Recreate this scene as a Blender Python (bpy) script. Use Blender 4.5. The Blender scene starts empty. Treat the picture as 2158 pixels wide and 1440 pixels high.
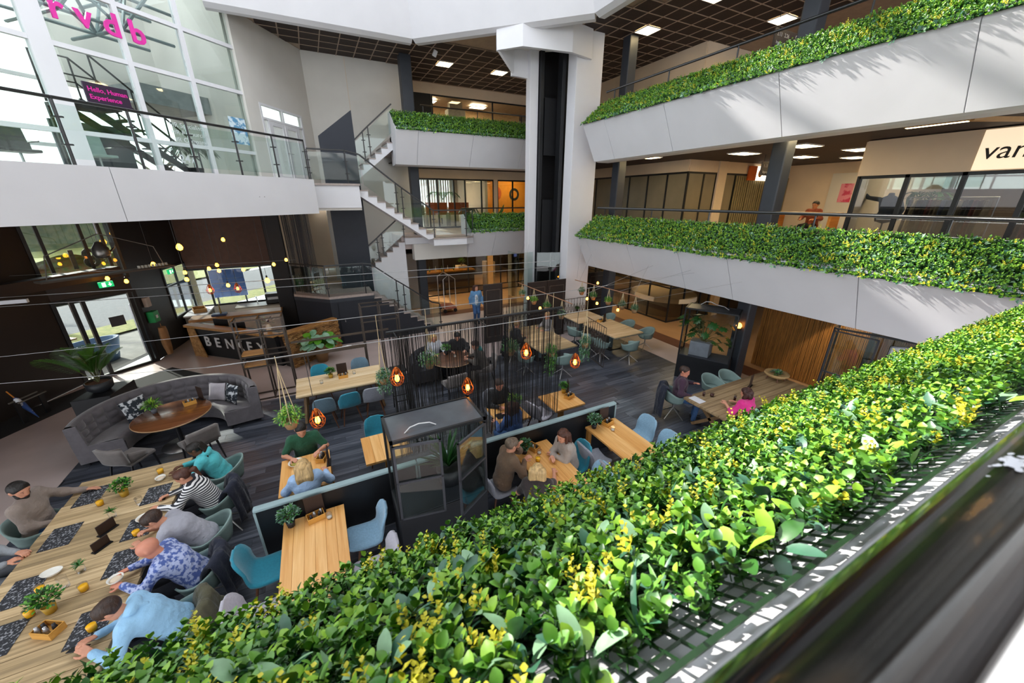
import bpy, bmesh, math, random
import numpy as np
from mathutils import Vector, Matrix
random.seed(7)
RNG = np.random.default_rng(7)
SC = bpy.context.scene
COL = SC.collection
R = math.radians

# ------------------------------------------------------------------ camera
EYE = 5.0
PITCH, YAW = R(20.74), R(27.0)
cam_d = bpy.data.cameras.new('camera')
cam_d.sensor_width = 36.0
cam_d.sensor_fit = 'HORIZONTAL'
cam_d.lens = 790.0 / 2158.0 * 36.0
cam_d.clip_start = 0.02
cam_d.clip_end = 300
cam_d.dof.use_dof = True
cam_d.dof.focus_distance = 4.2
cam_d.dof.aperture_fstop = 5.0
cam = bpy.data.objects.new('camera', cam_d)
COL.objects.link(cam)
cam.location = (0, 0, EYE)
cam.rotation_euler = (math.pi / 2 - PITCH, 0, -YAW)
SC.camera = cam

# ------------------------------------------------------------------ world, sun, exposure
SUN_DIR = Vector((0.9, -1.35, -1.0)).normalized()
w = bpy.data.worlds.new('world')
SC.world = w
w.use_nodes = True
nt = w.node_tree
bg = nt.nodes['Background']
sky = nt.nodes.new('ShaderNodeTexSky')
sky.sky_type = 'HOSEK_WILKIE'
sky.sun_direction = -SUN_DIR
sky.turbidity = 5.0
sky.ground_albedo = 0.4
mixs = nt.nodes.new('ShaderNodeMix'); mixs.data_type = 'RGBA'
mixs.inputs[0].default_value = 0.72
mixs.inputs[7].default_value = (0.90, 0.95, 1.0, 1)
nt.links.new(sky.outputs[0], mixs.inputs[6])
nt.links.new(mixs.outputs[2], bg.inputs[0])
bg.inputs[1].default_value = 3.0
sun_d = bpy.data.lights.new('sun', 'SUN')
sun_d.energy = 6.8
sun_d.angle = R(1.6)
sun_d.color = (1.0, 0.95, 0.86)
sun = bpy.data.objects.new('sun', sun_d)
COL.objects.link(sun)
sun.rotation_euler = SUN_DIR.to_track_quat('-Z', 'Y').to_euler()
sun.location = (-8, 14, 25)
SC.view_settings.view_transform = 'Standard'
SC.view_settings.look = 'None'
SC.view_settings.exposure = 0.5
SC.view_settings.gamma = 1.0
SC.view_settings.use_curve_mapping = False
SC.cycles.use_denoising = True
SC.cycles.max_bounces = 7
SC.cycles.diffuse_bounces = 4
SC.cycles.glossy_bounces = 3
SC.cycles.transmission_bounces = 5
SC.cycles.transparent_max_bounces = 14
SC.cycles.caustics_reflective = False
SC.cycles.caustics_refractive = False
SC.cycles.sample_clamp_indirect = 6.0

# ------------------------------------------------------------------ materials
MATS = {}
def lin(c):
    """8-bit sRGB hex string -> linear"""
    if isinstance(c, str):
        c = [int(c[i:i + 2], 16) / 255 for i in (0, 2, 4)]
        return [x / 12.92 if x <= .04045 else ((x + .055) / 1.055) ** 2.4 for x in c]
    return list(c)

def new_mat(name):
    m = bpy.data.materials.new(name)
    m.use_nodes = True
    MATS[name] = m
    return m, m.node_tree, m.node_tree.nodes['Principled BSDF']

def mat(name, col, rough=.6, metal=0.0, spec=.4, var=.10, vs=6.0, bump=0.0, bs=60.0, stretch=(1, 1, 1), col2=None, thr=(.35, .65), sheen=0.0, coat=0.0):
    if name in MATS: return MATS[name]
    m, t, b = new_mat(name)
    c = lin(col)
    tc = t.nodes.new('ShaderNodeTexCoord')
    mp = t.nodes.new('ShaderNodeMapping')
    mp.inputs['Scale'].default_value = stretch
    t.links.new(tc.outputs['Object'], mp.inputs[0])
    nz = t.nodes.new('ShaderNodeTexNoise')
    nz.inputs['Scale'].default_value = vs
    nz.inputs['Detail'].default_value = 5
    t.links.new(mp.outputs[0], nz.inputs[0])
    rp = t.nodes.new('ShaderNodeValToRGB')
    rp.color_ramp.elements[0].position = thr[0]
    rp.color_ramp.elements[1].position = thr[1]
    c2 = lin(col2) if col2 is not None else [min(1, x * (1 + var)) for x in c]
    c1 = c if col2 is not None else [x * (1 - var) for x in c]
    rp.color_ramp.elements[0].color = (*c1, 1)
    rp.color_ramp.elements[1].color = (*c2, 1)
    t.links.new(nz.outputs[0], rp.inputs[0])
    t.links.new(rp.outputs[0], b.inputs['Base Color'])
    b.inputs['Roughness'].default_value = rough
    b.inputs['Metallic'].default_value = metal
    b.inputs['Specular IOR Level'].default_value = spec
    if sheen: b.inputs['Sheen Weight'].default_value = sheen
    if coat:
        b.inputs['Coat Weight'].default_value = coat
        b.inputs['Coat Roughness'].default_value = .15
    if bump:
        n2 = t.nodes.new('ShaderNodeTexNoise')
        n2.inputs['Scale'].default_value = bs
        n2.inputs['Detail'].default_value = 4
        t.links.new(mp.outputs[0], n2.inputs[0])
        bp = t.nodes.new('ShaderNodeBump')
        bp.inputs['Strength'].default_value = bump
        bp.inputs['Distance'].default_value = .02 if bs > 15 else .045
        t.links.new(n2.outputs[0], bp.inputs['Height'])
        t.links.new(bp.outputs[0], b.inputs['Normal'])
    return m

def wood(name, col, col2, rough=.45, scale=3.0, along='x', coat=0.0):
    s = {'x': (.35, 6, 6), 'y': (6, .35, 6), 'z': (6, 6, .35)}[along]
    m = mat(name, col, rough, 0, .4, 0, scale, .12, 22, s, col2, (.32, .68), coat=coat)
    return m

def plank_mat(name, cols, rough=.45, along='x', seam=None):
    """wood whose tone differs from piece to piece (Object Info random)"""
    m, t, b = new_mat(name)
    tc = t.nodes.new('ShaderNodeTexCoord'); oi = t.nodes.new('ShaderNodeObjectInfo')
    mp = t.nodes.new('ShaderNodeMapping')
    mp.inputs['Scale'].default_value = {'x': (.5, 9, 9), 'y': (9, .5, 9)}[along]
    ad = t.nodes.new('ShaderNodeVectorMath'); ad.operation = 'ADD'
    cmb = t.nodes.new('ShaderNodeCombineXYZ')
    ml = t.nodes.new('ShaderNodeMath'); ml.operation = 'MULTIPLY'; ml.inputs[1].default_value = 57.0
    gm = t.nodes.new('ShaderNodeNewGeometry'); su = t.nodes.new('ShaderNodeMath'); su.operation = 'ADD'
    fr = t.nodes.new('ShaderNodeMath'); fr.operation = 'FRACT'
    t.links.new(oi.outputs['Random'], su.inputs[0]); t.links.new(gm.outputs['Random Per Island'], su.inputs[1]); t.links.new(su.outputs[0], fr.inputs[0])
    t.links.new(fr.outputs[0], ml.inputs[0])
    for i in range(3): t.links.new(ml.outputs[0], cmb.inputs[i])
    t.links.new(tc.outputs['Object'], mp.inputs[0])
    t.links.new(mp.outputs[0], ad.inputs[0]); t.links.new(cmb.outputs[0], ad.inputs[1])
    nz = t.nodes.new('ShaderNodeTexNoise'); nz.inputs['Scale'].default_value = 2.2; nz.inputs['Detail'].default_value = 6
    nz.inputs['Distortion'].default_value = .6
    t.links.new(ad.outputs[0], nz.inputs[0])
    mx = t.nodes.new('ShaderNodeMath'); mx.operation = 'MULTIPLY_ADD'
    mx.inputs[1].default_value = .42; 
    t.links.new(fr.outputs[0], mx.inputs[0])
    sc = t.nodes.new('ShaderNodeMath'); sc.operation = 'MULTIPLY_ADD'; sc.inputs[1].default_value = 1.25; sc.inputs[2].default_value = -.32
    t.links.new(nz.outputs[0], sc.inputs[0]); t.links.new(sc.outputs[0], mx.inputs[2])
    rp = t.nodes.new('ShaderNodeValToRGB')
    els = rp.color_ramp.elements
    while len(els) < len(cols): els.new(.5)
    for i, c in enumerate(cols):
        els[i].position = .1 + .8 * i / (len(cols) - 1)
        els[i].color = (*lin(c), 1)
    t.links.new(mx.outputs[0], rp.inputs[0])
    t.links.new(rp.outputs[0], b.inputs['Base Color'])
    b.inputs['Roughness'].default_value = rough
    bp = t.nodes.new('ShaderNodeBump'); bp.inputs['Strength'].default_value = .08; bp.inputs['Distance'].default_value = .01
    t.links.new(nz.outputs[0], bp.inputs['Height']); t.links.new(bp.outputs[0], b.inputs['Normal'])
    return m

def glass(name, tint=(.93, .97, .96), fac=.12, rough=.02):
    """thin architectural pane: mostly see-through with a fresnel reflection"""
    m = bpy.data.materials.new(name); m.use_nodes = True; MATS[name] = m
    t = m.node_tree; t.nodes.clear()
    o = t.nodes.new('ShaderNodeOutputMaterial'); mx = t.nodes.new('ShaderNodeMixShader')
    tr = t.nodes.new('ShaderNodeBsdfTransparent'); gl = t.nodes.new('ShaderNodeBsdfGlossy')
    lw = t.nodes.new('ShaderNodeLayerWeight'); lw.inputs[0].default_value = .25
    nz = t.nodes.new('ShaderNodeTexNoise'); nz.inputs['Scale'].default_value = .8
    ma = t.nodes.new('ShaderNodeMath'); ma.operation = 'MULTIPLY_ADD'; ma.inputs[1].default_value = .55; ma.inputs[2].default_value = fac
    t.links.new(lw.outputs['Fresnel'], ma.inputs[0])
    tr.inputs[0].default_value = (*tint, 1)
    gl.inputs['Roughness'].default_value = rough
    bp = t.nodes.new('ShaderNodeBump'); bp.inputs['Strength'].default_value = .02
    t.links.new(nz.outputs[0], bp.inputs['Height']); t.links.new(bp.outputs[0], gl.inputs['Normal'])
    t.links.new(ma.outputs[0], mx.inputs[0]); t.links.new(tr.outputs[0], mx.inputs[1]); t.links.new(gl.outputs[0], mx.inputs[2])
    t.links.new(mx.outputs[0], o.inputs[0])
    return m

def emit(name, col, strength):
    m, t, b = new_mat(name)
    nz = t.nodes.new('ShaderNodeTexNoise'); nz.inputs['Scale'].default_value = 3
    b.inputs['Base Color'].default_value = (*lin(col), 1)
    b.inputs['Emission Color'].default_value = (*lin(col), 1)
    ma = t.nodes.new('ShaderNodeMath'); ma.operation = 'MULTIPLY_ADD'; ma.inputs[1].default_value = .1 * strength; ma.inputs[2].default_value = .95 * strength
    t.links.new(nz.outputs[0], ma.inputs[0]); t.links.new(ma.outputs[0], b.inputs['Emission Strength'])
    return m

# ------------------------------------------------------------------ mesh building
def frame_of(d, hint=(0, 0, 1)):
    d = Vector(d).normalized(); h = Vector(hint)
    if abs(d.dot(h)) > .98: h = Vector((1, 0, 0))
    a = d.cross(h).normalized(); b = a.cross(d).normalized()
    return a, b

class MB:
    def __init__(s): s.v = []; s.f = []; s.m = []
    def add(s, vs, fs, mi=0):
        o = len(s.v)
        s.v += [tuple(v) for v in vs]
        for f in fs: s.f.append(tuple(i + o for i in f)); s.m.append(mi)
        return s
    def box(s, c, d, rz=0, rot=None, mi=0):
        x, y, z = d[0] / 2, d[1] / 2, d[2] / 2
        vs = [Vector((sx * x, sy * y, sz * z)) for sz in (-1, 1) for sy in (-1, 1) for sx in (-1, 1)]
        if rot is not None: vs = [rot @ v for v in vs]
        elif rz: M = Matrix.Rotation(rz, 3, 'Z'); vs = [M @ v for v in vs]
        vs = [v + Vector(c) for v in vs]
        return s.add(vs, [(0, 2, 3, 1), (4, 5, 7, 6), (0, 1, 5, 4), (2, 6, 7, 3), (0, 4, 6, 2), (1, 3, 7, 5)], mi)
    def bb(s, x0, x1, y0, y1, z0, z1, mi=0):
        return s.box(((x0 + x1) / 2, (y0 + y1) / 2, (z0 + z1) / 2), (abs(x1 - x0), abs(y1 - y0), abs(z1 - z0)), mi=mi)
    def bar(s, p, q, w, h, mi=0):
        """rectangular bar from p to q; w sideways, h upwards"""
        p, q = Vector(p), Vector(q); a, b = frame_of(q - p)
        vs = []
        for e in (p, q):
            for sa, sb in ((-1, -1), (1, -1), (1, 1), (-1, 1)): vs.append(e + a * sa * w / 2 + b * sb * h / 2)
        return s.add(vs, [(0, 1, 2, 3), (7, 6, 5, 4), (0, 4, 5, 1), (1, 5, 6, 2), (2, 6, 7, 3), (3, 7, 4, 0)], mi)
    def tube(s, pts, r, n=8, mi=0, closed=False, caps=True):
        pts = [Vector(p) for p in pts]; k = len(pts); rs = r if isinstance(r, (list, tuple)) else [r] * k
        vs = []; fs = []; a = None
        for i, p in enumerate(pts):
            if closed: d = pts[(i + 1) % k] - pts[i - 1]
            else: d = pts[min(i + 1, k - 1)] - pts[max(i - 1, 0)]
            if d.length < 1e-9: d = Vector((0, 0, 1))
            d.normalize()
            if a is None: a, b = frame_of(d)
            else:
                a = (a - d * a.dot(d))
                if a.length < 1e-6: a, b = frame_of(d)
                a.normalize(); b = a.cross(d)
            for j in range(n):
                t = 2 * math.pi * j / n
                vs.append(p + (a * math.cos(t) + b * math.sin(t)) * rs[i])
        m = k if closed else k - 1
        for i in range(m):
            for j in range(n):
                i2 = (i + 1) % k; j2 = (j + 1) % n
                fs.append((i * n + j, i2 * n + j, i2 * n + j2, i * n + j2))
        if caps and not closed:
            fs.append(tuple(range(n - 1, -1, -1))); fs.append(tuple((k - 1) * n + j for j in range(n)))
        return s.add(vs, fs, mi)
    def lathe(s, prof, n=16, c=(0, 0, 0), mi=0, sx=1, sy=1):
        vs = []; fs = []; k = len(prof)
        for r, z in prof:
            for j in range(n):
                t = 2 * math.pi * j / n
                vs.append((c[0] + r * math.cos(t) * sx, c[1] + r * math.sin(t) * sy, c[2] + z))
        for i in range(k - 1):
            for j in range(n):
                j2 = (j + 1) % n
                fs.append((i * n + j, i * n + j2, (i + 1) * n + j2, (i + 1) * n + j))
        if prof[0][0] > 1e-5: fs.append(tuple(range(n - 1, -1, -1)))
        if prof[-1][0] > 1e-5: fs.append(tuple((k - 1) * n + j for j in range(n)))
        return s.add(vs, fs, mi)
    def prism(s, poly, z0, z1, mi=0):
        n = len(poly)
        ar = sum(poly[i][0] * poly[(i + 1) % n][1] - poly[(i + 1) % n][0] * poly[i][1] for i in range(n))
        if ar < 0: poly = poly[::-1]
        vs = [(x, y, z0) for x, y in poly] + [(x, y, z1) for x, y in poly]
        fs = [tuple(range(n - 1, -1, -1)), tuple(range(n, 2 * n))] + [(i, (i + 1) % n, n + (i + 1) % n, n + i) for i in range(n)]
        return s.add(vs, fs, mi)
    def extrude(s, poly3, d, mi=0):
        """planar 3-d polygon pushed along d"""
        n = len(poly3); d = Vector(d); P = [Vector(p) for p in poly3]
        vs = P + [p + d for p in P]
        nrm = Vector((0, 0, 0))
        for i in range(n): nrm += P[i].cross(P[(i + 1) % n])
        fs = [tuple(range(n - 1, -1, -1)), tuple(range(n, 2 * n))] + [(i, (i + 1) % n, n + (i + 1) % n, n + i) for i in range(n)]
        if nrm.dot(d) < 0: fs = [tuple(reversed(f)) for f in fs]
        return s.add(vs, fs, mi)
    def quad(s, a, b, c, d, mi=0): return s.add([a, b, c, d], [(0, 1, 2, 3)], mi)
    def grid(s, fn, nu, nv, mi=0, cu=False):
        vs = [fn(i / (nu if cu else nu - 1), j / (nv - 1)) for i in range(nu) for j in range(nv)]
        fs = []
        for i in range(nu if cu else nu - 1):
            for j in range(nv - 1):
                i2 = (i + 1) % nu
                fs.append((i * nv + j, i2 * nv + j, i2 * nv + j + 1, i * nv + j + 1))
        return s.add(vs, fs, mi)
    def merge(s, o, M=None, mi=None):
        vs = [tuple(M @ Vector(v)) for v in o.v] if M is not None else o.v
        k = len(s.v); s.v += vs
        for f, m in zip(o.f, o.m): s.f.append(tuple(i + k for i in f)); s.m.append(m if mi is None else mi)
        return s
    def mesh(s, name, mats, smooth=False):
        me = bpy.data.meshes.new(name)
        me.from_pydata(s.v, [], s.f)
        if not isinstance(mats, (list, tuple)): mats = [mats]
        for m in mats: me.materials.append(m)
        if len(mats) > 1: me.polygons.foreach_set('material_index', s.m)
        if smooth: me.polygons.foreach_set('use_smooth', [True] * len(me.polygons))
        me.update()
        return me
    def build(s, name, mats, parent=None, smooth=False, bevel=0, seg=2, sub=0, loc=None):
        return obj(name, s.mesh(name, mats, smooth), parent, bevel, seg, sub, loc)

def obj(name, me, parent=None, bevel=0, seg=2, sub=0, loc=None):
    o = bpy.data.objects.new(name, me)
    COL.objects.link(o)
    if parent is not None: o.parent = parent
    if loc is not None: o.location = loc
    if bevel:
        b = o.modifiers.new('bevel', 'BEVEL'); b.width = bevel; b.segments = seg; b.limit_method = 'ANGLE'; b.angle_limit = R(35)
    if sub:
        b = o.modifiers.new('sub', 'SUBSURF'); b.levels = sub; b.render_levels = sub
    return o

def np_mesh(name, V, F, mi, mats, smooth=False):
    """fast mesh from arrays; F is (n,3) or (n,4)"""
    me = bpy.data.meshes.new(name)
    n, k = F.shape
    me.vertices.add(len(V)); me.vertices.foreach_set('co', np.ascontiguousarray(V, dtype=np.float32).ravel())
    me.loops.add(n * k); me.loops.foreach_set('vertex_index', np.ascontiguousarray(F, dtype=np.int32).ravel())
    me.polygons.add(n); me.polygons.foreach_set('loop_start', np.arange(0, n * k, k, dtype=np.int32))
    for m in mats: me.materials.append(m)
    if mi is not None: me.polygons.foreach_set('material_index', np.ascontiguousarray(mi, dtype=np.int32))
    if smooth: me.polygons.foreach_set('use_smooth', np.ones(n, dtype=bool))
    me.update(calc_edges=True); me.validate()
    return me

def tag(o, label, cat, group=None):
    o['label'] = label; o['category'] = cat
    if group: o['group'] = group
    return o
def struct(o, label=None):
    o['kind'] = 'structure'
    if label: o['label'] = label
    return o
def stuff(o): o['kind'] = 'stuff'; return o
def thing(name, label, cat, loc=(0, 0, 0), rz=0, group=None):
    o = bpy.data.objects.new(name, None); COL.objects.link(o)
    o.empty_display_size = .1
    o.location = loc; o.rotation_euler = (0, 0, rz)
    return tag(o, label, cat, group)
def dup(root, loc=None, rz=None, label=None, group=None):
    r = root.copy(); COL.objects.link(r)
    if loc is not None: r.location = loc
    if rz is not None: r.rotation_euler = (0, 0, rz)
    if label: r['label'] = label
    if group: r['group'] = group
    for ch in root.children:
        c = ch.copy(); COL.objects.link(c); c.parent = r
        for g_ in ch.children:
            d = g_.copy(); COL.objects.link(d); d.parent = c
    return r
ORD = 'first second third fourth fifth sixth seventh eighth ninth tenth eleventh twelfth thirteenth fourteenth fifteenth sixteenth'.split()
def text_mesh(s, size=1.0, ext=.004, bold=False, res=3, shear=0.0):
    cu = bpy.data.curves.new('lettering', 'FONT'); cu.body = s; cu.size = size; cu.extrude = ext; cu.resolution_u = res
    cu.align_x = 'LEFT'; cu.shear = shear
    if bold: cu.offset = size * .018
    o = bpy.data.objects.new('lettering', cu); COL.objects.link(o)
    bpy.context.view_layer.update()
    me = bpy.data.meshes.new_from_object(o.evaluated_get(bpy.context.evaluated_depsgraph_get()))
    bpy.data.objects.remove(o); bpy.data.curves.remove(cu)
    return me
def lettering(s, size, m, origin, xdir, ydir, parent, name='lettering', ext=.004, bold=False, shear=0.0):
    me = text_mesh(s, size, ext, bold, shear=shear); me.materials.clear(); me.materials.append(m)
    X, Y = Vector(xdir).normalized(), Vector(ydir).normalized(); Z = X.cross(Y)
    M = Matrix((X, Y, Z)).transposed().to_4x4(); M.translation = Vector(origin)
    me.transform(M)
    if X.cross(Y).length < .1: pass
    return obj(name, me, parent)
# ------------------------------------------------------------------ shared materials
white = mat('white_paint', 'D6D6DB', .45, var=.02, vs=1.5)
white_wall = mat('white_plaster', 'CFCCC7', .8, var=.03, vs=1.2, bump=.05, bs=90)
cream = mat('cream_plaster', 'D9C7B0', .8, var=.04, vs=1.3)
tan_wall = mat('tan_plaster', 'C49A68', .8, var=.04)
char = mat('charcoal_paint', '33373F', .45, var=.06, vs=3)
black_steel = mat('black_steel', '17181B', .4, var=.15, vs=8)
black_matte = mat('black_matte', '15161A', .6, var=.12, vs=3)
dark_brown = mat('dark_brown_panel', '2A2220', .6, var=.12, vs=2)
rail_black = mat('black_rail_gloss', '1B1C1F', .28, var=.12, vs=9, spec=.6)
grid_metal = mat('ceiling_grid_metal', 'A08C7A', .5, var=.08)
tile_m = mat('ceiling_tile_brown', '332824', .75, var=.12, vs=4, bump=.1, bs=120)
pink_floor = mat('polished_floor_rose', 'B8A8A4', .32, var=.06, vs=1.6, bump=.02, bs=40)
tan_floor = mat('polished_floor_tan', 'B58E6A', .35, var=.06, vs=1.4)
band_brown = mat('floor_band_brown', '6A4638', .4, var=.08, vs=3)
stone = mat('stone_tread', 'A39690', .5, var=.10, vs=14)
pane_m = glass('clear_pane', (.93, .97, .95), .05)
pane_dark = glass('smoked_pane', (.84, .80, .72), .07)
pane_green = glass('green_edge_pane', (.90, .955, .94), .04)
lamp_warm = emit('warm_light_panel', 'FFE2A8', 15.0)
lamp_white = emit('neutral_light_panel', 'FFEBC8', 17.0)
steel = mat('brushed_steel', 'B4B4B6', .3, 1.0, var=.06, vs=20)
chrome = mat('chrome', 'D8D8DA', .12, 1.0, var=.02)
plank_dark = plank_mat('charcoal_floor_plank', ['23262D', '343841', '474B55', '63666F'], .34)

# ------------------------------------------------------------------ floor
fl = struct(MB().prism([(-9.7, -3), (-9.7, 6.8), (-6.55, 14.4), (-5.25, 15.5), (-4.85, 19), (-1.3, 19), (.6, 18.3), (.6, 27), (22, 27), (22, -3)], -.2, 0).build('floor', pink_floor), 'rose polished floor of the atrium')
MB().bb(-5.0, 9.8, 2.5, 10.76, .0005, .004).build('plank_underlay', black_matte, fl)
MB().bb(2.6, 22, 16.15, 16.8, .0005, .003).build('floor_band', band_brown, fl)
MB().bb(2.6, 22, 16.8, 25.5, .0005, .003).build('floor_tan_field', tan_floor, fl)
MB().bb(11.05, 11.7, -3, 16.15, .0005, .003).build('floor_band', band_brown, fl)
MB().bb(11.7, 22, -3, 16.15, .0005, .003).build('floor_tan_field', tan_floor, fl)
PLW, PLZ = .186, .011
lens_ = [1.32, 1.18, 1.05]
plm = []
for L in lens_:
    plm.append(MB().bb(0, L - .004, 0, PLW - .004, .004, PLZ).mesh('plank', plank_dark))
rows = []
y = 3.2; k = 0
while y < 10.74:
    x = -5.0 + .004 - (k * .437) % 1.1
    while x < 9.8:
        L = random.randrange(3)
        x0 = max(x, -5.0); x1 = min(x + lens_[L], 9.8)
        rows.append((x, y, L, x0, x1)); x += lens_[L]
    y += PLW; k += 1
def seen(r):   # distance to the spot the photo looks at from the balcony
    return (r[1] < 4.3) * 50 + math.hypot(r[0] + .6, r[1])
rows.sort(key=seen)
rest = MB(); cnt = 0
for x, y, L, x0, x1 in rows:
    full = x0 == x and x1 == x + lens_[L]
    if full and cnt < 296:
        o = obj('plank', plm[L], fl); o.location = (x, y, 0); cnt += 1
    elif x1 - x0 > .05: rest.bb(x0, x1 - .004, y, min(y + PLW - .004, 10.75), .004, PLZ)
stuff(rest.build('far_planks', plank_dark, fl))
MB().prism([(-3.3, 13.1), (-4.7, 14.6), (-5.6, 13.8), (-4.9, 12.4)], .0005, .008).build('entrance_mat', mat('mat_black', '1C1B1D', .9, bump=.3, bs=200), fl)
MB().prism([(-6.3, 14.2), (-6.0, 13.2), (-8.0, 9.6), (-9.2, 10.2)], .0005, .008).build('entrance_mat', MATS['mat_black'], fl)

# ------------------------------------------------------------------ parapets of the balconies (t = outward from the rail, z above the level)
L1, L2 = 3.60, 7.15
PROF = [(-.16, .80), (.125, .82), (1.0, .20), (1.0, .14), (.45, -.91), (.30, -.95), (-.16, -.95)]
def parapet(label, mk, a0, a1, lvl, seams, ends=True):
    t = thing('balcony_parapet', label, 'balcony', mk(0, a0, lvl))
    base = Vector(mk(0, a0, lvl))
    def P(tt, a, z): return Vector(mk(tt, a, lvl + z)) - base
    core = [(tt - (.02 if 0 < tt else 0), z) for tt, z in PROF]
    m = MB(); n = len(core)
    m.extrude([P(tt, a0, z) for tt, z in core], Vector(mk(0, a1, 0)) - Vector(mk(0, a0, 0)))
    m.build('core', white, t)
    ss = [a0] + seams + [a1]
    for i in range(len(ss) - 1):
        p, q = ss[i] + .006, ss[i + 1] - .006
        if ss[i] > ss[i + 1]: p, q = ss[i] - .006, ss[i + 1] + .006
        d = Vector(mk(0, q, 0)) - Vector(mk(0, p, 0))
        pn = MB().extrude([P(1.0, p, .16), P(1.0, p, .10), P(.45, p, -.93), P(.425, p, -.93), P(.97, p, .10), P(.97, p, .16)], d)
        pn.build('fascia_panel', white, t, bevel=.004, seg=1)
    return t
mkE = lambda t, a, z: (9.46 - t, a, z)
mkN = lambda t, a, z: (a, 16.0 - t, z)
mkS = lambda t, a, z: (a, .03 + t, z)
parapet('white slanted balcony front of the first floor along the right side', mkE, 11.45, -3, L1, [10.9, 8.9, 7.0, 5.6, 3.1, 1.0])
parapet('white slanted balcony front of the second floor along the right side', mkE, 11.45, -3, L2, [10.4, 8.1, 5.3, 2.7, .4])
parapet('white slanted balcony front of the second floor behind the lift', mkN, 3.1, 9.6, L2, [3.9, 6.0, 8.2])
parapet('white slanted balcony front of the first floor behind the lift', mkN, 5.75, 9.6, L1, [6.9, 8.4])
parapet('white balcony ledge under the nearest hedge', mkS, -6.0, 8.3, L1, [-2.0, 1.0, 4.0])
parapet('white balcony front of the second floor above the viewer', mkS, -6.0, 8.3, L2, [-2.0, 1.0, 4.0])

def round_rail(label, pts, r, parent_posts=(), lvl=0):
    t = thing('hand_rail', label, 'railing', pts[0])
    b = Vector(pts[0])
    MB().tube([Vector(p) - b for p in pts], r, 18).build('rail', rail_black, t, smooth=True)
    for p in parent_posts:
        MB().tube([Vector((p[0], p[1], p[2])) - b, Vector((p[0], p[1], p[3])) - b], .018, 8).build('post', rail_black, t)
    return t
mr, t_, b_ = new_mat('worn_black_rail')
tc = t_.nodes.new('ShaderNodeTexCoord'); mp = t_.nodes.new('ShaderNodeMapping'); mp.inputs['Scale'].default_value = (2.5, 14, 14)
t_.links.new(tc.outputs['Object'], mp.inputs[0])
n1 = t_.nodes.new('ShaderNodeTexNoise'); n1.inputs['Scale'].default_value = 4; n1.inputs['Detail'].default_value = 7
t_.links.new(mp.outputs[0], n1.inputs[0])
rp = t_.nodes.new('ShaderNodeValToRGB'); e_ = rp.color_ramp.elements
e_[0].position = .56; e_[0].color = (.006, .006, .007, 1); e_[1].position = .70; e_[1].color = (.20, .11, .04, 1)
e_.new(.63).color = (.02, .014, .010, 1)
t_.links.new(n1.outputs[0], rp.inputs[0]); t_.links.new(rp.outputs[0], b_.inputs['Base Color'])
r2 = t_.nodes.new('ShaderNodeValToRGB'); r2.color_ramp.elements[0].color = (.07,) * 3 + (1,); r2.color_ramp.elements[1].color = (.24,) * 3 + (1,)
t_.links.new(n1.outputs[0], r2.inputs[0]); t_.links.new(r2.outputs[0], b_.inputs['Roughness'])
b_.inputs['Specular IOR Level'].default_value = .22
rail_near = thing('hand_rail', 'thick worn black tubular hand rail nearest the viewer', 'railing', (0, .0335, 4.715))
MB().tube([(-3, 0, 0), (8.3, 0, 0)], .040, 48).build('rail', mr, rail_near, smooth=True)
sp = MB()
for i in range(38):
    a = random.gauss(.30, .16); x = .59 + random.gauss(0, .016)
    r_ = random.uniform(.0015, .0048)
    c = Vector((x, .0402 * math.sin(a) + 0, .0402 * math.cos(a)))
    nn = Vector((0, math.sin(a), math.cos(a))); u = Vector((1, 0, 0)); v = nn.cross(u)
    ring = [c + (u * math.cos(q) * 1.3 + v * math.sin(q)) * r_ * random.uniform(.6, 1.2) for q in np.linspace(0, 2 * math.pi, 8)[:-1]]
    sp.add(ring, [tuple(range(7))])
stuff(sp.build('white_paint_splash', mat('splash_white', 'D5D9E6', .5), rail_near))
for i in range(9): MB().tube([(-2.6 + 1.3 * i, .01, -.04), (-2.6 + 1.3 * i, .01, -.3)], .016, 8).build('bracket', black_steel, rail_near)
round_rail('black hand rail above the first floor hedge on the right', [(9.46, 11.6, L1 + 1.115), (9.46, -2.5, L1 + 1.115)], .035, [(9.46, y_, L1 + .82, L1 + 1.11) for y_ in (11.2, 9, 7, 4.5, 2.5, .5)])
round_rail('black hand rail above the second floor hedge on the right', [(9.46, 11.6, L2 + 1.2), (9.46, -2.5, L2 + 1.2)], .03, [(9.46, y_, L2 + .82, L2 + 1.2) for y_ in (11.2, 9, 7, 4.5, 2.5, .5)])
round_rail('black hand rail above the first floor hedge behind the lift', [(5.75, 16, L1 + 1.05), (9.6, 16, L1 + 1.05)], .025, [(x_, 16, L1 + .8, L1 + 1.05) for x_ in (5.8, 7.4, 9)])
round_rail('black hand rail above the second floor hedge behind the lift', [(4.3, 16, L2 + 1.15), (9.6, 16, L2 + 1.15)], .025, [(x_, 16, L2 + .8, L2 + 1.15) for x_ in (4.4, 6.6, 8.6)])

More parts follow.
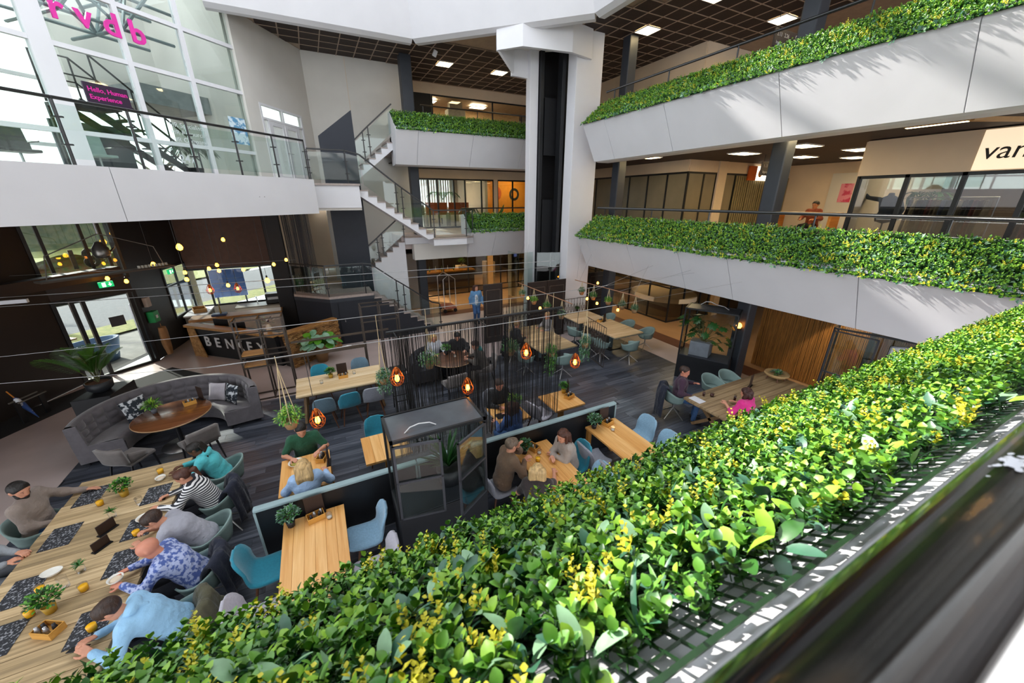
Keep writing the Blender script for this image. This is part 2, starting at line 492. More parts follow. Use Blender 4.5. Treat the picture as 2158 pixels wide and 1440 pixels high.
# ------------------------------------------------------------------ slabs, ceilings
def slab(name, poly, z0, z1, m, label=None): return struct(MB().prism(poly, z0, z1).build(name, m), label)
polyE = [(9.5, -3), (22, -3), (22, 27), (9.5, 27)]
polyS = [(-9, -5), (8.3, -5), (8.3, -.14), (-9, -.14)]
for lvl in (L1, L2): slab('floor', polyS, lvl - .4, lvl - .02, pink_floor)
slab('ceiling', polyS, 6.41, 6.45, tile_m)
struct(MB().bb(-9, 9.5, -5.2, -5, L1, 6.41).build('wall_near', cream), 'cream wall behind the viewer')
polyN = [(3.1, 15.9), (9.5, 15.9), (9.5, 27), (3.1, 27)]
for lvl, cz in ((L1, 2.86), (L2, 6.41)):
    slab('floor', polyE, lvl - .5, lvl, pink_floor); slab('floor', polyN, lvl - .5, lvl, pink_floor)
    slab('ceiling', [(9.62, -3), (22, -3), (22, 27), (9.62, 27)], cz, cz + .04, tile_m)
    slab('ceiling', [(3.3, 16.16), (9.62, 16.16), (9.62, 27), (3.3, 27)], cz, cz + .04, tile_m)
# second floor ceiling with its tiles in a metal grid
CZ = 10.05
ring = [(-1.2, 14.45), (3.8, 14.45), (7.5, 10.75), (7.85, 10.4), (7.85, -3)]
ceil = struct(MB().prism([(-1.6, 14.5), (3.82, 14.5), (7.55, 10.8), (7.9, 10.45), (7.9, -3), (22, -3), (22, 27), (-1.6, 27)], CZ + .012, CZ + .25).build('ceiling', grid_metal), 'dark brown tiled ceiling of the second floor')
TS = .6
tl = MB().bb(.02, TS - .02, .02, TS - .02, 0, .02).mesh('ceiling_tile', tile_m)
panels2 = [(10.57, 8.55), (10.55, 11.37), (13.64, 8.57), (13.64, 6.93), (5.85, 17.03), (8.15, 17.06)]
pidx = set((math.floor(a / TS), math.floor(b / TS)) for a, b in panels2)
cand = []
for i in range(-3, 26):
    for j in range(1, 34):
        cx, cy = (i + .5) * TS, (j + .5) * TS
        if cy > 19.9 or cx > 14.5 or cx > 13 and cy > 10.8: continue
        inside = (cy > 14.9 and cx + cy > 18.9 and cx > -1.0) or (cx > 8.3 and cx + cy > 18.9) or (cy > 14.85 and cx < 4)
        if cx < .6 and cy > 15.5 + 1.6 * (cx + 1): inside = False
        if cy > 17.9 and cx < 3.9: inside = False
        if cx > 8.3 and cy < 2.2: inside = False
        if inside and (i, j) not in pidx: cand.append((i, j))
cand.sort(key=lambda q: math.hypot(q[0] * TS, q[1] * TS))
farm = MB(); gb = MB()
for i, j in cand:
    gb.bb(i * TS - .013, i * TS + .013, j * TS, j * TS + TS, CZ - .024, CZ - .010); gb.bb(i * TS + .013, i * TS + TS - .013, j * TS - .013, j * TS + .013, CZ - .024, CZ - .010)
stuff(gb.build('grid_bars', grid_metal, ceil))
for k, (i, j) in enumerate(cand):
    if k < 290: o = obj('ceiling_tile', tl, ceil); o.location = (i * TS, j * TS, CZ - .01)
    else: farm.bb(i * TS + .016, i * TS + TS - .016, j * TS + .016, j * TS + TS - .016, CZ - .01, CZ + .01)
if farm.f: stuff(farm.build('far_ceiling_tiles', tile_m, ceil))
def light_panel(loc, label, m=None, sx=.58, sy=.58, group=None):
    t = thing('ceiling_light', label, 'ceiling light', loc, 0, group)
    f = MB()
    f.bb(-sx / 2, sx / 2, -sy / 2, -sy / 2 + .02, -.02, .012); f.bb(-sx / 2, sx / 2, sy / 2 - .02, sy / 2, -.02, .012)
    f.bb(-sx / 2, -sx / 2 + .02, -sy / 2 + .02, sy / 2 - .02, -.02, .012); f.bb(sx / 2 - .02, sx / 2, -sy / 2 + .02, sy / 2 - .02, -.02, .012)
    f.build('frame', white, t)
    MB().bb(-sx / 2 + .02, sx / 2 - .02, -sy / 2 + .02, sy / 2 - .02, -.015, .0).build('diffuser', m or lamp_warm, t)
    return t
names2 = ['square warm light panel high on the second floor ceiling, nearest the balcony corner', 'square warm light panel of the second floor beside the charcoal column', 'warm light panel of the second floor behind the hedge, under the direction sign', 'warm light panel at the top edge of the photo over the second floor hedge', 'left of two warm light panels above the second floor hedge behind the lift', 'right of two warm light panels above the second floor hedge behind the lift']
for (a, b), lb in zip(panels2, names2):
    light_panel(((math.floor(a / TS) + .5) * TS, (math.floor(b / TS) + .5) * TS, CZ - .012), lb)
for (a, b), lb in zip([(10.9, 10.9), (10.4, 5.6), (12.5, 6.7), (15.6, 8.3), (12.8, 8.6), (14.9, 6.4), (17.5, 7.6), (5.2, 17.6), (8.0, 17.6)],
    ['warm light panel under the first floor ceiling next to the slim column', 'longest warm light panel right of the leaning grey column', 'middle warm light panel right of the leaning grey column', 'lowest warm light panel right of the leaning grey column', 'warm light panel above the hanging direction sign', 'warm light panel left of the shop sign, upper one', 'warm light panel left of the shop sign, lower one', 'faint light panel under the second floor balcony behind the stairs', 'warm light panel under the second floor balcony behind the lift']):
    light_panel((a, b, 6.398), lb, sx=.9 if a > 10 else .6)
# upper ring of the third floor around the skylight
rg = MB()
pr = ring
prs = [(-1.6, 14.45)] + pr[1:]
for i in range(len(prs) - 1):
    a, b = Vector((*prs[i], 0)), Vector((*prs[i + 1], 0)); d = (b - a).normalized(); nrm = Vector((d.y, -d.x, 0))
    out = -Vector((nrm.x, nrm.y, 0))
    rg.extrude([a + Vector((0, 0, 9.80)), a + Vector((0, 0, 11.6)) + nrm * .75, a + Vector((0, 0, 11.6)) + out * .35, a + Vector((0, 0, 9.72)) + out * .35, a + Vector((0, 0, 9.72)) + out * .16], b - a)
struct(MB().bb(-9, 22, -5, 1.2, 9.8, 11.6).build('ceiling_sky_block_near', white_wall), 'unseen third floor edge added above the viewer to block sky')  # unseen slab, added to keep part of the sky off the ring beam
struct(MB().bb(-12, 12, -5, 3.6, 13.1, 13.3).build('ceiling_sky_block_roof', white_wall), 'unseen slab added over the near side to block sky')  # second unseen slab, added so the ring beam gets less sky
tr1 = struct(rg.build('trim_1', white), 'white ring beam of the third floor under the skylight')
sk = MB()   # unseen bars added overhead to break the sunlight into stripes
for i in range(7): sk.bar((-9, -2 + 2.6 * i, 12.9), (9, -2 + 2.6 * i, 12.9), .2, .25)
for i in range(7): sk.bar((-8 + 2.6 * i, -3, 12.9), (-8 + 2.6 * i, 15, 12.9), .2, .25)
struct(sk.build('trim_2', white), 'unseen white bars added to stripe the sunlight')

# ------------------------------------------------------------------ columns
def column(x, y, z0, z1, label, s=.36, m=None):
    return tag(MB().bb(-s / 2, s / 2, -s / 2, s / 2, 0, z1 - z0).build('column', m or char, bevel=.03, seg=2, loc=(x, y, z0)), label, 'column')
column(10.38, 6.0, 0, 2.86, 'charcoal column with a wall lamp beside the bamboo screen')
column(10.38, 11.7, 0, 2.86, 'charcoal column behind the hanging plants')
column(10.38, 6.0, L1, 6.41, 'broad grey column behind the first floor hedge, right of the shops')
column(10.38, 11.7, L1, 6.41, 'slim dark column behind the left end of the first floor hedge')
column(10.38, 6.0, L2, CZ, 'dark grey column at the top edge behind the second floor hedge')
column(10.38, 11.7, L2, CZ, 'dark grey column behind the left end of the second floor hedge')
column(4.05, 16.85, 0, 2.86, 'dark column at the ground floor behind the foot of the stairs')
column(4.05, 16.85, L1, 6.41, 'dark column at the first floor landing behind the stairs')
column(4.05, 16.85, L2, CZ, 'dark column rising from the second floor hedge behind the stairs', .42)

# ------------------------------------------------------------------ walls
wl = struct(MB().extrude([(.6, 18.0, 0), (4.3, 18.0, 0), (4.3, 18.0, CZ), (.6, 18.0, CZ)], (0, .15, 0)).build('wall_back', white_wall), 'white stairwell wall')
MB().bb(2.05, 2.065, 17.99, 18.0, 7.2, CZ).build('wall_seam', cream, wl)
MB().extrude([(4.3, 18.0, 0), (4.3, 20.2, 0), (4.3, 20.2, CZ), (4.3, 18.0, CZ)], (-.15, 0, 0)).build('wall_return', white_wall, wl)
A0, A1 = Vector((-1.0, 15.5, 0)), Vector((.6, 18.0, 0))
ad = (A1 - A0).normalized(); an = Vector((ad.y, -ad.x, 0))
def onA(s, z, o=0): return A0 + ad * s + an * o + Vector((0, 0, z))
LA = (A1 - A0).length
wa = MB()
for s0, s1, z0, z1 in ((-.34, .22, 5.48, CZ), (.22, 2.35, 7.85, CZ), (2.35, LA, 5.48, CZ)):
    wa.extrude([onA(s0, z0), onA(s1, z0), onA(s1, z1), onA(s0, z1)], -an * .15)
struct(wa.build('wall_left_upper', white_wall), 'white wall with the double door')
# double door with transom
dr = struct(thing('door_1', '', '', onA(0, 0))); del dr['category']; dr['label'] = 'white double door with frosted panes on the upper platform'
base = onA(0, 0)
def da(s, z, o=0): return onA(s, z, o) - base
frosted = mat('frosted_pane', 'E9EDEB', .4, var=.05, vs=2)
fm = MB()
for s0, s1, z0, z1 in ((.22, .28, 5.5, 7.85), (2.29, 2.35, 5.5, 7.85), (.28, 2.29, 7.79, 7.85), (.28, 2.29, 7.40, 7.46), (.5, .56, 5.5, 7.4), (2.02, 2.08, 5.5, 7.4), (1.26, 1.31, 7.46, 7.79)):
    fm.extrude([da(s0, z0, .02), da(s1, z0, .02), da(s1, z1, .02), da(s0, z1, .02)], -an * .1)
fm.build('door_frame', white, dr)
for s0 in (.57, 1.30):
    s1 = s0 + .71
    lf = MB()
    for q0, q1, z0, z1 in ((s0, s0 + .11, 5.5, 7.39), (s1 - .11, s1, 5.5, 7.39), (s0 + .11, s1 - .11, 7.27, 7.39), (s0 + .11, s1 - .11, 5.5, 5.75)):
        lf.extrude([da(q0, z0, .01), da(q1, z0, .01), da(q1, z1, .01), da(q0, z1, .01)], -an * .05)
    d = lf.build('door_leaf', white, dr, bevel=.004, seg=1)
    MB().extrude([da(s0 + .11, 5.75, -.02), da(s1 - .11, 5.75, -.02), da(s1 - .11, 7.27, -.02), da(s0 + .11, 7.27, -.02)], -an * .01).build('pane', frosted, d)
    hs = s1 - .055 if s0 < 1 else s0 + .055
    MB().tube([da(hs, 6.5, .01), da(hs, 6.5, .06), da(hs + (-.1 if s0 < 1 else .1), 6.5, .06)], .01, 6).build('handle', steel, d)
for s0, s1 in ((.28, 1.26), (1.31, 2.29)):
    MB().extrude([da(s0, 7.46, -.03), da(s1, 7.46, -.03), da(s1, 7.79, -.03), da(s0, 7.79, -.03)], -an * .01).build('transom_pane', pane_green, dr)
for s0, s1 in ((.28, .5), (2.08, 2.29)):
    MB().extrude([da(s0, 5.55, -.03), da(s1, 5.55, -.03), da(s1, 7.4, -.03), da(s0, 7.4, -.03)], -an * .01).build('side_pane', frosted, dr)
# vertical dark fin between the flights
fin = tag(MB().extrude([(0, 0, -1.8), (1.14, 0, -1.8), (1.14, 0, 6.05), (0, 0, 5.2)], (0, .12, 0)).build('stair_fin', mat('fin_blue_black', '262A34', .55, var=.05), loc=(.65, 15.58, 1.8)), 'tall blue-black fin with a slanted top between the stair flights', 'wall panel')
# back walls of the shops
struct(MB().bb(8.6, 22, 26, 26.2, 0, CZ).bb(4.3, 8.6, 26, 26.2, 0, L1 + .9).bb(4.3, 8.6, 26, 26.2, 6.2, CZ).build('wall_far', cream)); struct(MB().bb(21, 21.2, -3, 26, 0, CZ).build('wall_right', cream))

def glazing(n, label, p0, p1, zs, cols, fr=black_steel, pn=None, fw=.05, depth=.06, skip=(), nm=None):
    """glazed screen from p0 to p1 (plan points); zs = heights of the rails, cols = fractions of the posts"""
    p0, p1 = Vector((*p0, 0)), Vector((*p1, 0)); d = (p1 - p0); Ln = d.length; d.normalize(); nr = Vector((d.y, -d.x, 0))
    o = bpy.data.objects.new(nm or 'window_%d' % n, None); COL.objects.link(o); o.location = p0 + Vector((0, 0, zs[0])); struct(o, label)
    z0, z1 = zs[0], zs[-1]
    P = lambda s, z, q=0: d * s + nr * q + Vector((0, 0, z - z0))
    for c in cols:
        s = c * Ln
        MB().extrude([P(s - fw / 2, z0, depth / 2), P(s + fw / 2, z0, depth / 2), P(s + fw / 2, z1, depth / 2), P(s - fw / 2, z1, depth / 2)], -nr * depth).build('mullion', fr, o)
    for z in zs:
        zz = min(max(z, z0 + fw / 2), z1 - fw / 2)
        MB().extrude([P(0, zz - fw / 2, depth / 2.2), P(Ln, zz - fw / 2, depth / 2.2), P(Ln, zz + fw / 2, depth / 2.2), P(0, zz + fw / 2, depth / 2.2)], -nr * depth * .9).build('transom', fr, o)
    for i in range(len(cols) - 1):
        for j in range(len(zs) - 1):
            if (i, j) in skip: continue
            a, b = cols[i] * Ln + fw / 2, cols[i + 1] * Ln - fw / 2
            MB().extrude([P(a, zs[j] + fw / 2, .004), P(b, zs[j] + fw / 2, .004), P(b, zs[j + 1] - fw / 2, .004), P(a, zs[j + 1] - fw / 2, .004)], -nr * .008).build('pane', pn or pane_m, o)
    return o
def even(n): return [i / n for i in range(n + 1)]
# ------------------------------------------------------------------ railings of steel and glass
def glass_railing(label, runs, h=.95, rw=.05, post_pts=None):
    """runs: list of foot points; posts at every point flagged True"""
    b = Vector(runs[0][0])
    t = thing('glass_railing', label, 'railing', b)
    pts = [Vector(p) - b for p, _ in runs]
    m = MB()
    for i in range(len(pts) - 1):
        m.bar(pts[i] + Vector((0, 0, h)), pts[i + 1] + Vector((0, 0, h)), rw, .045)
    m.build('hand_rail', rail_black, t, bevel=.006, seg=1)
    for p, (_, fl_) in zip(pts, runs):
        if not fl_: continue
        q = MB().bar(p, p + Vector((0, 0, h - .02)), .036, .036).build('post', rail_black, t)
        cl = MB()
        for zz in (.30, .68): cl.box(p + Vector((0, 0, zz)), (.13, .05, .022), rz=0)
        cl.build('clamp', black_steel, q)
    for i in range(len(pts) - 1):
        a, c = pts[i], pts[i + 1]; d = (c - a)
        if Vector((d.x, d.y, 0)).length < .2: continue
        g0, g1 = a + d * .03, c - d * .03
        up = Vector((0, 0, 1)); hd = Vector((d.x, d.y, 0)).normalized(); nn = Vector((hd.y, -hd.x, 0)) * .01
        MB().extrude([g0 + up * .10, g1 + up * .10, g1 + up * (h - .08), g0 + up * (h - .08)], nn).build('pane', pane_green, t)
    return t

def flight(label, x0, z0, x1, z1, n, y0, y1, m_side, waist=.16, to_floor=False, name='stair_flight'):
    """n risers from (x0,z0) up to (x1,z1); n-1 treads; solid saw-tooth body with stone treads"""
    t = thing(name, label, 'stairs', (x0, y0, z0))
    dz = (z1 - z0) / n; dx = (x1 - x0) / (n - 1) if n > 1 else 0
    pts = [(0, 0)]
    for i in range(n - 1): pts += [(i * dx, (i + 1) * dz - .03), ((i + 1) * dx, (i + 1) * dz - .03)]
    pts += [(x1 - x0, z1 - z0 - .03)]
    if to_floor: low = [(x1 - x0, -z0 if to_floor is True else to_floor - z0), (0, -z0 if to_floor is True else to_floor - z0)]
    else: low = [(x1 - x0 + (dx * .6), z1 - z0 - .03), (x1 - x0 + dx * .6, z1 - z0 - waist - .12), (dx * .7, -waist * .25), (0, -.0)]
    poly = [(a, 0, c) for a, c in pts + low]
    # drop duplicate points
    pp = [poly[0]]
    for q in poly[1:]:
        if (Vector(q) - Vector(pp[-1])).length > 1e-4: pp.append(q)
    if (Vector(pp[0]) - Vector(pp[-1])).length < 1e-4: pp.pop()
    MB().extrude(pp, (0, y1 - y0, 0)).build('body', m_side, t)
    s = 1 if dx > 0 else -1
    for i in range(n - 1):
        a, c = i * dx - s * .03, (i + 1) * dx
        MB().bb(min(a, c), max(a, c), -.02, y1 - y0 + .0, (i + 1) * dz - .03, (i + 1) * dz).build('tread', stone, t, bevel=.004, seg=1)
    return t
YF = 14.7
flight('white stair flight with stone treads descending from the platform to the first floor', 4.1, L1, 1.62, 5.5, 10, YF, 15.62, white)
flight('white stair flight rising from the platform to the second floor', 1.3, 5.5, 3.15, L2, 9, 15.78, 16.9, white)
dark_side = mat('blue_black_panel', '23262E', .5, var=.06, vs=2)
flight('dark stair flight with stone treads from the ground up to the half landing', 3.85, 0, 1.6, 1.8, 10, 14.3, 15.4, dark_side, to_floor=.0001)
flight('white stair flight from the half landing up to the first floor', 1.0, 1.8, 3.2, L1, 10, 15.78, 16.9, white, to_floor=.0001)
# half landing on its dark base
t = thing('half_landing', 'half landing with stone floor on a dark panelled base', 'landing', (0, 14.3, 0))
pl_ = [(1.6, 0), (.12, 0), (-1.0, 1.1), (-1.0, 3.65), (.95, 3.65), (.95, 1.25), (1.6, 1.25)]
MB().prism([(a, b + .02) for a, b in pl_], 0, 1.6).build('base', dark_side, t)
MB().prism([(a * 1.01, b - .0) for a, b in pl_], 1.6, 1.72).build('dark_trim', char, t)
MB().prism(pl_, 1.72, 1.8).build('stone_floor', stone, t)
MB().bb(.35, .36, -.008, .015, .02, 1.55).build('door_seam', black_matte, t)
MB().bb(.50, .53, -.03, .018, .85, .93).build('door_handle', steel, t)
# first-floor landing that the flights meet
t = thing('first_floor_landing', 'white edged landing with stone floor at the first floor', 'landing', (4.1, YF, 0))
pg = [(0, 0), (1.35, 0), (1.75, .3), (1.75, 1.2), (-.9, 1.2), (-.9, .95), (0, .95)]
MB().prism(pg, 3.32, 3.56).build('edge', white, t)
MB().prism([(a, b - .03 if b < .5 else b) for a, b in pg], 3.56, L1).build('stone_floor', stone, t)
MB().prism([(-.6, .85), (1.75, .85), (1.75, 1.25), (-.6, 1.25)], 2.69, 3.32).build('soffit', white_wall, t)
# upper platform (half storey) with its broad white fascia
plat = thing('platform', 'long white platform edge above the reception', 'platform', (0, 12.1, 4.64))
PX0, PX1 = -9.0, .2
MB().prism([(PX0, PX0), (PX1, PX1), (.25, 2.5), (1.62, 2.5), (1.62, 3.6), (1.3, 3.6), (1.3, 5.85), (.5, 5.85), (-1.05, 3.4), (-12, -7.5)], .02, .84).build('slab', white_wall, plat)
MB().extrude([(PX0, PX0, 0), (-2.9, -2.9, 0), (-2.9, -2.9, .87), (PX0, PX0, .87)], (.03, -.03, 0)).build('fascia_panel', white, plat)
MB().extrude([(-2.892, -2.892, 0), (PX1, PX1, 0), (PX1, PX1, .87), (-2.892, -2.892, .87)], (.03, -.03, 0)).build('fascia_panel', white, plat)
MB().bb(.25, 1.62, 2.46, 2.5, .10, .80).build('landing_fascia', white, plat)
MB().bb(.25, 1.65, 2.42, 3.6, .80, .86).build('stone_edge', stone, plat)
for q in (-1.02, -.93): MB().tube([(q, q, .42), (q + .03, q - .03, .42)], .012, 8).build('cable_anchor', black_steel, plat)
st = Vector((1, 1, 0))
rp_ = [((x_, x_ + 12.15, 5.5), True) for x_ in (-4.6, -3.9, -3.19, -2.53, -1.88, -1.21, -.54, .13)]
glass_railing('black steel and glass railing along the upper platform', rp_, .94)
glass_railing('black steel and glass railing down the flight from the platform', [((.2, 14.62, 5.5), True), ((1.31, 14.62, 5.5), True), ((1.75, 14.62, 5.4), False), ((2.85, 14.72, 4.55), True), ((3.05, 14.72, 4.4), True), ((4.15, 14.72, 3.62), True), ((5.45, 14.72, 3.62), True), ((5.85, 15.05, 3.62), True)], 1.0)
glass_railing('steel and glass railing of the flight up to the second floor', [((1.45, 15.8, 5.7), False), ((2.1, 15.8, 6.3), True), ((2.3, 15.8, 6.48), True), ((3.2, 15.8, 7.25), False)], .95)
glass_railing('black railing of the half landing and the lower dark flight', [((-.95, 15.5, 1.8), True), ((.12, 14.36, 1.8), True), ((1.35, 14.36, 1.8), True), ((1.65, 14.36, 1.75), False), ((2.45, 14.36, 1.1), True), ((2.7, 14.36, .92), True), ((3.75, 14.36, .1), False), ((4.05, 14.36, .02), True)], 1.08)
glass_railing('black railing of the flight behind the dark fin up to the first floor', [((1.2, 15.8, 2.0), False), ((2.15, 15.8, 2.75), True), ((2.35, 15.8, 2.92), True), ((3.2, 15.8, 3.6), True)], .85)

# ------------------------------------------------------------------ glazed wall of the upper left office
GC = 16.5
gw = bpy.data.objects.new('window_1', None); COL.objects.link(gw); struct(gw, 'white framed glass wall of the upper left office'); gw.location = (-1.2, GC - 1.2, 5.5)
def G(x, z, o=0):      # point on the glazed wall, o metres in front of it
    return Vector((x + o * .7071 + 1.2, x - o * .7071 + 1.2, z - 5.5))
zr = [5.5, 6.35, 7.96, 9.08, 10.2, 11.3]
xs = [-7.2, -6.2, -5.2, -4.22, -3.18, -2.22, -1.2]
for x in xs:
    wd = .17 if x == -4.22 else .05
    MB().extrude([G(x - wd / 1.4, 5.5, .05), G(x + wd / 1.4, 5.5, .05), G(x + wd / 1.4, 11.3, .05), G(x - wd / 1.4, 11.3, .05)], Vector((-.09, .09, 0))).build('mullion', white, gw)
for z in zr:
    MB().extrude([G(xs[0], z - .045, .04), G(xs[-1], z - .045, .04), G(xs[-1], z + .045, .04), G(xs[0], z + .045, .04)], Vector((-.07, .07, 0))).build('transom', white, gw)
for i in range(len(xs) - 1):
    for j in range(5):
        MB().extrude([G(xs[i] + .04, zr[j] + .045), G(xs[i + 1] - .04, zr[j] + .045), G(xs[i + 1] - .04, zr[j + 1] - .045), G(xs[i] + .04, zr[j + 1] - .045)], Vector((-.006, .006, 0))).build('pane', pane_green, gw)
magenta = mat('magenta_vinyl', 'D6279A', .4)
MB_l = lettering('r v d b', .62, magenta, G(-4.02, 8.42, .06), (.7071, .7071, 0), (0, 0, 1), gw, 'sign_lettering', .02, True)
for s_, z_ in (('HR Specialists', 7.1), ('HR Resourcing', 6.93), ('HR Company', 6.76)): lettering(s_, .15, white, G(-2.86, z_ - .35, .06), (.7071, .7071, 0), (0, 0, 1), gw, 'window_lettering', .002)
lettering('247', .26, white, G(-2.85, 5.92, .06), (.7071, .7071, 0), (0, 0, 1), gw, 'window_number', .003, True)
poster = mat('poster_blue_white', 'CFE0EA', .5, col2='5F93B8', vs=5, thr=(.5, .56), var=0)
pst = tag(MB().extrude([G(-1.72, 6.55, .07), G(-1.36, 6.55, .07), G(-1.36, 7.25, .07), G(-1.72, 7.25, .07)], Vector((.008, -.008, 0))).build('poster', poster), 'pale blue poster taped inside the office glass wall', 'poster'); pst.location = gw.location
# the room behind
def GW(x, z, o=0): return G(x, z, o) + Vector((-1.2, GC - 1.2, 5.5))
slab('floor', [(-1.0, 15.6), (-13, 3.6), (-16, 6.5), (-4, 18.6)], 5.2, 5.5, pink_floor, 'floor of the upper left office')
slab('ceiling', [(-1.0, 15.4), (-13, 3.4), (-16, 6.5), (-4, 18.6)], 11.4, 11.6, mat('office_ceiling', 'D5DBDD', .8), 'ceiling of the upper left office')
struct(MB().extrude([GW(-1.2, 5.5, -.1), GW(-1.2, 11.3, -.1), GW(-1.2, 11.3, -3.2), GW(-1.2, 5.5, -3.2)], (-.1, -.1, 0)).build('wall_office', white_wall), 'white side wall of the upper left office')
struct(MB().extrude([GW(-2.9, 7.85, -3.2), GW(-1.0, 7.85, -3.2), GW(-1.0, 11.3, -3.2), GW(-2.9, 11.3, -3.2)], (-.1, .1, 0)).build('wall_office_upper', white_wall))
struct(MB().extrude([GW(-2.6, 7.45, -1.3), GW(-1.2, 7.45, -1.3), GW(-1.2, 7.9, -1.3), GW(-2.6, 7.9, -1.3)], (-1.2, 1.2, 0)).build('trim_3', mat('mezzanine_grey', '8B8E90', .7)), 'grey mezzanine edge inside the office')
glazing(9, 'outer glass wall of the office towards the street', (-14.2, 7.7), (-4.2, 17.7), [5.5, 6.4, 8.0, 11.3], even(7), white, pane_m, .09)
# space truss under the office ceiling
green_steel = mat('green_grey_steel', '54686A', .5, var=.05)
tt = thing('space_truss', 'green-grey tubular space truss under the office roof', 'truss', GW(-4.4, 8.9, -.9))
bz = Vector(tt.location)
m = MB(); U = Vector((.7071, .7071, 0)); W_ = Vector((-.7071, .7071, 0))
def tp(i, j, top): return U * (i * 1.15 - 3.4 + (.57 if top else 0)) + W_ * (j * 1.0 + (.5 if top else 0)) + Vector((0, 0, .9 if top else 0))
for i in range(6):
    for j in range(2):
        a = tp(i, j, False)
        for q in ((tp(i + 1, j, False)), tp(i, j + 1, False), tp(i, j, True), tp(i - 1, j, True), tp(i, j - 1, True), tp(i - 1, j - 1, True)): m.tube([a, q], .038, 6)
        for q in (tp(i + 1, j, True), tp(i, j + 1, True)): m.tube([tp(i, j, True), q], .038, 6)
m.build('truss_bars', green_steel, tt)
# rolling stair, sign board, chairs, plant inside the office
dk = mat('dark_metal_stair', '2C2B2C', .5)
s = thing('mobile_stair', 'dark steel mobile stair with hand rails behind the office glass', 'stairs', GW(-3.4, 5.5, -1.1), R(45))
def sx(i): return (.1 + i * .2, 1.55 - i * .185)
for i in range(8):
    a, z = sx(i)
    MB().bb(a - .02, a + .2, -.35, .35, z - .03, z).build('tread', dk, s)
for q in (-.37, .37):
    MB().bar((-.5, q, 1.6), (1.75, q, .05), .05, .16).build('stringer', dk, s)
    m = MB(); m.tube([(-.7, q, 1.6), (-.7, q, 2.6), (-.05, q, 2.6), (1.85, q, 1.0), (1.85, q, .1)], .022, 6); m.tube([(-.7, q, 2.1), (-.05, q, 2.1), (1.85, q, .55)], .018, 6)
    for u in (-.05, .6, 1.2): m.tube([(u, q, 1.6 - max(u, 0) * .92), (u, q, 2.6 - max(u + .05, 0) * .84)], .018, 6)
    m.build('hand_rail', dk, s)
MB().bb(-.75, .1, -.37, .37, 1.5, 1.57).build('deck', dk, s)
MB().bb(-.75, -.68, -.37, -.3, 0, 1.5).build('leg', dk, s); MB().bb(-.75, -.68, .3, .37, 0, 1.5).build('leg', dk, s)
pb = thing('sign_board', 'purple-black board reading Hello, Human Experience in pink', 'sign', GW(-3.95, 6.95, .12), R(45))
MB().bb(0, .78, -.02, .02, 0, .4).build('board', mat('board_aubergine', '2A1630', .5), pb)
lettering('Hello, Human', .125, magenta, (.05, -.024, .235), (1, 0, 0), (0, 0, 1), pb, 'lettering', .003, True)
lettering('Experience', .125, magenta, (.05, -.024, .09), (1, 0, 0), (0, 0, 1), pb, 'lettering', .003, True)
scr = tag(MB().bb(-.75, .75, -.03, .03, 0, 1.25).build('screen_wall', mat('slate_board', '4A4F57', .5), loc=GW(-3.3, 5.55, -1.9)), 'slate grey screen standing behind the mobile stair', 'screen'); scr.rotation_euler = (0, 0, R(45))
for k, (x_, o_) in enumerate(((-5.0, -.8), (-4.6, -.9), (-3.75, -.7))):
    c = thing('office_chair', ['dark mesh office chair at the far left behind the railing', 'dark mesh office chair second from the left behind the railing', 'pale grey meeting chair beside the white office column'][k], 'chair', GW(x_, 5.5, o_), R(45))
    cm = dk if k < 2 else mat('sage_chair', 'A9BBB6', .6)
    MB().grid(lambda u, v: Vector(((u - .5) * .5, .22 + .12 * (u - .5) ** 2 * -2 + .08 * v, .5 + v * .48)), 7, 5).build('backrest', cm, c, True)
    MB().bb(-.25, .25, -.25, .22, .43, .49).build('seat', cm, c, bevel=.02)
    MB().tube([(0, 0, .43), (0, 0, .1)], .025, 8).build('stem', steel, c)
    f = MB()
    for a in range(5): f.bar((0, 0, .09), (.28 * math.cos(a * 1.257), .28 * math.sin(a * 1.257), .04), .04, .03)
    f.build('foot_star', dk, c)
    ar = MB()
    for q in (-.27, .27): ar.tube([(q, .2, .45), (q, .2, .66), (q, -.18, .66)], .015, 6)
    ar.build('armrest', dk, c)

# ------------------------------------------------------------------ lift tower
lt = thing('lift_tower', 'white and black glass lift tower in the corner of the atrium', 'lift', (8.0, 12.6, 0))
MB().bb(-.68, -.36, .4, .7, 0, CZ).build('pillar', white, lt, bevel=.01)
MB().bb(.4, 1.45, -.70, -.22, 0, CZ).build('pillar', white, lt, bevel=.01)
MB().bb(-.36, 1.4, .75, .95, 0, CZ).build('shaft_back', black_matte, lt)
MB().bb(-.34, -.20, .28, .62, 0, CZ).build('guide_column', black_steel, lt, bevel=.01)
MB().bb(.22, .36, -.18, .1, 0, CZ).build('guide_column', black_steel, lt, bevel=.01)
for z0, z1, m_ in ((2.9, 5.0, black_matte), (6.5, 8.3, black_matte)):
    MB().bb(-.15, .36, .3, .34, z0, z1).build('shaft_door', m_, lt)
    MB().bb(.30, .345, -.10, .2, z0 - .25, z1 - .15).build('glass_edge', pane_green, lt)
for x0, y0, x1, y1 in ((-1.25, .25, -.55, .25), (-.5, .0, .35, -.3), (-1.25, .25, -1.25, 1.0)):
    MB().bar((x0, y0, 1.55), (x1, y1, 1.55), .012, 3.1).build('glass_screen', pane_green, lt)
MB().bb(.0, .03, -.16, -.13, 0, 3.1).build('glass_post', steel, lt)
MB().bb(.10, .24, -.205, -.195, 1.05, 1.25).build('yellow_sticker', mat('sticker_yellow', 'E2D23A', .5), lt)
cp = MB()
oc = [(-2.15, -.1), (-1.6, -.75), (.0, -1.0), (.9, -.8), (1.1, -.45)]
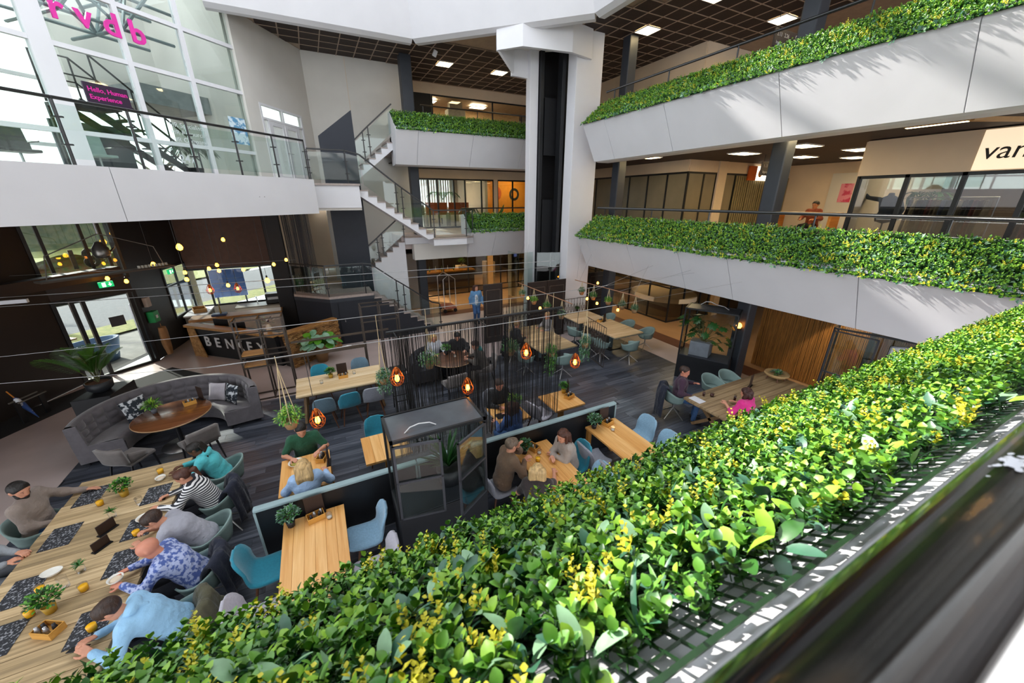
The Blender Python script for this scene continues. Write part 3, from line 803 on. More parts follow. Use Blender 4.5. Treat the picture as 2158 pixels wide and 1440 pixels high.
for i in range(len(oc) - 1):
    a, b = oc[i], oc[i + 1]
    cp.extrude([(a[0], a[1], 9.25), (b[0], b[1], 9.25), (b[0], b[1], CZ), (a[0], a[1], CZ)], (.05, .14, 0))
cp.extrude([(-2.15, -.1, 9.25), (-1.3, .55, 8.9), (-1.3, .55, CZ), (-2.15, -.1, CZ)], (.14, .05, 0))
cp.extrude([(-1.3, .55, 8.85), (-.4, .6, 8.85), (-.4, .6, CZ), (-1.3, .55, CZ)], (.0, .1, 0))
cp.build('canopy', white, lt)
cz = MB().prism([(-2.1, -.05), (-1.6, -.7), (.0, -.95), (.9, -.75), (1.05, -.4), (-.4, .6), (-1.3, .55)], 9.62, 9.7).build('canopy_top', white_wall, lt)
cw = tag(MB().box((0, 0, 0), (.14, .1, .2)).build('spotlight', white, bevel=.02, loc=(4.9, 15.7, 9.9)), 'small white spotlight fixed near the dark ceiling column', 'spotlight')
cw.rotation_euler = (.4, .3, .2)

for k, x_ in enumerate((-2.6, -4.4, -6.2)):  # glowing panels added to brighten the office, no lamps known there
    p_ = GW(x_, 11.38, -1.6); light_panel(p_, ['right', 'middle', 'left'][k] + ' added glow panel brightening the upper left office', emit('office_fill_panel', 'FFFFFF', 14) if k == 0 else MATS['office_fill_panel'], 1.2, 1.2)
# ------------------------------------------------------------------ shop fronts: north side
glazing(2, 'black framed shop front of the ground floor bar behind the stairs', (4.4, 20.0), (12.8, 20.0), [0, .35, 2.78], [0, .19, .36, .51, .60, .74, .87, 1], black_steel, pane_dark)
tag(MB().bb(-.16, .16, -.06, .06, 0, 2.8).build('pier', tan_wall, loc=(8.75, 19.95, 0)), 'tan pier between the panes of the ground floor bar', 'pier')
glazing(3, 'black framed office glazing of the first floor behind the landing', (4.4, 20.0), (9.05, 20.0), [L1, 6.0], [0, .23, .33, .52, .65, .85, 1], black_steel, pane_m, .07)
glazing(4, 'glazing in front of the orange office wall', (9.3, 20.0), (13.0, 20.0), [L1, 6.0], [0, .25, .5, .75, 1], black_steel, pane_m, .07)
glazing(5, 'second floor office window behind the lift', (5.95, 20.0), (12.2, 20.0), [L2, 9.62], [0, .5, 1], black_steel, pane_m, .06)
struct(MB().bb(4.3, 13.2, 19.95, 20.1, 6.0, 6.41).build('wall_north_a', cream)); struct(MB().bb(4.3, 13.2, 19.95, 20.1, 9.62, CZ).build('wall_north_b', cream))
struct(MB().bb(4.3, 5.9, 19.96, 20.05, L2, 9.62).build('wall_north_c', black_matte))
struct(MB().bb(9.06, 9.29, 19.95, 20.1, L1, 6.0).build('wall_north_d', cream))
glazing(14, 'second floor office glazing facing the right hedge', (13.0, 10.8), (13.0, 19.8), [L2, 9.2], even(7), black_steel, pane_m, .06)
glazing(15, 'second floor office glazing turning the right corner', (13.0, 10.8), (20.8, 10.8), [L2, 9.2], even(6), black_steel, pane_m, .06)
struct(MB().bb(16.4, 16.5, 11.5, 20, L2, CZ).build('wall_right_h', mat('warm_back_wall', 'C9A063', .8)))
light_panel((14.6, 13.0, 9.9), 'lit panel inside the second floor corner office', lamp_white, .9, .9)
light_panel((14.6, 16.0, 9.9), 'lit panel deep inside the second floor corner office', lamp_white, .9, .9)
# rooms
warm_wall = mat('warm_office_wall', 'D8B788', .8)
struct(MB().bb(4.3, 13, 24.5, 24.6, L2, CZ).build('wall_office_a', warm_wall)); struct(MB().bb(8.6, 8.75, 20.1, 24.5, L1, 6.4).build('wall_office_b', cream))
orange_m = mat('orange_wall', 'E88F1C', .7, var=.04)
ow = struct(MB().bb(9.0, 13, 22.2, 22.3, L1, 6.4).build('wall_orange', orange_m), 'orange office wall with a painted tulip')
tg = mat('tulip_green', '2F5A2C', .7); tor = mat('tulip_orange', 'C95A14', .7); blk = mat('logo_black', '2A2A1C', .6)
MB().prism([(0, 0)] + [(0, 0)], 0, 0) if False else None
def disc(c, rx, rz, n=20, a0=0, a1=2 * math.pi): return [(c[0] + rx * math.cos(a0 + (a1 - a0) * i / n), c[1], c[2] + rz * math.sin(a0 + (a1 - a0) * i / n)) for i in range(n)]
MB().extrude(disc((10.35, 22.18, 5.35), .22, .36), (0, .01, 0)).build('tulip_flower', tor, ow)
MB().extrude([(10.33, 22.18, 5.0), (10.37, 22.18, 5.0), (10.37, 22.18, 4.2), (10.33, 22.18, 4.2)], (0, .01, 0)).build('tulip_stem', tg, ow)
MB().extrude([(10.35, 22.17, 4.2), (10.05, 22.17, 4.95), (10.0, 22.17, 4.6), (10.25, 22.17, 3.9)], (0, .01, 0)).build('tulip_leaf', tg, ow)
MB().extrude([(10.35, 22.17, 4.2), (10.75, 22.17, 4.75), (10.7, 22.17, 4.4), (10.45, 22.17, 3.9)], (0, .01, 0)).build('tulip_leaf', tg, ow)
lg = MB()
for i in range(20):
    a, b = i * math.pi / 10, (i + 1) * math.pi / 10
    lg.quad((11.45 + .34 * math.cos(a), 22.18, 5.3 + .36 * math.sin(a)), (11.45 + .34 * math.cos(b), 22.18, 5.3 + .36 * math.sin(b)), (11.45 + .2 * math.cos(b), 22.18, 5.3 + .22 * math.sin(b)), (11.45 + .2 * math.cos(a), 22.18, 5.3 + .22 * math.sin(a)))
lg.build('round_emblem', blk, ow)
# bright office window with blinds behind the first floor
bw = glazing(6, 'daylit office window with vertical blinds', (4.4, 25.2), (8.5, 25.2), [L1 + .9, 6.2], even(5), white, pane_m, .06)
bl = mat('blind_white', 'E8ECEA', .7)
b = thing('window_blind', 'white vertical blinds at the first floor office window', 'blind', (4.4, 25.1, L1 + .9))
for i in range(26): MB().bb(i * .155, i * .155 + .10, 0, .01, 0, 1.7).build('slat', bl, b)
struct(MB().bb(4.3, 8.6, 25.15, 25.25, L1, L1 + .9).build('wall_office_c', cream))
dsk = mat('desk_screen_rust', 'A5542E', .8); dgr = mat('desk_grey', '6B6660', .7)
for k, x_ in enumerate((5.0, 6.3, 7.6)):
    t = thing('desk_divider', ['grey desk divider next to the dark landing column', 'rust desk divider in the middle of the first floor office', 'rust desk divider below the office palm'][k], 'divider', (x_, 21.6, L1))
    MB().bb(-.6, .6, -.03, .03, .6, 1.25).build('panel', dgr if k == 0 else dsk, t, bevel=.01)
    MB().bb(-.6, .6, .03, .8, .70, .74).build('desk_top', white, t)
    for q in (-.55, .55): MB().bb(q - .03, q + .03, -.03, .7, 0, .7).build('leg', steel, t)
light_panel((6.2, 21.5, 9.98), 'upper left lit panel inside the second floor office', lamp_white, .9, .5)
light_panel((6.6, 23.0, 9.98), 'lower left lit panel inside the second floor office', lamp_white, .9, .6)
light_panel((9.6, 21.5, 9.98), 'upper right lit panel inside the second floor office', lamp_white, .9, .5)
light_panel((9.6, 23.2, 9.98), 'lower right lit panel inside the second floor office', lamp_white, .9, .6)
light_panel((6.6, 22.2, 6.38), 'lit panel inside the first floor office', lamp_white, 1.2, .6)
light_panel((11.0, 21.2, 6.38), 'lit panel in front of the orange office wall', lamp_white, 1.2, .5)
light_panel((6.6, 22.4, 2.84), 'lit panel over the ground floor bar', lamp_warm, 1.2, .6)
light_panel((10.2, 22.4, 2.84), 'lit panel at the back of the ground floor bar', lamp_warm, 1.2, .6)
light_panel((10.0, 18.3, 2.84), 'lit panel over the walkway in front of the ground floor bar', lamp_warm, 1.2, .6)
light_panel((6.4, 18.3, 2.84), 'lit panel over the walkway behind the stairs', lamp_warm, 1.2, .6)
for k, y_ in enumerate((13.4, 9.3, 4.4)): light_panel((12.2, y_, 2.84), ['lit panel of the right walkway near the lift', 'lit panel of the right walkway before the dark glazing', 'lit panel of the right walkway before the bamboo screen'][k], lamp_warm, .6, .9)
acu = thing('ceiling_unit', 'grey boxy unit hanging in the second floor office', 'air conditioner', (8.0, 22.6, 9.1))
MB().bb(-.5, .5, -.3, .3, 0, .5).build('housing', mat('unit_grey', '8D8577', .6), acu, bevel=.05); MB().bb(-.35, .35, -.2, .2, .5, .85).build('duct', MATS['unit_grey'], acu)
# ground floor bar
t = thing('bar_counter', 'long dark bar counter with an amber lit top behind the glass', 'counter', (6.0, 21.4, 0))
MB().bb(-1.2, 2.2, -.3, .3, 0, 1.05).build('front', dark_brown, t); MB().bb(-1.25, 2.25, -.36, .36, 1.05, 1.12).build('top', mat('amber_top', 'C98A35', .35), t)
for k in range(6):
    x_ = 5.2 + k * .36
    b = tag(MB().lathe([(.0, 0), (.035, 0), (.035, .16), (.012, .22), (.012, .3), (0, .3)], 10).build('bottle', mat('bottle_glass_%d' % (k % 2), ['D8DAD0', '6A8A4A'][k % 2], .15), smooth=True, loc=(x_, 21.3, 1.12)), 'small bottle number in the row on the amber bar counter', 'bottle', 'bottles on the bar counter')
    b['label'] = ORD[k] + ' bottle from the left on the amber lit bar counter'
struct(MB().bb(4.3, 13, 24.9, 25.0, 0, 2.86).build('wall_bar', dark_brown), 'brown back wall of the bar')
for k, (x_, y_, h_) in enumerate(((7.7, 21.9, 1.25), (9.2, 21.2, 1.5))):
    t = thing('planter_cabinet', ['pale tall planter cabinet inside the bar, left one', 'pale tall planter cabinet inside the bar, right one'][k], 'planter', (x_, y_, 0))
    MB().bb(-.3, .3, -.3, .3, 0, h_).build('box', cream, t, bevel=.01)
    MB().bb(-.31, .31, -.31, -.305, h_ * .5, h_ * .5 + .015).build('seam', dark_brown, t)
t = thing('wall_screen', 'small bluish screen hanging in the bar', 'screen', (10.6, 20.4, 1.7))
MB().bb(-.12, .12, -.03, .03, 0, .7).build('frame', black_steel, t); MB().bb(-.1, .1, -.034, -.031, .08, .62).build('display', emit('screen_blue', '4A5CB0', 1.0), t)
t = thing('wine_rack', 'tall rack with lit glass shelves at the back of the bar', 'shelf', (11.6, 21.5, 0))
for q in (-.9, .9): MB().bb(q - .02, q + .02, .15, .19, 0, 2.3).build('post', black_steel, t)
for k in range(3): MB().bb(-.9, .9, -.15, .15, .8 + .6 * k, .83 + .6 * k).build('shelf', pane_green, t); MB().bb(-.9, .9, .15, .18, .78 + .6 * k, .85 + .6 * k).build('bracket', black_steel, t)

# ------------------------------------------------------------------ east side, ground floor
glazing(7, 'dark framed shop glazing of the right ground floor facing the tables', (13.0, 10.8), (13.0, 19.5), [0, 1.5, 2.84], [0, .13, .27, .42, .57, .72, .86, 1], black_steel, pane_dark)
gz = glazing(8, 'dark framed shop glazing of the right ground floor turning the corner', (13.0, 10.8), (20.5, 10.8), [0, 1.5, 2.84], [0, .12, .26, .34, .55, .78, 1], black_steel, pane_dark)
lm_ = mat('window_letter_cream', 'A89C84', .6)
lettering('OPLOSSINGEN', .34, lm_, Vector((-.03, 1.75, 1.78)), (0, -1, 0), (0, 0, 1), gz, 'window_lettering', .002, True)
lettering('VOOR', .34, lm_, Vector((.25, -.04, 1.78)), (1, 0, 0), (0, 0, 1), gz, 'window_lettering', .002, True)
lettering('BIJ', .3, lm_, Vector((-.03, 1.2, 2.2)), (0, -1, 0), (0, 0, 1), gz, 'window_lettering', .002, True)
tag(MB().bb(-.2, .2, -.1, .1, 0, 2.86).build('pier', tan_wall, loc=(15.9, 10.72, 0)), 'warm tan pier in the dark glazing on the right', 'pier')
rb = thing('reception_desk', 'brown curved desk behind the dark corner glazing', 'desk', (14.2, 12.2, 0))
MB().lathe([(.9, 0), (1.15, .7), (1.2, .75), (0, .75)], 28, (0, 0, 0), 0, 1, 1.2).build('body', dark_brown, rb, True); MB().lathe([(0, .75), (1.3, .75), (1.3, .95), (0, .95)], 28, (0, 0, 0), 0, 1, 1.2).build('top_band', cream, rb)
struct(MB().bb(16.8, 16.9, 10.9, 20, 0, 2.86).build('wall_shop_a', mat('olive_wall', '6E6144', .8)))
light_panel((14.4, 13.6, 2.84), 'lit panel inside the dark corner shop', lamp_warm, .6, .6)
bench = thing('high_bench', 'long dark bench table behind the dark glazing at right', 'table', (18.6, 12.6, 0))
MB().bb(-1.3, 1.3, -.3, .3, .95, 1.02).build('top', dark_brown, bench)
for q in (-1.2, 0, 1.2): MB().bb(q - .05, q + .05, -.25, .25, 0, .95).build('leg', dark_brown, bench)
# bamboo screen and the brown end wall
ba = mat('bamboo', 'A06C34', .5, var=.25, vs=30, stretch=(1, 1, .1))
bs = thing('bamboo_screen', 'wall screen of upright bamboo sticks behind the long table', 'screen', (12.0, 1.0, 0))
m = MB(); y_ = 0
while y_ < 5.4:
    r_ = random.uniform(.010, .018); m.tube([(random.uniform(-.01, .01), y_ + r_, .02), (random.uniform(-.01, .01), y_ + r_, 2.8 + random.uniform(-.05, .05))], r_, 6); y_ += 2 * r_ + random.uniform(.001, .010)
stuff(m.build('bamboo_sticks', ba, bs)); MB().bb(.04, .1, 0, 5.4, 0, 2.85).build('backing', dark_brown, bs)
glazing(10, 'dark doorway pane in the bamboo screen', (11.9, 2.2), (11.9, 3.7), [.25, 2.7], [0, 1], black_steel, pane_dark, .08)
sp_d = bpy.data.lights.new('added_bamboo_spot', 'SPOT'); sp_d.energy = 110; sp_d.spot_size = R(60); sp_d.color = (1, .82, .55); sp_d.shadow_soft_size = .06  # added spot, makes the warm patch the sun does not reach
wash = thing('ceiling_spot', 'small added spot brightening the bamboo screen', 'spotlight', (10.9, 4.0, 2.8))
MB().lathe([(.05, 0), (.06, .06), (0, .06)], 12).build('housing', white, wash, True)
so = bpy.data.objects.new('spot_beam', sp_d); COL.objects.link(so); so.parent = wash; so.location = (0, 0, -.02)
so.rotation_euler = Vector((1.0, .1, -1.9)).to_track_quat('-Z', 'Y').to_euler()
tag(MB().bb(-.12, .12, -.2, .2, 0, .07).build('emergency_light', white, bevel=.01, loc=(9.8, 4.7, 2.78)), 'white emergency light box under the right balcony', 'emergency light')
tag(MB().bb(-.12, .12, -.2, .2, 0, .07).build('emergency_light', white, bevel=.01, loc=(9.7, 7.8, 6.3)), 'white emergency light box under the second floor balcony', 'emergency light')

# ------------------------------------------------------------------ east side, first and second floor
blind_pane = mat('screened_pane', '7F7661', .35, var=.08, vs=1.5)
def solid_glazing(n, label, p0, p1, zs, cols, m=blind_pane): return glazing(n, label, p0, p1, zs, cols, black_steel, m, .07)
solid_glazing(11, 'black framed frosted office glazing of the first floor, long side', (13.0, 10.8), (13.0, 17.2), [L1, 6.0], [0, .15, .31, .48, .66, .84, 1])
solid_glazing(12, 'black framed frosted office glazing of the first floor, short side', (13.0, 10.8), (14.6, 10.8), [L1, 6.0], [0, .55, 1])
solid_glazing(13, 'olive strip glazing right of the tan office pier', (15.1, 10.8), (20.8, 10.8), [L1, 6.0], [0, .12, .28, .42, .55, .68, .8, 1])
ss_ = thing('slat_curtain', 'olive vertical slat curtain behind the first floor glazing', 'curtain', (15.8, 10.76, L1))
for i in range(34): MB().bb(i * .14, i * .14 + .07, -.03, -.01, .05, 2.3).build('slat', mat('olive_slat', '8C815F', .7), ss_)
struct(MB().bb(12.95, 13.15, 10.8, 19.9, 6.0, 6.41).build('wall_right_a', cream)); struct(MB().bb(13.0, 21, 10.76, 10.9, 6.0, 6.41).build('wall_right_b', cream))
struct(MB().bb(14.6, 15.1, 10.7, 10.9, L1, 6.41).build('wall_right_c', cream))
struct(MB().bb(19.5, 19.65, 5.4, 10.8, L1, 6.41).build('wall_right_d', cream), 'back wall of the first floor recess')
# direction signs
signm = mat('sign_aubergine', '2B2630', .5); sw = mat('sign_letter_white', 'CFCFD4', .5)
def dsign(loc, label, l1, l2, hl=.63):
    t = thing('direction_sign', label, 'sign', loc)
    MB().bb(-.55, .55, -.02, .02, 0, .42).build('board', signm, t)
    lettering(l1, .13, sw, (-.47, -.024, .25), (1, 0, 0), (0, 0, 1), t, 'lettering', .002)
    lettering(l2, .11, sw, (-.47, -.024, .07), (1, 0, 0), (0, 0, 1), t, 'lettering', .002)
    m = MB()
    for q in (.1, .21, .32): m.tube([(.42 + .04 * math.cos(a), -.024, q + .045 * math.sin(a)) for a in np.linspace(0, 6.28, 9)[:-1]], .009, 5, closed=True)
    m.build('pictogram', sw, t)
    for q in (-.45, .45): MB().tube([(q, 0, .42), (q, 0, hl)], .008, 6).build('hanger', black_steel, t)
    return t
dsign((14.4, 8.6, 5.78), 'dark direction sign hanging over the first floor walkway', '1.13   1.25', 'Ingang  receptie')
dsign((12.6, 7.9, 8.95), 'dark direction sign hanging over the second floor walkway', '2.13   2.26', 'Ingang', 1.1)
t = thing('shop_sign', 'small lit sign with a logo over the first floor office', 'sign', (16.4, 10.7, 5.75))
MB().bb(0, .5, -.06, 0, 0, .55).build('orange_field', mat('sign_orange', 'B5531A', .6), t); MB().bb(.52, 1.9, -.06, 0, 0, .55).build('white_field', emit('sign_white_lit', 'FFF2DC', 1.2), t)
lettering('provisioning', .17, mat('sign_grey', '7A6F66', .5), (.98, -.064, .2), (1, 0, 0), (0, 0, 1), t, 'lettering', .002)
MB().extrude(disc((.75, -.065, .28), .13, .15), (0, .003, 0)).build('logo_mark', mat('logo_orange', 'D08A2A', .6), t)
# shop with the name band
sf = thing('boutique', 'boutique front with a pale name band reading van de', 'shop front', (13.0, 5.4, L1))
MB().bb(-.12, .12, -8, 0, 1.97, 2.78).build('name_band', cream, sf)
MB().bb(-.135, -.12, -8, -1.98, 1.99, 2.76).build('lit_name_panel', emit('name_panel_lit', 'FFE9C8', .55), sf)
lettering('van de', .47, mat('letter_black', '1B1714', .5), (-.14, -2.05, 2.2), (0, -1, 0), (0, 0, 1), sf, 'lettering', .006, False, .1)
for k in range(7):
    y_ = -k * .95
    MB().bb(-.05, .05, y_ - .04, y_ + .04, 0, 1.97).build('mullion', black_steel, sf)
    MB().bb(-.006, .006, y_ - .91, y_ - .04, .08, 1.92).build('pane', glass('shop_pane', (.8, .82, .8), .16) if k == 0 else MATS['shop_pane'], sf)
MB().bb(-.05, .05, -7, 0, 1.9, 1.97).build('head_rail', black_steel, sf); MB().bb(-.05, .05, -7, 0, 0, .08).build('foot_rail', black_steel, sf)
MB().bb(.0, 6, .0, .08, 0, 2.78).build('side_wall', cream, sf)
MB().bb(5.5, 5.6, -8, 0, 0, 2.78).build('back_wall', mat('shop_back', '6A5B4C', .8), sf)
gcols = ['2A2C34', '3B3430', '6E2F2C', '8C7A5E', '44524E', 'B8A98C', '1E2026', '7C6654', '4A5872']
n_ = 0
for rr, (x_, y0_, cnt_) in enumerate(((14.0, 4.6, 16), (14.6, 2.9, 14))):
    rk = thing('clothes_rail', ['clothes rail nearest the boutique corner', 'clothes rail deeper in the boutique'][rr], 'clothes rail', (x_, y0_, L1))
    MB().tube([(0, 0, 0), (0, 0, 1.45), (0, -1.5, 1.45), (0, -1.5, 0)], .018, 8).build('frame', steel, rk)
    for k in range(cnt_):
        g_ = tag(MB().grid(lambda u, v: Vector(((u - .5) * (.30 + .22 * (1 - v)) , .02 * math.sin(u * 9 + k) , -.95 * (1 - v) - .04 * abs(u - .5))), 7, 5).build('garment', mat('garment_%s' % gcols[(k * 5 + rr) % 9], gcols[(k * 5 + rr) % 9], .85), loc=(x_, y0_ - .06 - k * 1.4 / cnt_, L1 + 1.4)), ORD[k] + ' ' + {'2A2C34': 'navy', '3B3430': 'dark brown', '6E2F2C': 'wine red', '8C7A5E': 'khaki', '44524E': 'moss grey', 'B8A98C': 'sand', '1E2026': 'black', '7C6654': 'tan', '4A5872': 'blue-grey'}[gcols[(k * 5 + rr) % 9]] + ' garment on the ' + ['front', 'deeper'][rr] + ' boutique rail', 'garment', 'garments on the boutique rails')
        sd = g_.modifiers.new('thick', 'SOLIDIFY'); sd.thickness = .025
# dress form silhouettes and counter
for k, (x_, y_) in enumerate(((13.7, 4.9), (13.8, 1.6))):
    mq = thing('mannequin', ['dark mannequin in a grey jacket at the boutique corner', 'dark mannequin deep in the boutique window'][k], 'mannequin', (x_, y_, L1), R(90))
    MB().lathe([(.02, .0), (.14, .0), (.13, .02), (.015, .04), (.015, .8), (.15, .85), (.17, .95), (.13, 1.1), (.17, 1.3), (.19, 1.42), (.06, 1.5), (.05, 1.56), (0, 1.57)], 16, (0, 0, 0), 0, 1.2, .8).build('torso_stand', mat('jacket_slate', '4B5566', .8), mq, True)
    MB().tube([(.2, 0, 1.4), (.45, .05, 1.45), (.62, .1, 1.62)], [.06, .05, .04], 8).build('arm', MATS['jacket_slate'], mq, True)
    MB().tube([(-.2, 0, 1.4), (-.33, .05, 1.15), (-.3, .1, .9)], [.06, .05, .04], 8).build('arm', MATS['jacket_slate'], mq, True)
light_panel((15.0, 3.5, 6.38), 'lit panel inside the boutique', lamp_white, 1.2, 1.2)
t = thing('ceiling_light', 'angular wooden lit ceiling light before the boutique', 'ceiling light', (10.4, 3.1, 6.3))
m = MB(); m.bar((0, .75, 0), (0, -.1, 0), .12, .06); m.bar((0, -.1, 0), (1.2, -.7, 0), .12, .06); m.build('frame', mat('lamp_wood', 'B98F5C', .5), t)
m = MB(); m.bar((0, .73, -.032), (0, -.08, -.032), .08, .006); m.build('diffuser', lamp_warm, t)
# low wooden table and red-brown armchair in the recess
t = thing('counter_table', 'amber wooden counter in the first floor recess', 'table', (14.3, 7.1, L1)); wd_ = wood('amber_wood', 'A86F2C', 'C2883C', .4)
MB().bb(-.3, .3, -.9, .9, .95, 1.02).build('top', wd_, t); 
for q in (-.8, .8): MB().bb(-.25, .25, q - .04, q + .04, 0, .95).build('leg', wd_, t)
pw = struct(MB().bb(19.38, 19.48, 6.0, 9.0, L1 + .2, 6.0).build('wall_right_e', white_wall), 'pale shop wall with a pink poster')
MB().bb(19.36, 19.38, 7.6, 8.6, 4.9, 5.6).build('pink_poster', mat('poster_pink', 'D9879B', .6, col2='C43F62', thr=(.48, .55), vs=3, var=0), pw)
MB().bb(19.36, 19.38, 6.3, 7.2, 5.35, 5.65).build('lit_sign', emit('sign_lit_cream', 'FFEFD0', 1.5), pw)
struct(MB().bb(13.05, 13.2, 5.0, 10.8, L2, L2 + .2).build('trim_4', cream))
# second floor right: cream volume and lit strip of offices
struct(MB().bb(13.0, 21, 10.76, 10.95, 9.2, CZ).build('wall_right_f', cream)); struct(MB().bb(12.95, 13.1, 10.8, 20, 9.2, CZ).build('wall_right_g', cream))
# ------------------------------------------------------------------ dark entrance hall under the platform
dkw = mat('entrance_dark_wall', '221D1C', .55, var=.1, vs=1.5)
def wallseg(name, p0, p1, z0, z1, m, th=.15, label=None):
    p0, p1 = Vector((*p0, 0)), Vector((*p1, 0)); d = (p1 - p0).normalized(); n = Vector((-d.y, d.x, 0))
    return struct(MB().extrude([p0 + Vector((0, 0, z0)), p1 + Vector((0, 0, z0)), p1 + Vector((0, 0, z1)), p0 + Vector((0, 0, z1))], n * th).build(name, m), label)
ZC = 4.64
slab('ceiling', [(-9.2, 3.2), (.15, 12.45), (.15, 19.2), (-5.2, 19.2), (-5.8, 15.8), (-7.2, 14.9), (-9.6, 9.0)], ZC, ZC + .02, mat('dark_soffit', '4A362D', .6), 'dark brown soffit above the reception')
wallseg('wall_left', (-9.6, 6.9), (-6.6, 14.36), 0, ZC, dkw, label='black-brown entrance wall')
wallseg('wall_left_b', (-5.28, 15.5), (-4.95, 17.2), 0, ZC, dkw); wallseg('wall_left_c', (-4.95, 17.2), (-4.7, 18.9), 2.75, ZC, dkw); wallseg('wall_left_d', (-4.95, 17.2), (-4.7, 18.9), 0, .95, dkw)
wallseg('wall_left_e', (-4.7, 18.9), (-1.3, 18.9), 2.45, ZC, mat('reception_brown', '5C4136', .6)); wallseg('wall_left_f', (-4.7, 18.9), (-1.3, 18.9), 0, .9, white_wall)
wallseg('wall_left_g', (-1.3, 18.9), (.7, 18.2), 0, ZC, cream, label='cream wall behind the string curtain')
EN = Vector((-6.6, 14.36, 0)); EX = Vector((-5.28, 15.5, 0)); ed = (EX - EN).normalized(); eL = (EX - EN).length; en = Vector((ed.y, -ed.x, 0))
ent = glazing(16, 'glass entrance door with black frame', (-6.6, 14.36), (-5.28, 15.5), [0, 2.42], [0, .2, .33, .93, 1], black_steel, pane_m, .085, .1, nm='door_2')
MB().extrude([ed * .95 + Vector((0, 0, 1.42)) + en * .06, ed * 1.3 + Vector((0, 0, 1.42)) + en * .06, ed * 1.3 + Vector((0, 0, 1.72)) + en * .06, ed * .95 + Vector((0, 0, 1.72)) + en * .06], en * .004).build('notice', mat('notice_dark', '3A3B40', .5), ent)
MB().bar(ed * 1.5 + en * .1 + Vector((0, 0, .4)), ed * 1.5 + en * .1 + Vector((0, 0, 2.0)), .03, .03).build('pull_handle', steel, ent)
wallseg('wall_left_h', (-6.6, 14.36), (-5.28, 15.5), 2.42, 2.78, dark_brown)
tw = glazing(17, 'window band above the entrance door with the house number', (-6.6, 14.36), (-5.28, 15.5), [2.78, ZC], [0, .16, .62, .85, 1], black_steel, pane_m, .07)
num = mat('number_grey', '5B5650', .6)
me = text_mesh('81', .72, .01, True); me.materials.clear(); me.materials.append(num)
# the number is read from the street, so it shows mirrored inside
X_, Y_ = -ed, Vector((0, 0, 1)); Z_ = X_.cross(Y_); M_ = Matrix((X_, Y_, Z_)).transposed().to_4x4(); M_.translation = ed * (eL * .74) + en * -.03 + Vector((0, 0, .42))
me.transform(M_); obj('house_number', me, tw)
t = thing('exit_sign', 'green emergency exit sign above the glass door', 'sign', EN + ed * 1.12 + en * .22 + Vector((0, 0, 2.62)), math.atan2(ed.y, ed.x))
MB().bb(-.16, .16, -.03, .03, 0, .16).build('box', emit('exit_green', '12A862', .9), t, bevel=.005, seg=1)
m = MB(); m.extrude([(.06, -.034, .13), (.06, -.034, .08), (.03, -.034, .08), (.075, -.034, .03), (.12, -.034, .08), (.09, -.034, .08), (.09, -.034, .13)], (0, .002, 0))
m.extrude([(-.1, -.034, .02), (-.02, -.034, .02), (-.02, -.034, .14), (-.1, -.034, .14)], (0, .002, 0)); m.build('pictogram', emit('exit_white', 'F4FFF6', 1.4), t)
t2 = dup(t, Vector((-4.82, 17.6, 2.5)), R(80), 'small green exit sign above the side door')
glazing(18, 'side window band beside the reception', (-4.95, 17.2), (-4.7, 18.9), [.95, 2.1, 2.75], [0, .5, 1], black_steel, pane_m, .06)
glazing(19, 'reception window to the street with a blue panel outside', (-4.7, 18.9), (-1.3, 18.9), [.9, 2.45], [0, .18, .72, 1], black_steel, pane_m, .07)
bpn = thing('tiled_screen', 'blue tiled screen standing outside the reception window', 'screen', (-3.6, 19.7, -.02))
for i in range(4):
    for j in range(3): MB().bb(-.6 + .3 * i + .006, -.3 + .3 * i - .006, -.05, .05, 1.1 + .39 * j + .006, 1.49 + .39 * j - .006).build('tile', mat('blue_tarpaulin', '44609A', .6, var=.06), bpn)
MB().bb(-.6, .6, -.03, .03, 1.1, 2.27).build('backing', white, bpn)
for q in (-.5, .5): MB().bb(q - .03, q + .03, -.03, .03, 0, 1.1).build('leg', black_steel, bpn)
column(-1.35, 16.9, 0, ZC, 'black pillar at the right end of the reception', .55, black_matte)
# black string curtain by the half landing
def string_curtain(label, p0, p1, z0, z1, n, m, w=.006, rail=True, clump=.5):
    p0, p1 = Vector((*p0, 0)), Vector((*p1, 0)); t = thing('string_curtain', label, 'curtain', p0 + Vector((0, 0, z0))); d = p1 - p0
    vs = []; fs = []; H = z1 - z0
    u = 0
    cs = [random.random() for _ in range(14)]
    for i in range(n):
        s = random.random()
        if random.random() < clump: s = min(1, max(0, random.choice(cs) + random.gauss(0, .035)))
        s2 = min(1, max(0, s + random.gauss(0, .006)))
        o_ = random.uniform(-.02, .02)
        a, b = p0 * 0 + d * s, d * s2; k = len(vs); dn = d.normalized() * w / 2; nn = Vector((-dn.y, dn.x, 0))
        off = nn.normalized() * o_
        for e, z in ((a, H), (b, random.uniform(0, .05))):
            vs += [e + off + dn + Vector((0, 0, z)), e + off - nn + Vector((0, 0, z)), e + off - dn + nn + Vector((0, 0, z))]
        fs += [(k, k + 1, k + 4, k + 3), (k + 1, k + 2, k + 5, k + 4), (k + 2, k, k + 3, k + 5)]
    stuff(MB().add(vs, fs).build('strings', m, t))
    if rail: MB().tube([Vector((0, 0, H + .015)), d + Vector((0, 0, H + .015))], .022, 10).build('curtain_rail', black_steel, t)
    return t
string_black = mat('string_black', '121214', .7)
string_curtain('grey-black string curtain hanging beside the half landing', (-1.0, 17.0), (-.1, 16.2), 2.2, ZC, 240, mat('string_grey', '3C3C40', .6), .009)
string_curtain('short string curtain under the half landing rail', (-1.0, 15.6), (.08, 14.42), 1.84, 2.8, 170, string_black, .006, False)

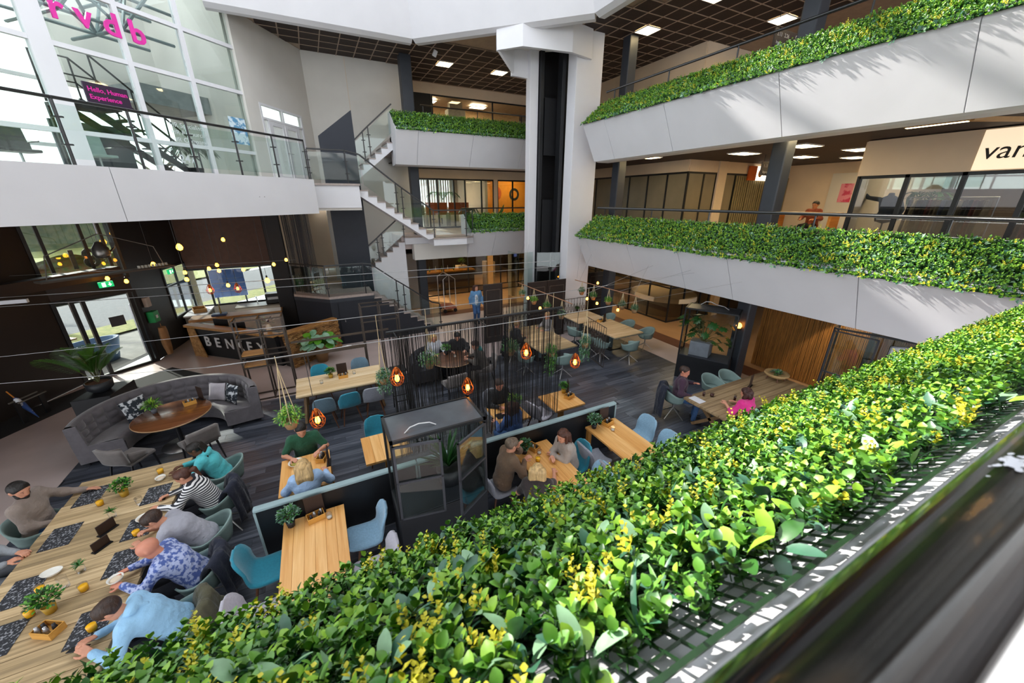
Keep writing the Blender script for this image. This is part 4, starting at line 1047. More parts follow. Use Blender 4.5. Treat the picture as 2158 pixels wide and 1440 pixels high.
# ------------------------------------------------------------------ reception desk and stone-clad planter
oak = wood('oak_edge', '9C6F3C', 'B98A52', .4)
bark = mat('wood_offcut', '8A6238', .75, col2='B98C58', var=0, vs=9)
bd = mat('board_black', '1A1B1E', .5)
D0, D1 = Vector((-4.25, 15.5, 0)), Vector((-1.62, 13.05, 0)); dd = (D1 - D0).normalized(); dn = Vector((dd.y, -dd.x, 0)); dl = (D1 - D0).length
if dn.y > 0: dn = -dn
rd = thing('reception_desk', 'black reception desk lettered BENKEY with an oak top', 'desk', D0)
MB().extrude([Vector((0, 0, 0)) - dn * .1, dd * dl - dn * .1, dd * dl + Vector((0, 0, 1.02)), Vector((0, 0, 1.02))], -dn * .5).build('body', bd, rd)
MB().extrude([dd * -.1 + Vector((0, 0, 1.02)) + dn * .08, dd * (dl + .05) + Vector((0, 0, 1.02)) + dn * .08, dd * (dl + .05) + Vector((0, 0, 1.10)) + dn * .08, dd * -.1 + Vector((0, 0, 1.10)) + dn * .08], -dn * .3).build('oak_top', oak, rd, bevel=.008)
lw_ = mat('letter_white', 'D9D9DB', .5)
for k, ch in enumerate('BENKEY'): lettering(ch, .46, lw_, dd * (.62 + .45 * k) + dn * .025 + Vector((0, 0, .44)), dd, (0, 0, 1), rd, 'letter', .01, True)
MB().extrude([dn * .02, dd * .55 + dn * .02, dd * .3 + Vector((0, 0, 1.0)) + dn * .02, Vector((0, 0, 1.0)) + dn * .02], dn * .03).build('wood_clad_corner', bark, rd)
bk = thing('back_counter', 'wooden back counter of the reception', 'counter', (-4.3, 16.1, 0))
MB().bb(0, 2.7, 0, .5, 0, 1.0).build('body', mat('counter_white', 'D8D4CC', .6), bk); MB().bb(-.05, 2.75, -.05, .55, 1.0, 1.1).build('top', oak, bk, bevel=.01)
wk = thing('kitchen_counter', 'pale kitchen counter with taps behind the reception', 'counter', (-3.2, 17.7, 0))
MB().bb(0, 1.8, 0, .6, 0, .95).build('body', white_wall, wk); MB().bb(-.05, 1.85, -.05, .65, .95, 1.0).build('top', mat('grey_top', '8C8780', .4), wk)
for q in (.7, 1.2): MB().tube([(q, .3, 1.0), (q, .3, 1.3), (q, .15, 1.36), (q, .05, 1.3)], .016, 8).build('tap', chrome, wk, True)
cf = thing('coffee_machine', 'black coffee machine on the kitchen counter', 'coffee machine', (-1.9, 17.95, 1.0))
MB().bb(-.28, .28, -.2, .25, 0, .42).build('housing', black_steel, cf, bevel=.03); MB().bb(-.2, .2, -.28, -.2, .2, .3).build('brew_head', steel, cf)
lc = thing('side_counter', 'white cupboard with box by the side window', 'cupboard', (-4.45, 17.3, 0))
MB().bb(-.3, .35, 0, 1.3, 0, .92).build('body', mat('cup_grey', '6A655F', .6), lc); MB().bb(-.33, .38, -.03, 1.33, .92, .97).build('top', white, lc)
bx = thing('carton', 'low cardboard tray on the cupboard by the side window', 'box', (-4.4, 17.9, .97), .3)
MB().bb(-.2, .2, -.3, .3, 0, .02).build('base', mat('cardboard', 'A9824F', .8), bx)
for a in ((-.2, -.18, -.3, .3), (.18, .2, -.3, .3)): MB().bb(*a, .02, .14).build('side', MATS['cardboard'], bx)
for a in ((-.18, .18, -.3, -.28), (-.18, .18, .28, .3)): MB().bb(*a, .02, .14).build('side', MATS['cardboard'], bx)
tr = thing('blue_tray', 'small blue tray with cactus on the reception counter', 'tray', (-3.5, 16.35, 1.1))
MB().bb(-.22, .22, -.14, .14, 0, .07).build('tray', mat('tray_blue', '2B3F66', .5), tr, bevel=.01); MB().tube([(.05, 0, .07), (.05, .02, .4)], [.03, .012], 8).build('cactus', mat('straw', '8E7A3E', .7), tr)
for k, (a, q) in enumerate(((.9, .45), (1.7, .4))):
    p = D0 + dd * a - dn * q
    mn = thing('monitor', ['black monitor at the left desk place', 'black monitor at the right desk place'][k], 'monitor', p + Vector((0, 0, .78)), math.atan2(dd.y, dd.x) + .1)
    MB().bb(-.28, .28, -.015, .015, .12, .46).build('screen', black_steel, mn, bevel=.006); MB().bb(-.03, .03, -.02, .03, 0, .14).build('stand', steel, mn); MB().bb(-.12, .12, -.08, .08, -.02, 0).build('foot', steel, mn)
# planter wing clad with wood offcuts
W0, W1 = Vector((-1.45, 13.1, 0)), Vector((.2, 14.2, 0)); wd2 = (W1 - W0).normalized(); wn = Vector((wd2.y, -wd2.x, 0)); wl2 = (W1 - W0).length
pw_ = thing('clad_planter', 'low wall clad with split wood offcuts and an oak edge', 'planter', W0)
MB().extrude([wn * .35, wd2 * wl2 * .98 + wn * .05, wd2 * wl2 + Vector((0, 0, 1.0)), Vector((0, 0, 1.0))], -wn * .35).build('core', dark_brown, pw_)
MB().extrude([wd2 * -.05 + wn * .05 + Vector((0, 0, 1.0)), wd2 * (wl2 + .02) + wn * .05 + Vector((0, 0, 1.0)), wd2 * (wl2 + .02) + wn * .05 + Vector((0, 0, 1.07)), wd2 * -.05 + wn * .05 + Vector((0, 0, 1.07))], -wn * .25).build('oak_edge', oak, pw_, bevel=.006)
m = MB()
for j in range(30):
    z = j * .034 + .01; s = -random.random() * .1
    while s < wl2:
        L = random.uniform(.08, .28); f = 1 - z / 1.0
        o_ = wn * (.05 + .32 * f * (1 - max(s, 0) / wl2) + random.uniform(0, .05))
        a = max(s, 0); b = min(s + L, wl2)
        if b - a > .03: m.box(wd2 * (a + b) / 2 + o_ + Vector((0, 0, z)), (b - a - .005, .07, .03), rz=math.atan2(wd2.y, wd2.x))
        s += L
stuff(m.build('wood_offcuts', plank_mat('wood_offcut_mix', ['3E2A18', '7A542C', 'A67A48', 'CDA672'], .7), pw_))

# ------------------------------------------------------------------ small things in the hall
t = thing('first_aid_box', 'green defibrillator box on the dark post by the door', 'first aid box', (-5.2, 15.78, 1.25), R(79))
MB().bb(-.15, .15, -.2, 0, 0, .36).build('box', mat('aid_green', '1E8A4A', .45), t, bevel=.02); MB().bb(-.05, .05, -.205, -.2, .13, .23).build('emblem', white, t)
MB().bb(-.1, .1, -.12, 0, .52, .82).build('grey_unit', mat('unit_beige', 'A79A90', .6), t, bevel=.01)
t = thing('paper_bag', 'crumpled brown paper bag hanging below the green box', 'bag', (-5.12, 15.8, .1), R(79))
def bagf(u, v):
    a = u * 2 * math.pi; r_ = .10 + .07 * math.sin(v * 2.6) + .02 * math.sin(5 * a + 6 * v)
    return Vector((r_ * math.cos(a), r_ * .6 * math.sin(a) - .12, v * .95))
MB().grid(bagf, 16, 9, cu=True).build('bag_body', mat('kraft_paper', '9A744E', .85, bump=.4, bs=18), t, True)
MB().tube([(-.03, -.12, .95), (0, -.12, 1.08), (.03, -.12, .95)], .006, 5).build('handle', MATS['kraft_paper'], t)
t = thing('wall_tablet', 'silver steel letter panel on the entrance wall at the left edge', 'panel', (-7.45, 12.05, .85), R(68))
MB().bb(-.5, .5, -.06, 0, 0, .8).build('panel', steel, t, bevel=.01); MB().bb(-.45, -.1, -.065, -.06, .1, .7).build('pane', cream, t)
t = thing('umbrella_stand', 'black steel umbrella stand by the entrance wall', 'stand', (-6.75, 12.35, 0), R(68))
for x_ in (-.25, .25): MB().bar((x_, 0, 0), (x_, 0, .55), .03, .1).build('leg', black_steel, t)
for q in (-.1, .1): MB().bar((-.3, q, .56), (.3, q, .56), .03, .025).build('rail', mat('rack_grey', '6C6A66', .5), t)
t = thing('umbrella', 'folded blue and white umbrella in the stand', 'umbrella', (-6.72, 12.32, .012))
MB().lathe([(.008, 0), (.015, .08), (.06, .45), (.045, .62), (.015, .66), (0, .66)], 10).build('canopy', mat('umbrella_blue', '33508E', .7, col2='E4E6EA', thr=(.5, .52), vs=4, var=0), t, True)
MB().tube([(0, 0, .66), (0, 0, .86)], .013, 8).build('handle', mat('umbrella_handle', 'C57A25', .5), t); t.rotation_euler = (.12, -.28, 0)
tag(MB().bb(-.3, .3, -.04, .04, 0, .08).build('ceiling_spot', white, loc=(-6.1, 11.9, 2.9)), 'small white fitting under the beam by the entrance wall', 'lamp')
bm = tag(MB().bar((-8.7, 9.2, 0), (-5.3, 15.0, 0), .3, .28).build('beam', dark_brown, loc=(0, 0, 3.05)), 'dark brown beam crossing in front of the entrance', 'beam')

# ------------------------------------------------------------------ street outside
pav = mat('paving_grey', '716F6B', .85, var=.12, vs=4); asp = mat('asphalt', '55565A', .9); grassm = mat('verge_grass', '5A6430', .9, col2='7E7A48', var=0, vs=8)
struct(MB().prism([(-6.7, 14.6), (-4.9, 19.1), (-4.9, 40), (-60, 40), (-60, 2), (-10, 6.5)], -.12, -.02).build('floor_outside', pav), 'paved forecourt outside')
su = Vector((1, 1.1, 0)).normalized(); sv = Vector((-su.y, su.x, 0))
def strip(name, o0, o1, z, m, label):
    c = Vector((-6, 15, 0))
    return struct(MB().prism([tuple((c + sv * o + su * s)[:2]) for o, s in ((o0, -40), (o0, 40), (o1, 40), (o1, -40))], z - .02, z).build(name, m), label)
strip('floor_road', 6, 12, .0, asp, 'asphalt street outside'); strip('floor_verge_far', 22, 160, .08, grassm, 'grassland far across the street'); strip('floor_verge', 12.2, 22, .1, grassm, 'grass verge across the street'); strip('floor_verge_near', 4.2, 5.8, .06, grassm, 'grass strip by the pavement')

tag(MB().grid(lambda u, v: Vector((-7 + 34 * u, 1.1 * math.sin(v * math.pi) * (1 + .15 * math.sin(u * 90)), .0 + 1.5 * v * (1 + .12 * math.sin(u * 61 + v * 4)))), 90, 5).build('hedge_row', mat('street_hedge', '4E5A30', .9, col2='6E4A30', var=0, vs=3, bump=.8, bs=9), loc=Vector((-6, 15, 0)) + sv * 20 - su * 14), 'long clipped hedge row across the street', 'hedge').rotation_euler = (0, 0, math.atan2(su.y, su.x))
tag(MB().grid(lambda u, v: Vector((-30 + 90 * u, 2.2 * math.sin(v * math.pi) * (1 + .2 * math.sin(u * 70)), 5.5 * v * (1 + .22 * math.sin(u * 47 + v * 3) + .1 * math.sin(u * 131)))), 140, 6).build('tree_belt', mat('tree_belt_green', '2F3A22', .95, col2='4A4A30', var=0, vs=2, bump=.9, bs=6), loc=Vector((-6, 15, .05)) + sv * 42 - su * 18), 'dark belt of shrubs far behind the street', 'shrubs').rotation_euler = (0, 0, math.atan2(su.y, su.x))
barkm = mat('tree_bark', '6B6350', .9, bump=.5, bs=14)
for k, (o_, s_) in enumerate(((5.0, -3.2), (13.5, 3.5), (14.0, -7.0), (4.9, 6.0))):
    t = thing('street_tree', ['slim tree trunk left outside the entrance', 'bare tree across the street in the middle', 'bare tree across the street at left', 'bare tree beyond the reception window'][k], 'tree', Vector((-6, 15, .05)) + sv * o_ + su * s_)
    MB().tube([(0, 0, -.07), (.05, 0, 2.5), (0, .1, 6.0)], [.2, .16, .1], 8).build('trunk', barkm, t, True)
    for i in range(26):
        a = random.random() * 6.28; z = random.uniform(2.8, 6.0); L = random.uniform(1.0, 2.6); MB().tube([(0, 0, z), (math.cos(a) * L * .5, math.sin(a) * L * .5, z + L * .45), (math.cos(a) * L, math.sin(a) * L, z + L * 1.1)], [.05, .03, .008], 5).build('branch', barkm, t)
def car(o_, s_, m, label):
    t = thing('car', label, 'car', Vector((-6, 15, .02)) + sv * o_ + su * s_, math.atan2(su.y, su.x))
    MB().extrude([(-2.1, -.85, .3), (2.1, -.85, .3), (2.15, -.85, .75), (1.3, -.85, .85), (.7, -.85, 1.4), (-1.2, -.85, 1.45), (-1.9, -.85, .95), (-2.15, -.85, .8)], (0, 1.7, 0)).build('body', m, t, bevel=.08, seg=3)
    for q in (-.86, .855): MB().extrude([(1.1, q, .9), (.6, q, 1.33), (-1.1, q, 1.36), (-1.6, q, .92)], (0, .01, 0)).build('side_window', black_steel, t)
    MB().extrude([(1.33, -.7, .86), (1.33, .7, .86), (.74, .62, 1.38), (.74, -.62, 1.38)], (.02, 0, .02)).build('windscreen', black_steel, t)
    for x_ in (-1.35, 1.35):
        for q in (-.87, .87): MB().lathe([(0, -.1), (.31, -.1), (.33, 0), (.31, .1), (0, .1)], 18).build('wheel', black_steel, t, loc=(x_, q, .31)).rotation_euler = (R(90), 0, 0)
car(7.4, -2.6, mat('car_red', 'A8343A', .3), 'red car passing on the street'); car(9.8, -8.2, mat('car_white', 'D8DADC', .3), 'white car parked across the street')
pt = thing('picnic_bench', 'wooden picnic bench on the forecourt', 'bench', Vector((-6, 15, -.02)) + sv * 2.6 - su * .6, .9)
MB().bb(-.9, .9, -.35, .35, .72, .77).build('top', oak, pt)
for q in (-.7, .7): MB().bb(-.9, .9, q - .13, q + .13, .42, .46).build('seat', oak, pt)
for q in (-.65, .65): MB().bar((q, -.75, 0), (q, -.2, .72), .08, .06).build('leg', oak, pt); MB().bar((q, .75, 0), (q, .2, .72), .08, .06).build('leg', oak, pt); MB().bar((q, -.7, .4), (q, .7, .4), .06, .06).build('brace', oak, pt)
tb = thing('trough', 'blue trough outside the glass door', 'planter', Vector((-6, 15, -.02)) + sv * 1.5 + su * .2, .8)
MB().lathe([(0, 0), (.38, 0), (.5, .75), (.46, .75), (.36, .06), (0, .06)], 20, (0, 0, 0), 0, 1.5, .8).build('tub', mat('tub_blue', '4A6A8C', .5), tb, True)
# ------------------------------------------------------------------ furniture materials
oak_top = plank_mat('honey_oak_stave', ['C98C46', 'D69C56', 'E0AB68', 'EBBC7C'], .35, 'y')
oak_leg = wood('oak_leg', 'A8702F', 'C08A48', .45, along='z')
old_x = plank_mat('weathered_plank_x', ['7E6B50', '9C8662', 'BCA27A', 'D6BE96'], .6, 'x')
pale_x = plank_mat('pale_pine_plank', ['B89A70', 'C9AC80', 'D8BF98', 'E4D0AE'], .55, 'x')
walnut_leg = wood('walnut_leg', '4A2C1C', '64402A', .45, along='z')
teal = mat('fabric_teal', '1F7F96', .85, var=.08, vs=40, bump=.15, bs=300, sheen=.3)
sky_f = mat('fabric_sky', '7FA3BC', .85, var=.08, vs=40, bump=.15, bs=300, sheen=.3)
grey_f = mat('fabric_grey', '8A8D98', .85, var=.08, vs=40, bump=.15, bs=300, sheen=.3)
lilac_f = mat('fabric_pale_grey', 'ACAAB6', .85, var=.08, vs=40, bump=.15, bs=300, sheen=.3)
steelblue_f = mat('fabric_steel_blue', '647F90', .85, var=.08, vs=40, bump=.15, bs=300, sheen=.3)
sage = mat('moulded_sage', '7C928F', .6, var=.05, vs=6)
sofa_f = mat('sofa_grey', '5E5A5F', .9, var=.12, vs=9, bump=.1, bs=200, sheen=.4)
dchair_f = mat('dining_grey', '6E6866', .9, var=.08, vs=12, sheen=.3)
blackwood = mat('black_wood', '17161A', .45)

def shell_mesh(m):
    prof = [(-.23, .455, .36), (-.20, .45, .43), (-.05, .432, .46), (.10, .435, .46), (.19, .47, .46), (.235, .56, .45), (.265, .68, .44), (.285, .77, .42), (.298, .83, .37), (.304, .862, .28), (.306, .872, .16)]
    n = len(prof)
    def f(u, v):
        i = min(int(v * (n - 1) + 1e-6), n - 2); t = v * (n - 1) - i
        y, z, w_ = [prof[i][k] * (1 - t) + prof[i + 1][k] * t for k in range(3)]
        s = (u - .5) * 2; e = s * s
        return Vector((s * w_ / 2, y - .07 * e * min(1, max(0, (v - .3) / .3)) * (1 - min(1, max(0, (v - .6) / .35))), z + .045 * e * max(0, 1 - v / .5)))
    return MB().grid(f, 9, 28).mesh('shell', m, True)
def make_shell_chair(m):
    t = thing('shell_chair', 'x', 'chair')
    s = obj('upholstered_shell', shell_mesh(m), t)
    sd = s.modifiers.new('thick', 'SOLIDIFY'); sd.thickness = .035; sd.offset = -1
    for sx_ in (-1, 1):
        for sy_ in (-1, 1):
            MB().tube([(sx_ * .13, sy_ * .11 + .02, .43), (sx_ * .215, sy_ * .21 + .02, 0)], [.02, .011], 8).build('leg', walnut_leg, t)
    return t
shell_protos = {}
def shell_chair(kind, x, y, rz, label, group='shell chairs of the restaurant'):
    m = {'teal': teal, 'sky': sky_f, 'grey': grey_f, 'pale': lilac_f, 'steel': steelblue_f}[kind]
    if kind not in shell_protos: shell_protos[kind] = o = make_shell_chair(m)
    else: o = dup(shell_protos[kind])
    o.location = (x, y, .011); o.rotation_euler = (0, 0, rz); o['label'] = label
    return o
N_, S_, E_, W_x = 0, math.pi, -math.pi / 2, math.pi / 2   # direction the chair's back points: north, south, east, west (front is opposite)

def make_tub(swivel=False):
    t = thing('tub_chair', 'x', 'chair')
    def f(u, v):
        a = (u - .5) * 2 * R(142); c = math.cos(a)
        top = .62 + .17 * max(0, c) ** 1.0 + .03 * (1 - abs(c))
        zb = .45; z = zb + (top - zb) * v
        fl = .21 + .055 * v
        return Vector((math.sin(a) * fl * 1.06, c * fl + .0, z))
    b = MB().grid(f, 25, 6).build('back_shell', sage, t, True); s = b.modifiers.new('thick', 'SOLIDIFY'); s.thickness = .022
    MB().lathe([(0, .40), (.12, .40), (.2, .43), (.222, .47), (.2, .485), (0, .475)], 24, (0, 0, 0), 0, 1.04, 1).build('seat', sage, t, True)
    MB().tube([(0, 0, .40), (0, 0, .22)], .022, 10).build('stem', steel, t)
    for k in range(4):
        a = R(45 + 90 * k); MB().tube([(0, 0, .24), (.30 * math.cos(a), .30 * math.sin(a), .008)], [.014, .010], 8).build('leg', steel, t)
    return t
tub0 = None
def tub_chair(x, y, rz, label):
    global tub0
    if tub0 is None: tub0 = o = make_tub()
    else: o = dup(tub0)
    o.location = (x, y, .011); o.rotation_euler = (0, 0, rz); o['label'] = label; o['group'] = 'sage tub chairs'
    return o

def table(name, label, x0, x1, y0, y1, h, topm, staves, along, legs='block', th=.04, legm=None):
    cx, cy = (x0 + x1) / 2, (y0 + y1) / 2; w, d = x1 - x0, y1 - y0
    t = thing(name, label, 'table', (cx, cy, .011)); h = h - .011
    me = None
    for i in range(staves):
        if along == 'y':
            a = -w / 2 + w * i / staves
            if me is None: me = MB().bb(.001, w / staves - .001, -d / 2, d / 2, h - th, h).mesh('stave', topm)
            o = obj('stave', me, t, bevel=.002, seg=1); o.location = (a, 0, 0)
        else:
            a = -d / 2 + d * i / staves
            if me is None: me = MB().bb(-w / 2, w / 2, .003, d / staves - .003, h - th, h).mesh('plank', topm)
            o = obj('plank', me, t, bevel=.003, seg=1); o.location = (random.uniform(-.008, .008), a, random.uniform(-.0015, .0015))
    lm = legm or oak_leg
    MB().bb(-w / 2 + .06, w / 2 - .06, -d / 2 + .06, d / 2 - .06, h - th - .05, h - th).build('apron', lm, t)
    if legs == 'block':
        for sx_ in (-1, 1):
            for sy_ in (-1, 1): MB().box((sx_ * (w / 2 - .06), sy_ * (d / 2 - .06), (h - th) / 2), (.08, .08, h - th)).build('leg', lm, t, bevel=.004)
    elif legs == 'X':
        for e in (-1, 1):
            for q in (-1, 1):
                if w > d: MB().bar((e * (w / 2 - .35), q * (d / 2 - .1), .01), (e * (w / 2 - .35), -q * (d / 2 - .1), h - th), .07, .07).build('leg', lm, t)
                else: MB().bar((q * (w / 2 - .1), e * (d / 2 - .35), .01), (-q * (w / 2 - .1), e * (d / 2 - .35), h - th), .07, .07).build('leg', lm, t)
    elif legs == 'post':
        MB().bb(-.05, .05, -.05, .05, .03, h - th).build('post', lm, t); MB().bb(-.25, .25, -.25, .25, 0, .03).build('foot_plate', black_steel, t)
    elif legs == 'A':
        for e in (-1, 1):
            for q in (-1, 1): MB().bar((e * (w / 2 - .12) , q * (d / 2 - .05), 0), (e * (w / 2 - .2), q * (d / 2 - .2), h - th), .06, .08).build('leg', lm, t)
    return t
# the tables
old_leg = wood('old_beam', '6B5238', '856A4A', .6, along='z')
table('long_table', 'long weathered plank table with diners at the lower left', -3.95, -2.53, 2.4, 7.42, .76, old_x, 26, 'x', 'block', .05, old_leg)
table('oak_table', 'empty honey oak table at the dark partition with teal chair left', -1.03, -.25, 3.5, 5.03, .76, oak_top, 6, 'y')
table('oak_table', 'honey oak table in front where three people talk', 2.55, 3.3, 3.4, 5.03, .76, oak_top, 6, 'y')
table('oak_table', 'empty honey oak table at the right end of the dark partition', 4.2, 4.96, 3.2, 5.03, .76, oak_top, 6, 'y')
table('oak_table', 'small oak table where the man in green eats', -1.13, -.38, 5.6, 6.56, .76, oak_top, 5, 'y')
table('oak_table', 'small oak table half hidden by the glass display case', .16, .95, 5.8, 6.65, .76, oak_top, 5, 'y', 'post')
table('oak_table', 'small oak table with menu board right of the string curtain', 4.0, 4.78, 5.78, 6.52, .76, oak_top, 5, 'y', 'post')
table('oak_table', 'small oak table behind the string curtain with two guests', 2.72, 3.42, 5.85, 6.6, .76, oak_top, 5, 'y', 'post')
table('pine_table', 'pale plank table with six shell chairs before the steel racks', -.98, 1.02, 9.0, 10.05, .76, pale_x, 6, 'x', 'A', .04, old_leg)
table('plank_table', 'plank table with sage tub chairs near the hanging plants', 8.25, 9.5, 8.75, 10.45, .76, pale_x, 9, 'x', 'post', .04, mat('grey_green_steel', '5F7076', .5))
table('plank_table', 'plank table at the far end by the iron fence', 8.15, 9.45, 10.55, 12.0, .76, pale_x, 8, 'x', 'post', .04, MATS['grey_green_steel'])
table('plank_table', 'plank table behind the curtain under hanging planters', 5.45, 6.75, 8.75, 11.1, .76, old_x, 12, 'x', 'post', .04, MATS['grey_green_steel'])
tR = table('long_table', 'long rustic plank table by the bamboo screen', 6.95, 10.05, 3.95, 4.98, .76, plank_mat('rustic_grey_plank', ['5C4A36', '7A654A', '917A5A', 'A68E6C'], .6, 'x'), 7, 'x', 'X', .05, old_leg)
# chairs at the oak tables
shell_chair('teal', -1.22, 4.62, W_x, 'teal shell chair at the left of the empty front table')
shell_chair('sky', -.03, 4.6, E_, 'pale blue shell chair at the right of the empty front table')
shell_chair('pale', .0, 3.95, E_, 'pale grey shell chair just above the hedge, right of the front table')
shell_chair('pale', -1.22, 3.9, W_x, 'pale grey shell chair just above the hedge, left of the front table')
shell_chair('teal', 3.5, 4.5, E_, 'teal shell chair behind the woman in grey')
shell_chair('sky', 3.42, 3.85, E_, 'pale blue shell chair beside the teal one at the three-person table')
shell_chair('grey', 2.12, 4.6, W_x, 'grey shell chair of the man in the brown sweater')
shell_chair('teal', 2.2, 3.72, W_x + .7, 'teal shell chair of the blonde woman at the hedge')
shell_chair('grey', 4.0, 4.45, W_x, 'grey shell chair left of the right-hand empty table')
shell_chair('grey', 4.02, 3.85, W_x, 'grey shell chair nearest the hedge at the right-hand empty table')
shell_chair('sky', 5.2, 4.6, E_, 'pale blue shell chair right of the empty table, farther one')
shell_chair('sky', 5.16, 4.0, E_, 'pale blue shell chair right of the empty table, nearer one')
shell_chair('steel', -.42, 8.72, S_, 'steel blue shell chair at the pale plank table')
shell_chair('teal', .1, 8.74, S_ + .1, 'teal shell chair between two others at the pale plank table')
shell_chair('grey', .66, 8.76, S_ - .08, 'grey shell chair at the right of the pale plank table')
shell_chair('teal', -.45, 10.2, N_, 'teal shell chair behind the pale plank table')
shell_chair('steel', .55, 10.2, N_, 'blue shell chair behind the pale plank table at right')
shell_chair('teal', .5, 6.85, N_, 'teal shell chair behind the glass display case')
shell_chair('teal', .95, 5.6, S_, 'teal shell chair seen through the glass display case')
shell_chair('pale', 3.9, 6.25, W_x + .25, 'pale grey shell chair behind the string curtain')
shell_chair('grey', -.76, 6.85, N_, 'grey shell chair of the man in green')
shell_chair('steel', -.72, 5.52, S_, 'blue shell chair of the woman with long fair hair')
shell_chair('grey', 3.08, 6.85, N_, 'grey shell chair of the man in black')
shell_chair('steel', 2.95, 5.55, S_, 'blue shell chair of the woman behind the string curtain')
# sage tub chairs
for x_, y_, rz_, lb in ((-2.02, 6.98, E_, 'sage tub chair of the woman in the teal hoodie'), (-2.0, 6.25, E_, 'sage tub chair of the woman in stripes'), (-1.98, 5.5, E_, 'sage tub chair of the man in the grey shirt'), (-1.95, 4.82, E_, 'sage tub chair of the bald man'), (-1.98, 4.15, E_, 'sage tub chair of the man in the light blue hoodie'),
    (-4.22, 6.75, W_x, 'sage tub chair of the bearded man in taupe'), (-4.42, 5.85, W_x, 'sage tub chair of the man in the grey hoodie'), (-4.38, 5.2, W_x, 'empty sage tub chair at the left edge'),
    (8.45, 5.3, N_, 'left of two empty sage chairs behind the rustic table'), (9.05, 5.25, N_ - .1, 'right of two empty sage chairs behind the rustic table'), (7.15, 5.35, N_ + .9, 'sage tub chair of the man in purple'), (7.6, 3.72, S_, 'sage tub chair of the woman in pink'),
    (7.78, 10.3, W_x, 'sage chair farthest left at the plank tables'), (7.8, 9.5, W_x, 'second sage chair on the left of the plank tables'), (7.86, 8.95, W_x + .1, 'third sage chair on the left of the plank tables'), (8.55, 8.35, S_ + .15, 'sage chair at the near end of the plank table'),
    (9.85, 8.95, E_ - .2, 'sage chair at the near right corner of the plank table'), (9.85, 9.9, E_, 'sage chair half hidden behind the plank table'), (9.8, 10.9, E_, 'sage chair near the hanging bulbs'), (5.1, 9.1, W_x, 'sage chair behind the string curtain with a steel foot'), (5.2, 10.2, W_x, 'sage chair with a dark coat behind the curtain'), (6.0, 8.45, S_, 'sage chair at the near end of the curtained table')): tub_chair(x_, y_, rz_, lb)

# ------------------------------------------------------------------ grey dining chairs, booth sofas, round tables
def make_dining():
    t = thing('dining_chair', 'x', 'chair')
    MB().grid(lambda u, v: Vector(((u - .5) * .5, .20 + .07 * (1 - (2 * u - 1) ** 2) + .05 * v, .52 + .32 * v - .03 * (2 * u - 1) ** 2)), 11, 6).build('backrest', dchair_f, t, True).modifiers.new('thick', 'SOLIDIFY').thickness = .06
    MB().bb(-.25, .25, -.26, .22, .41, .49).build('seat', dchair_f, t, bevel=.03, seg=3)
    for sx_ in (-1, 1):
        MB().tube([(sx_ * .21, -.22, .42), (sx_ * .23, -.26, 0)], [.022, .014], 8).build('leg', blackwood, t)
        MB().tube([(sx_ * .21, .2, .6), (sx_ * .21, .18, .42), (sx_ * .24, .28, 0)], [.018, .022, .014], 8).build('leg', blackwood, t)
        MB().grid(lambda u, v: Vector((sx_ * (.26 + .01 * v), .2 - .3 * u, .49 + v * (.2 - .13 * u))), 6, 4).build('side_panel', dchair_f, t, True).modifiers.new('thick', 'SOLIDIFY').thickness = .04
    return t
dc = make_dining(); dc.location = (-3.75, 8.45, .011); dc.rotation_euler = (0, 0, S_ - .55); dc['label'] = 'grey dining chair with black legs left of the round brown table'
dup(dc, (-2.72, 8.5, .011), S_ + .6, 'grey dining chair with black legs right of the round brown table')
dup(dc, (3.75, 9.1, .011), E_ - .3, 'dark dining chair of the guest in the coat'); dup(dc, (2.65, 8.6, .011), S_ + .1, 'dark dining chair in front of the round table behind the curtain')
def round_table(label, x, y, r, topm, rim):
    t = thing('round_table', label, 'table', (x, y, .011))
    MB().lathe([(0, .715), (r - .03, .715), (r, .725), (r, .744), (r - .004, .749), (0, .749)], 48).build('top', topm, t, True)
    MB().lathe([(r - .002, .722), (r + .004, .724), (r + .004, .744), (r - .002, .746)], 48).build('rim', rim, t, True)
    MB().tube([(0, 0, .04), (0, 0, .72)], .045, 14).build('post', blackwood, t); MB().lathe([(.36, 0), (.36, .01), (.1, .035), (.05, .1), (0, .1)], 32).build('foot', steel, t, True)
    return t
brown_top = wood('brown_gloss_top', '5E3A22', '74482C', .22, coat=.3); rim_m = wood('rim_oak', 'A5835C', 'B89670', .5)
round_table('round glossy brown table at the curved grey sofa', -3.28, 9.38, .66, brown_top, rim_m); round_table('round brown table behind the string curtain', 2.95, 9.55, .6, wood('dark_round_top', '4A2F20', '5E3E2A', .4), rim_m)
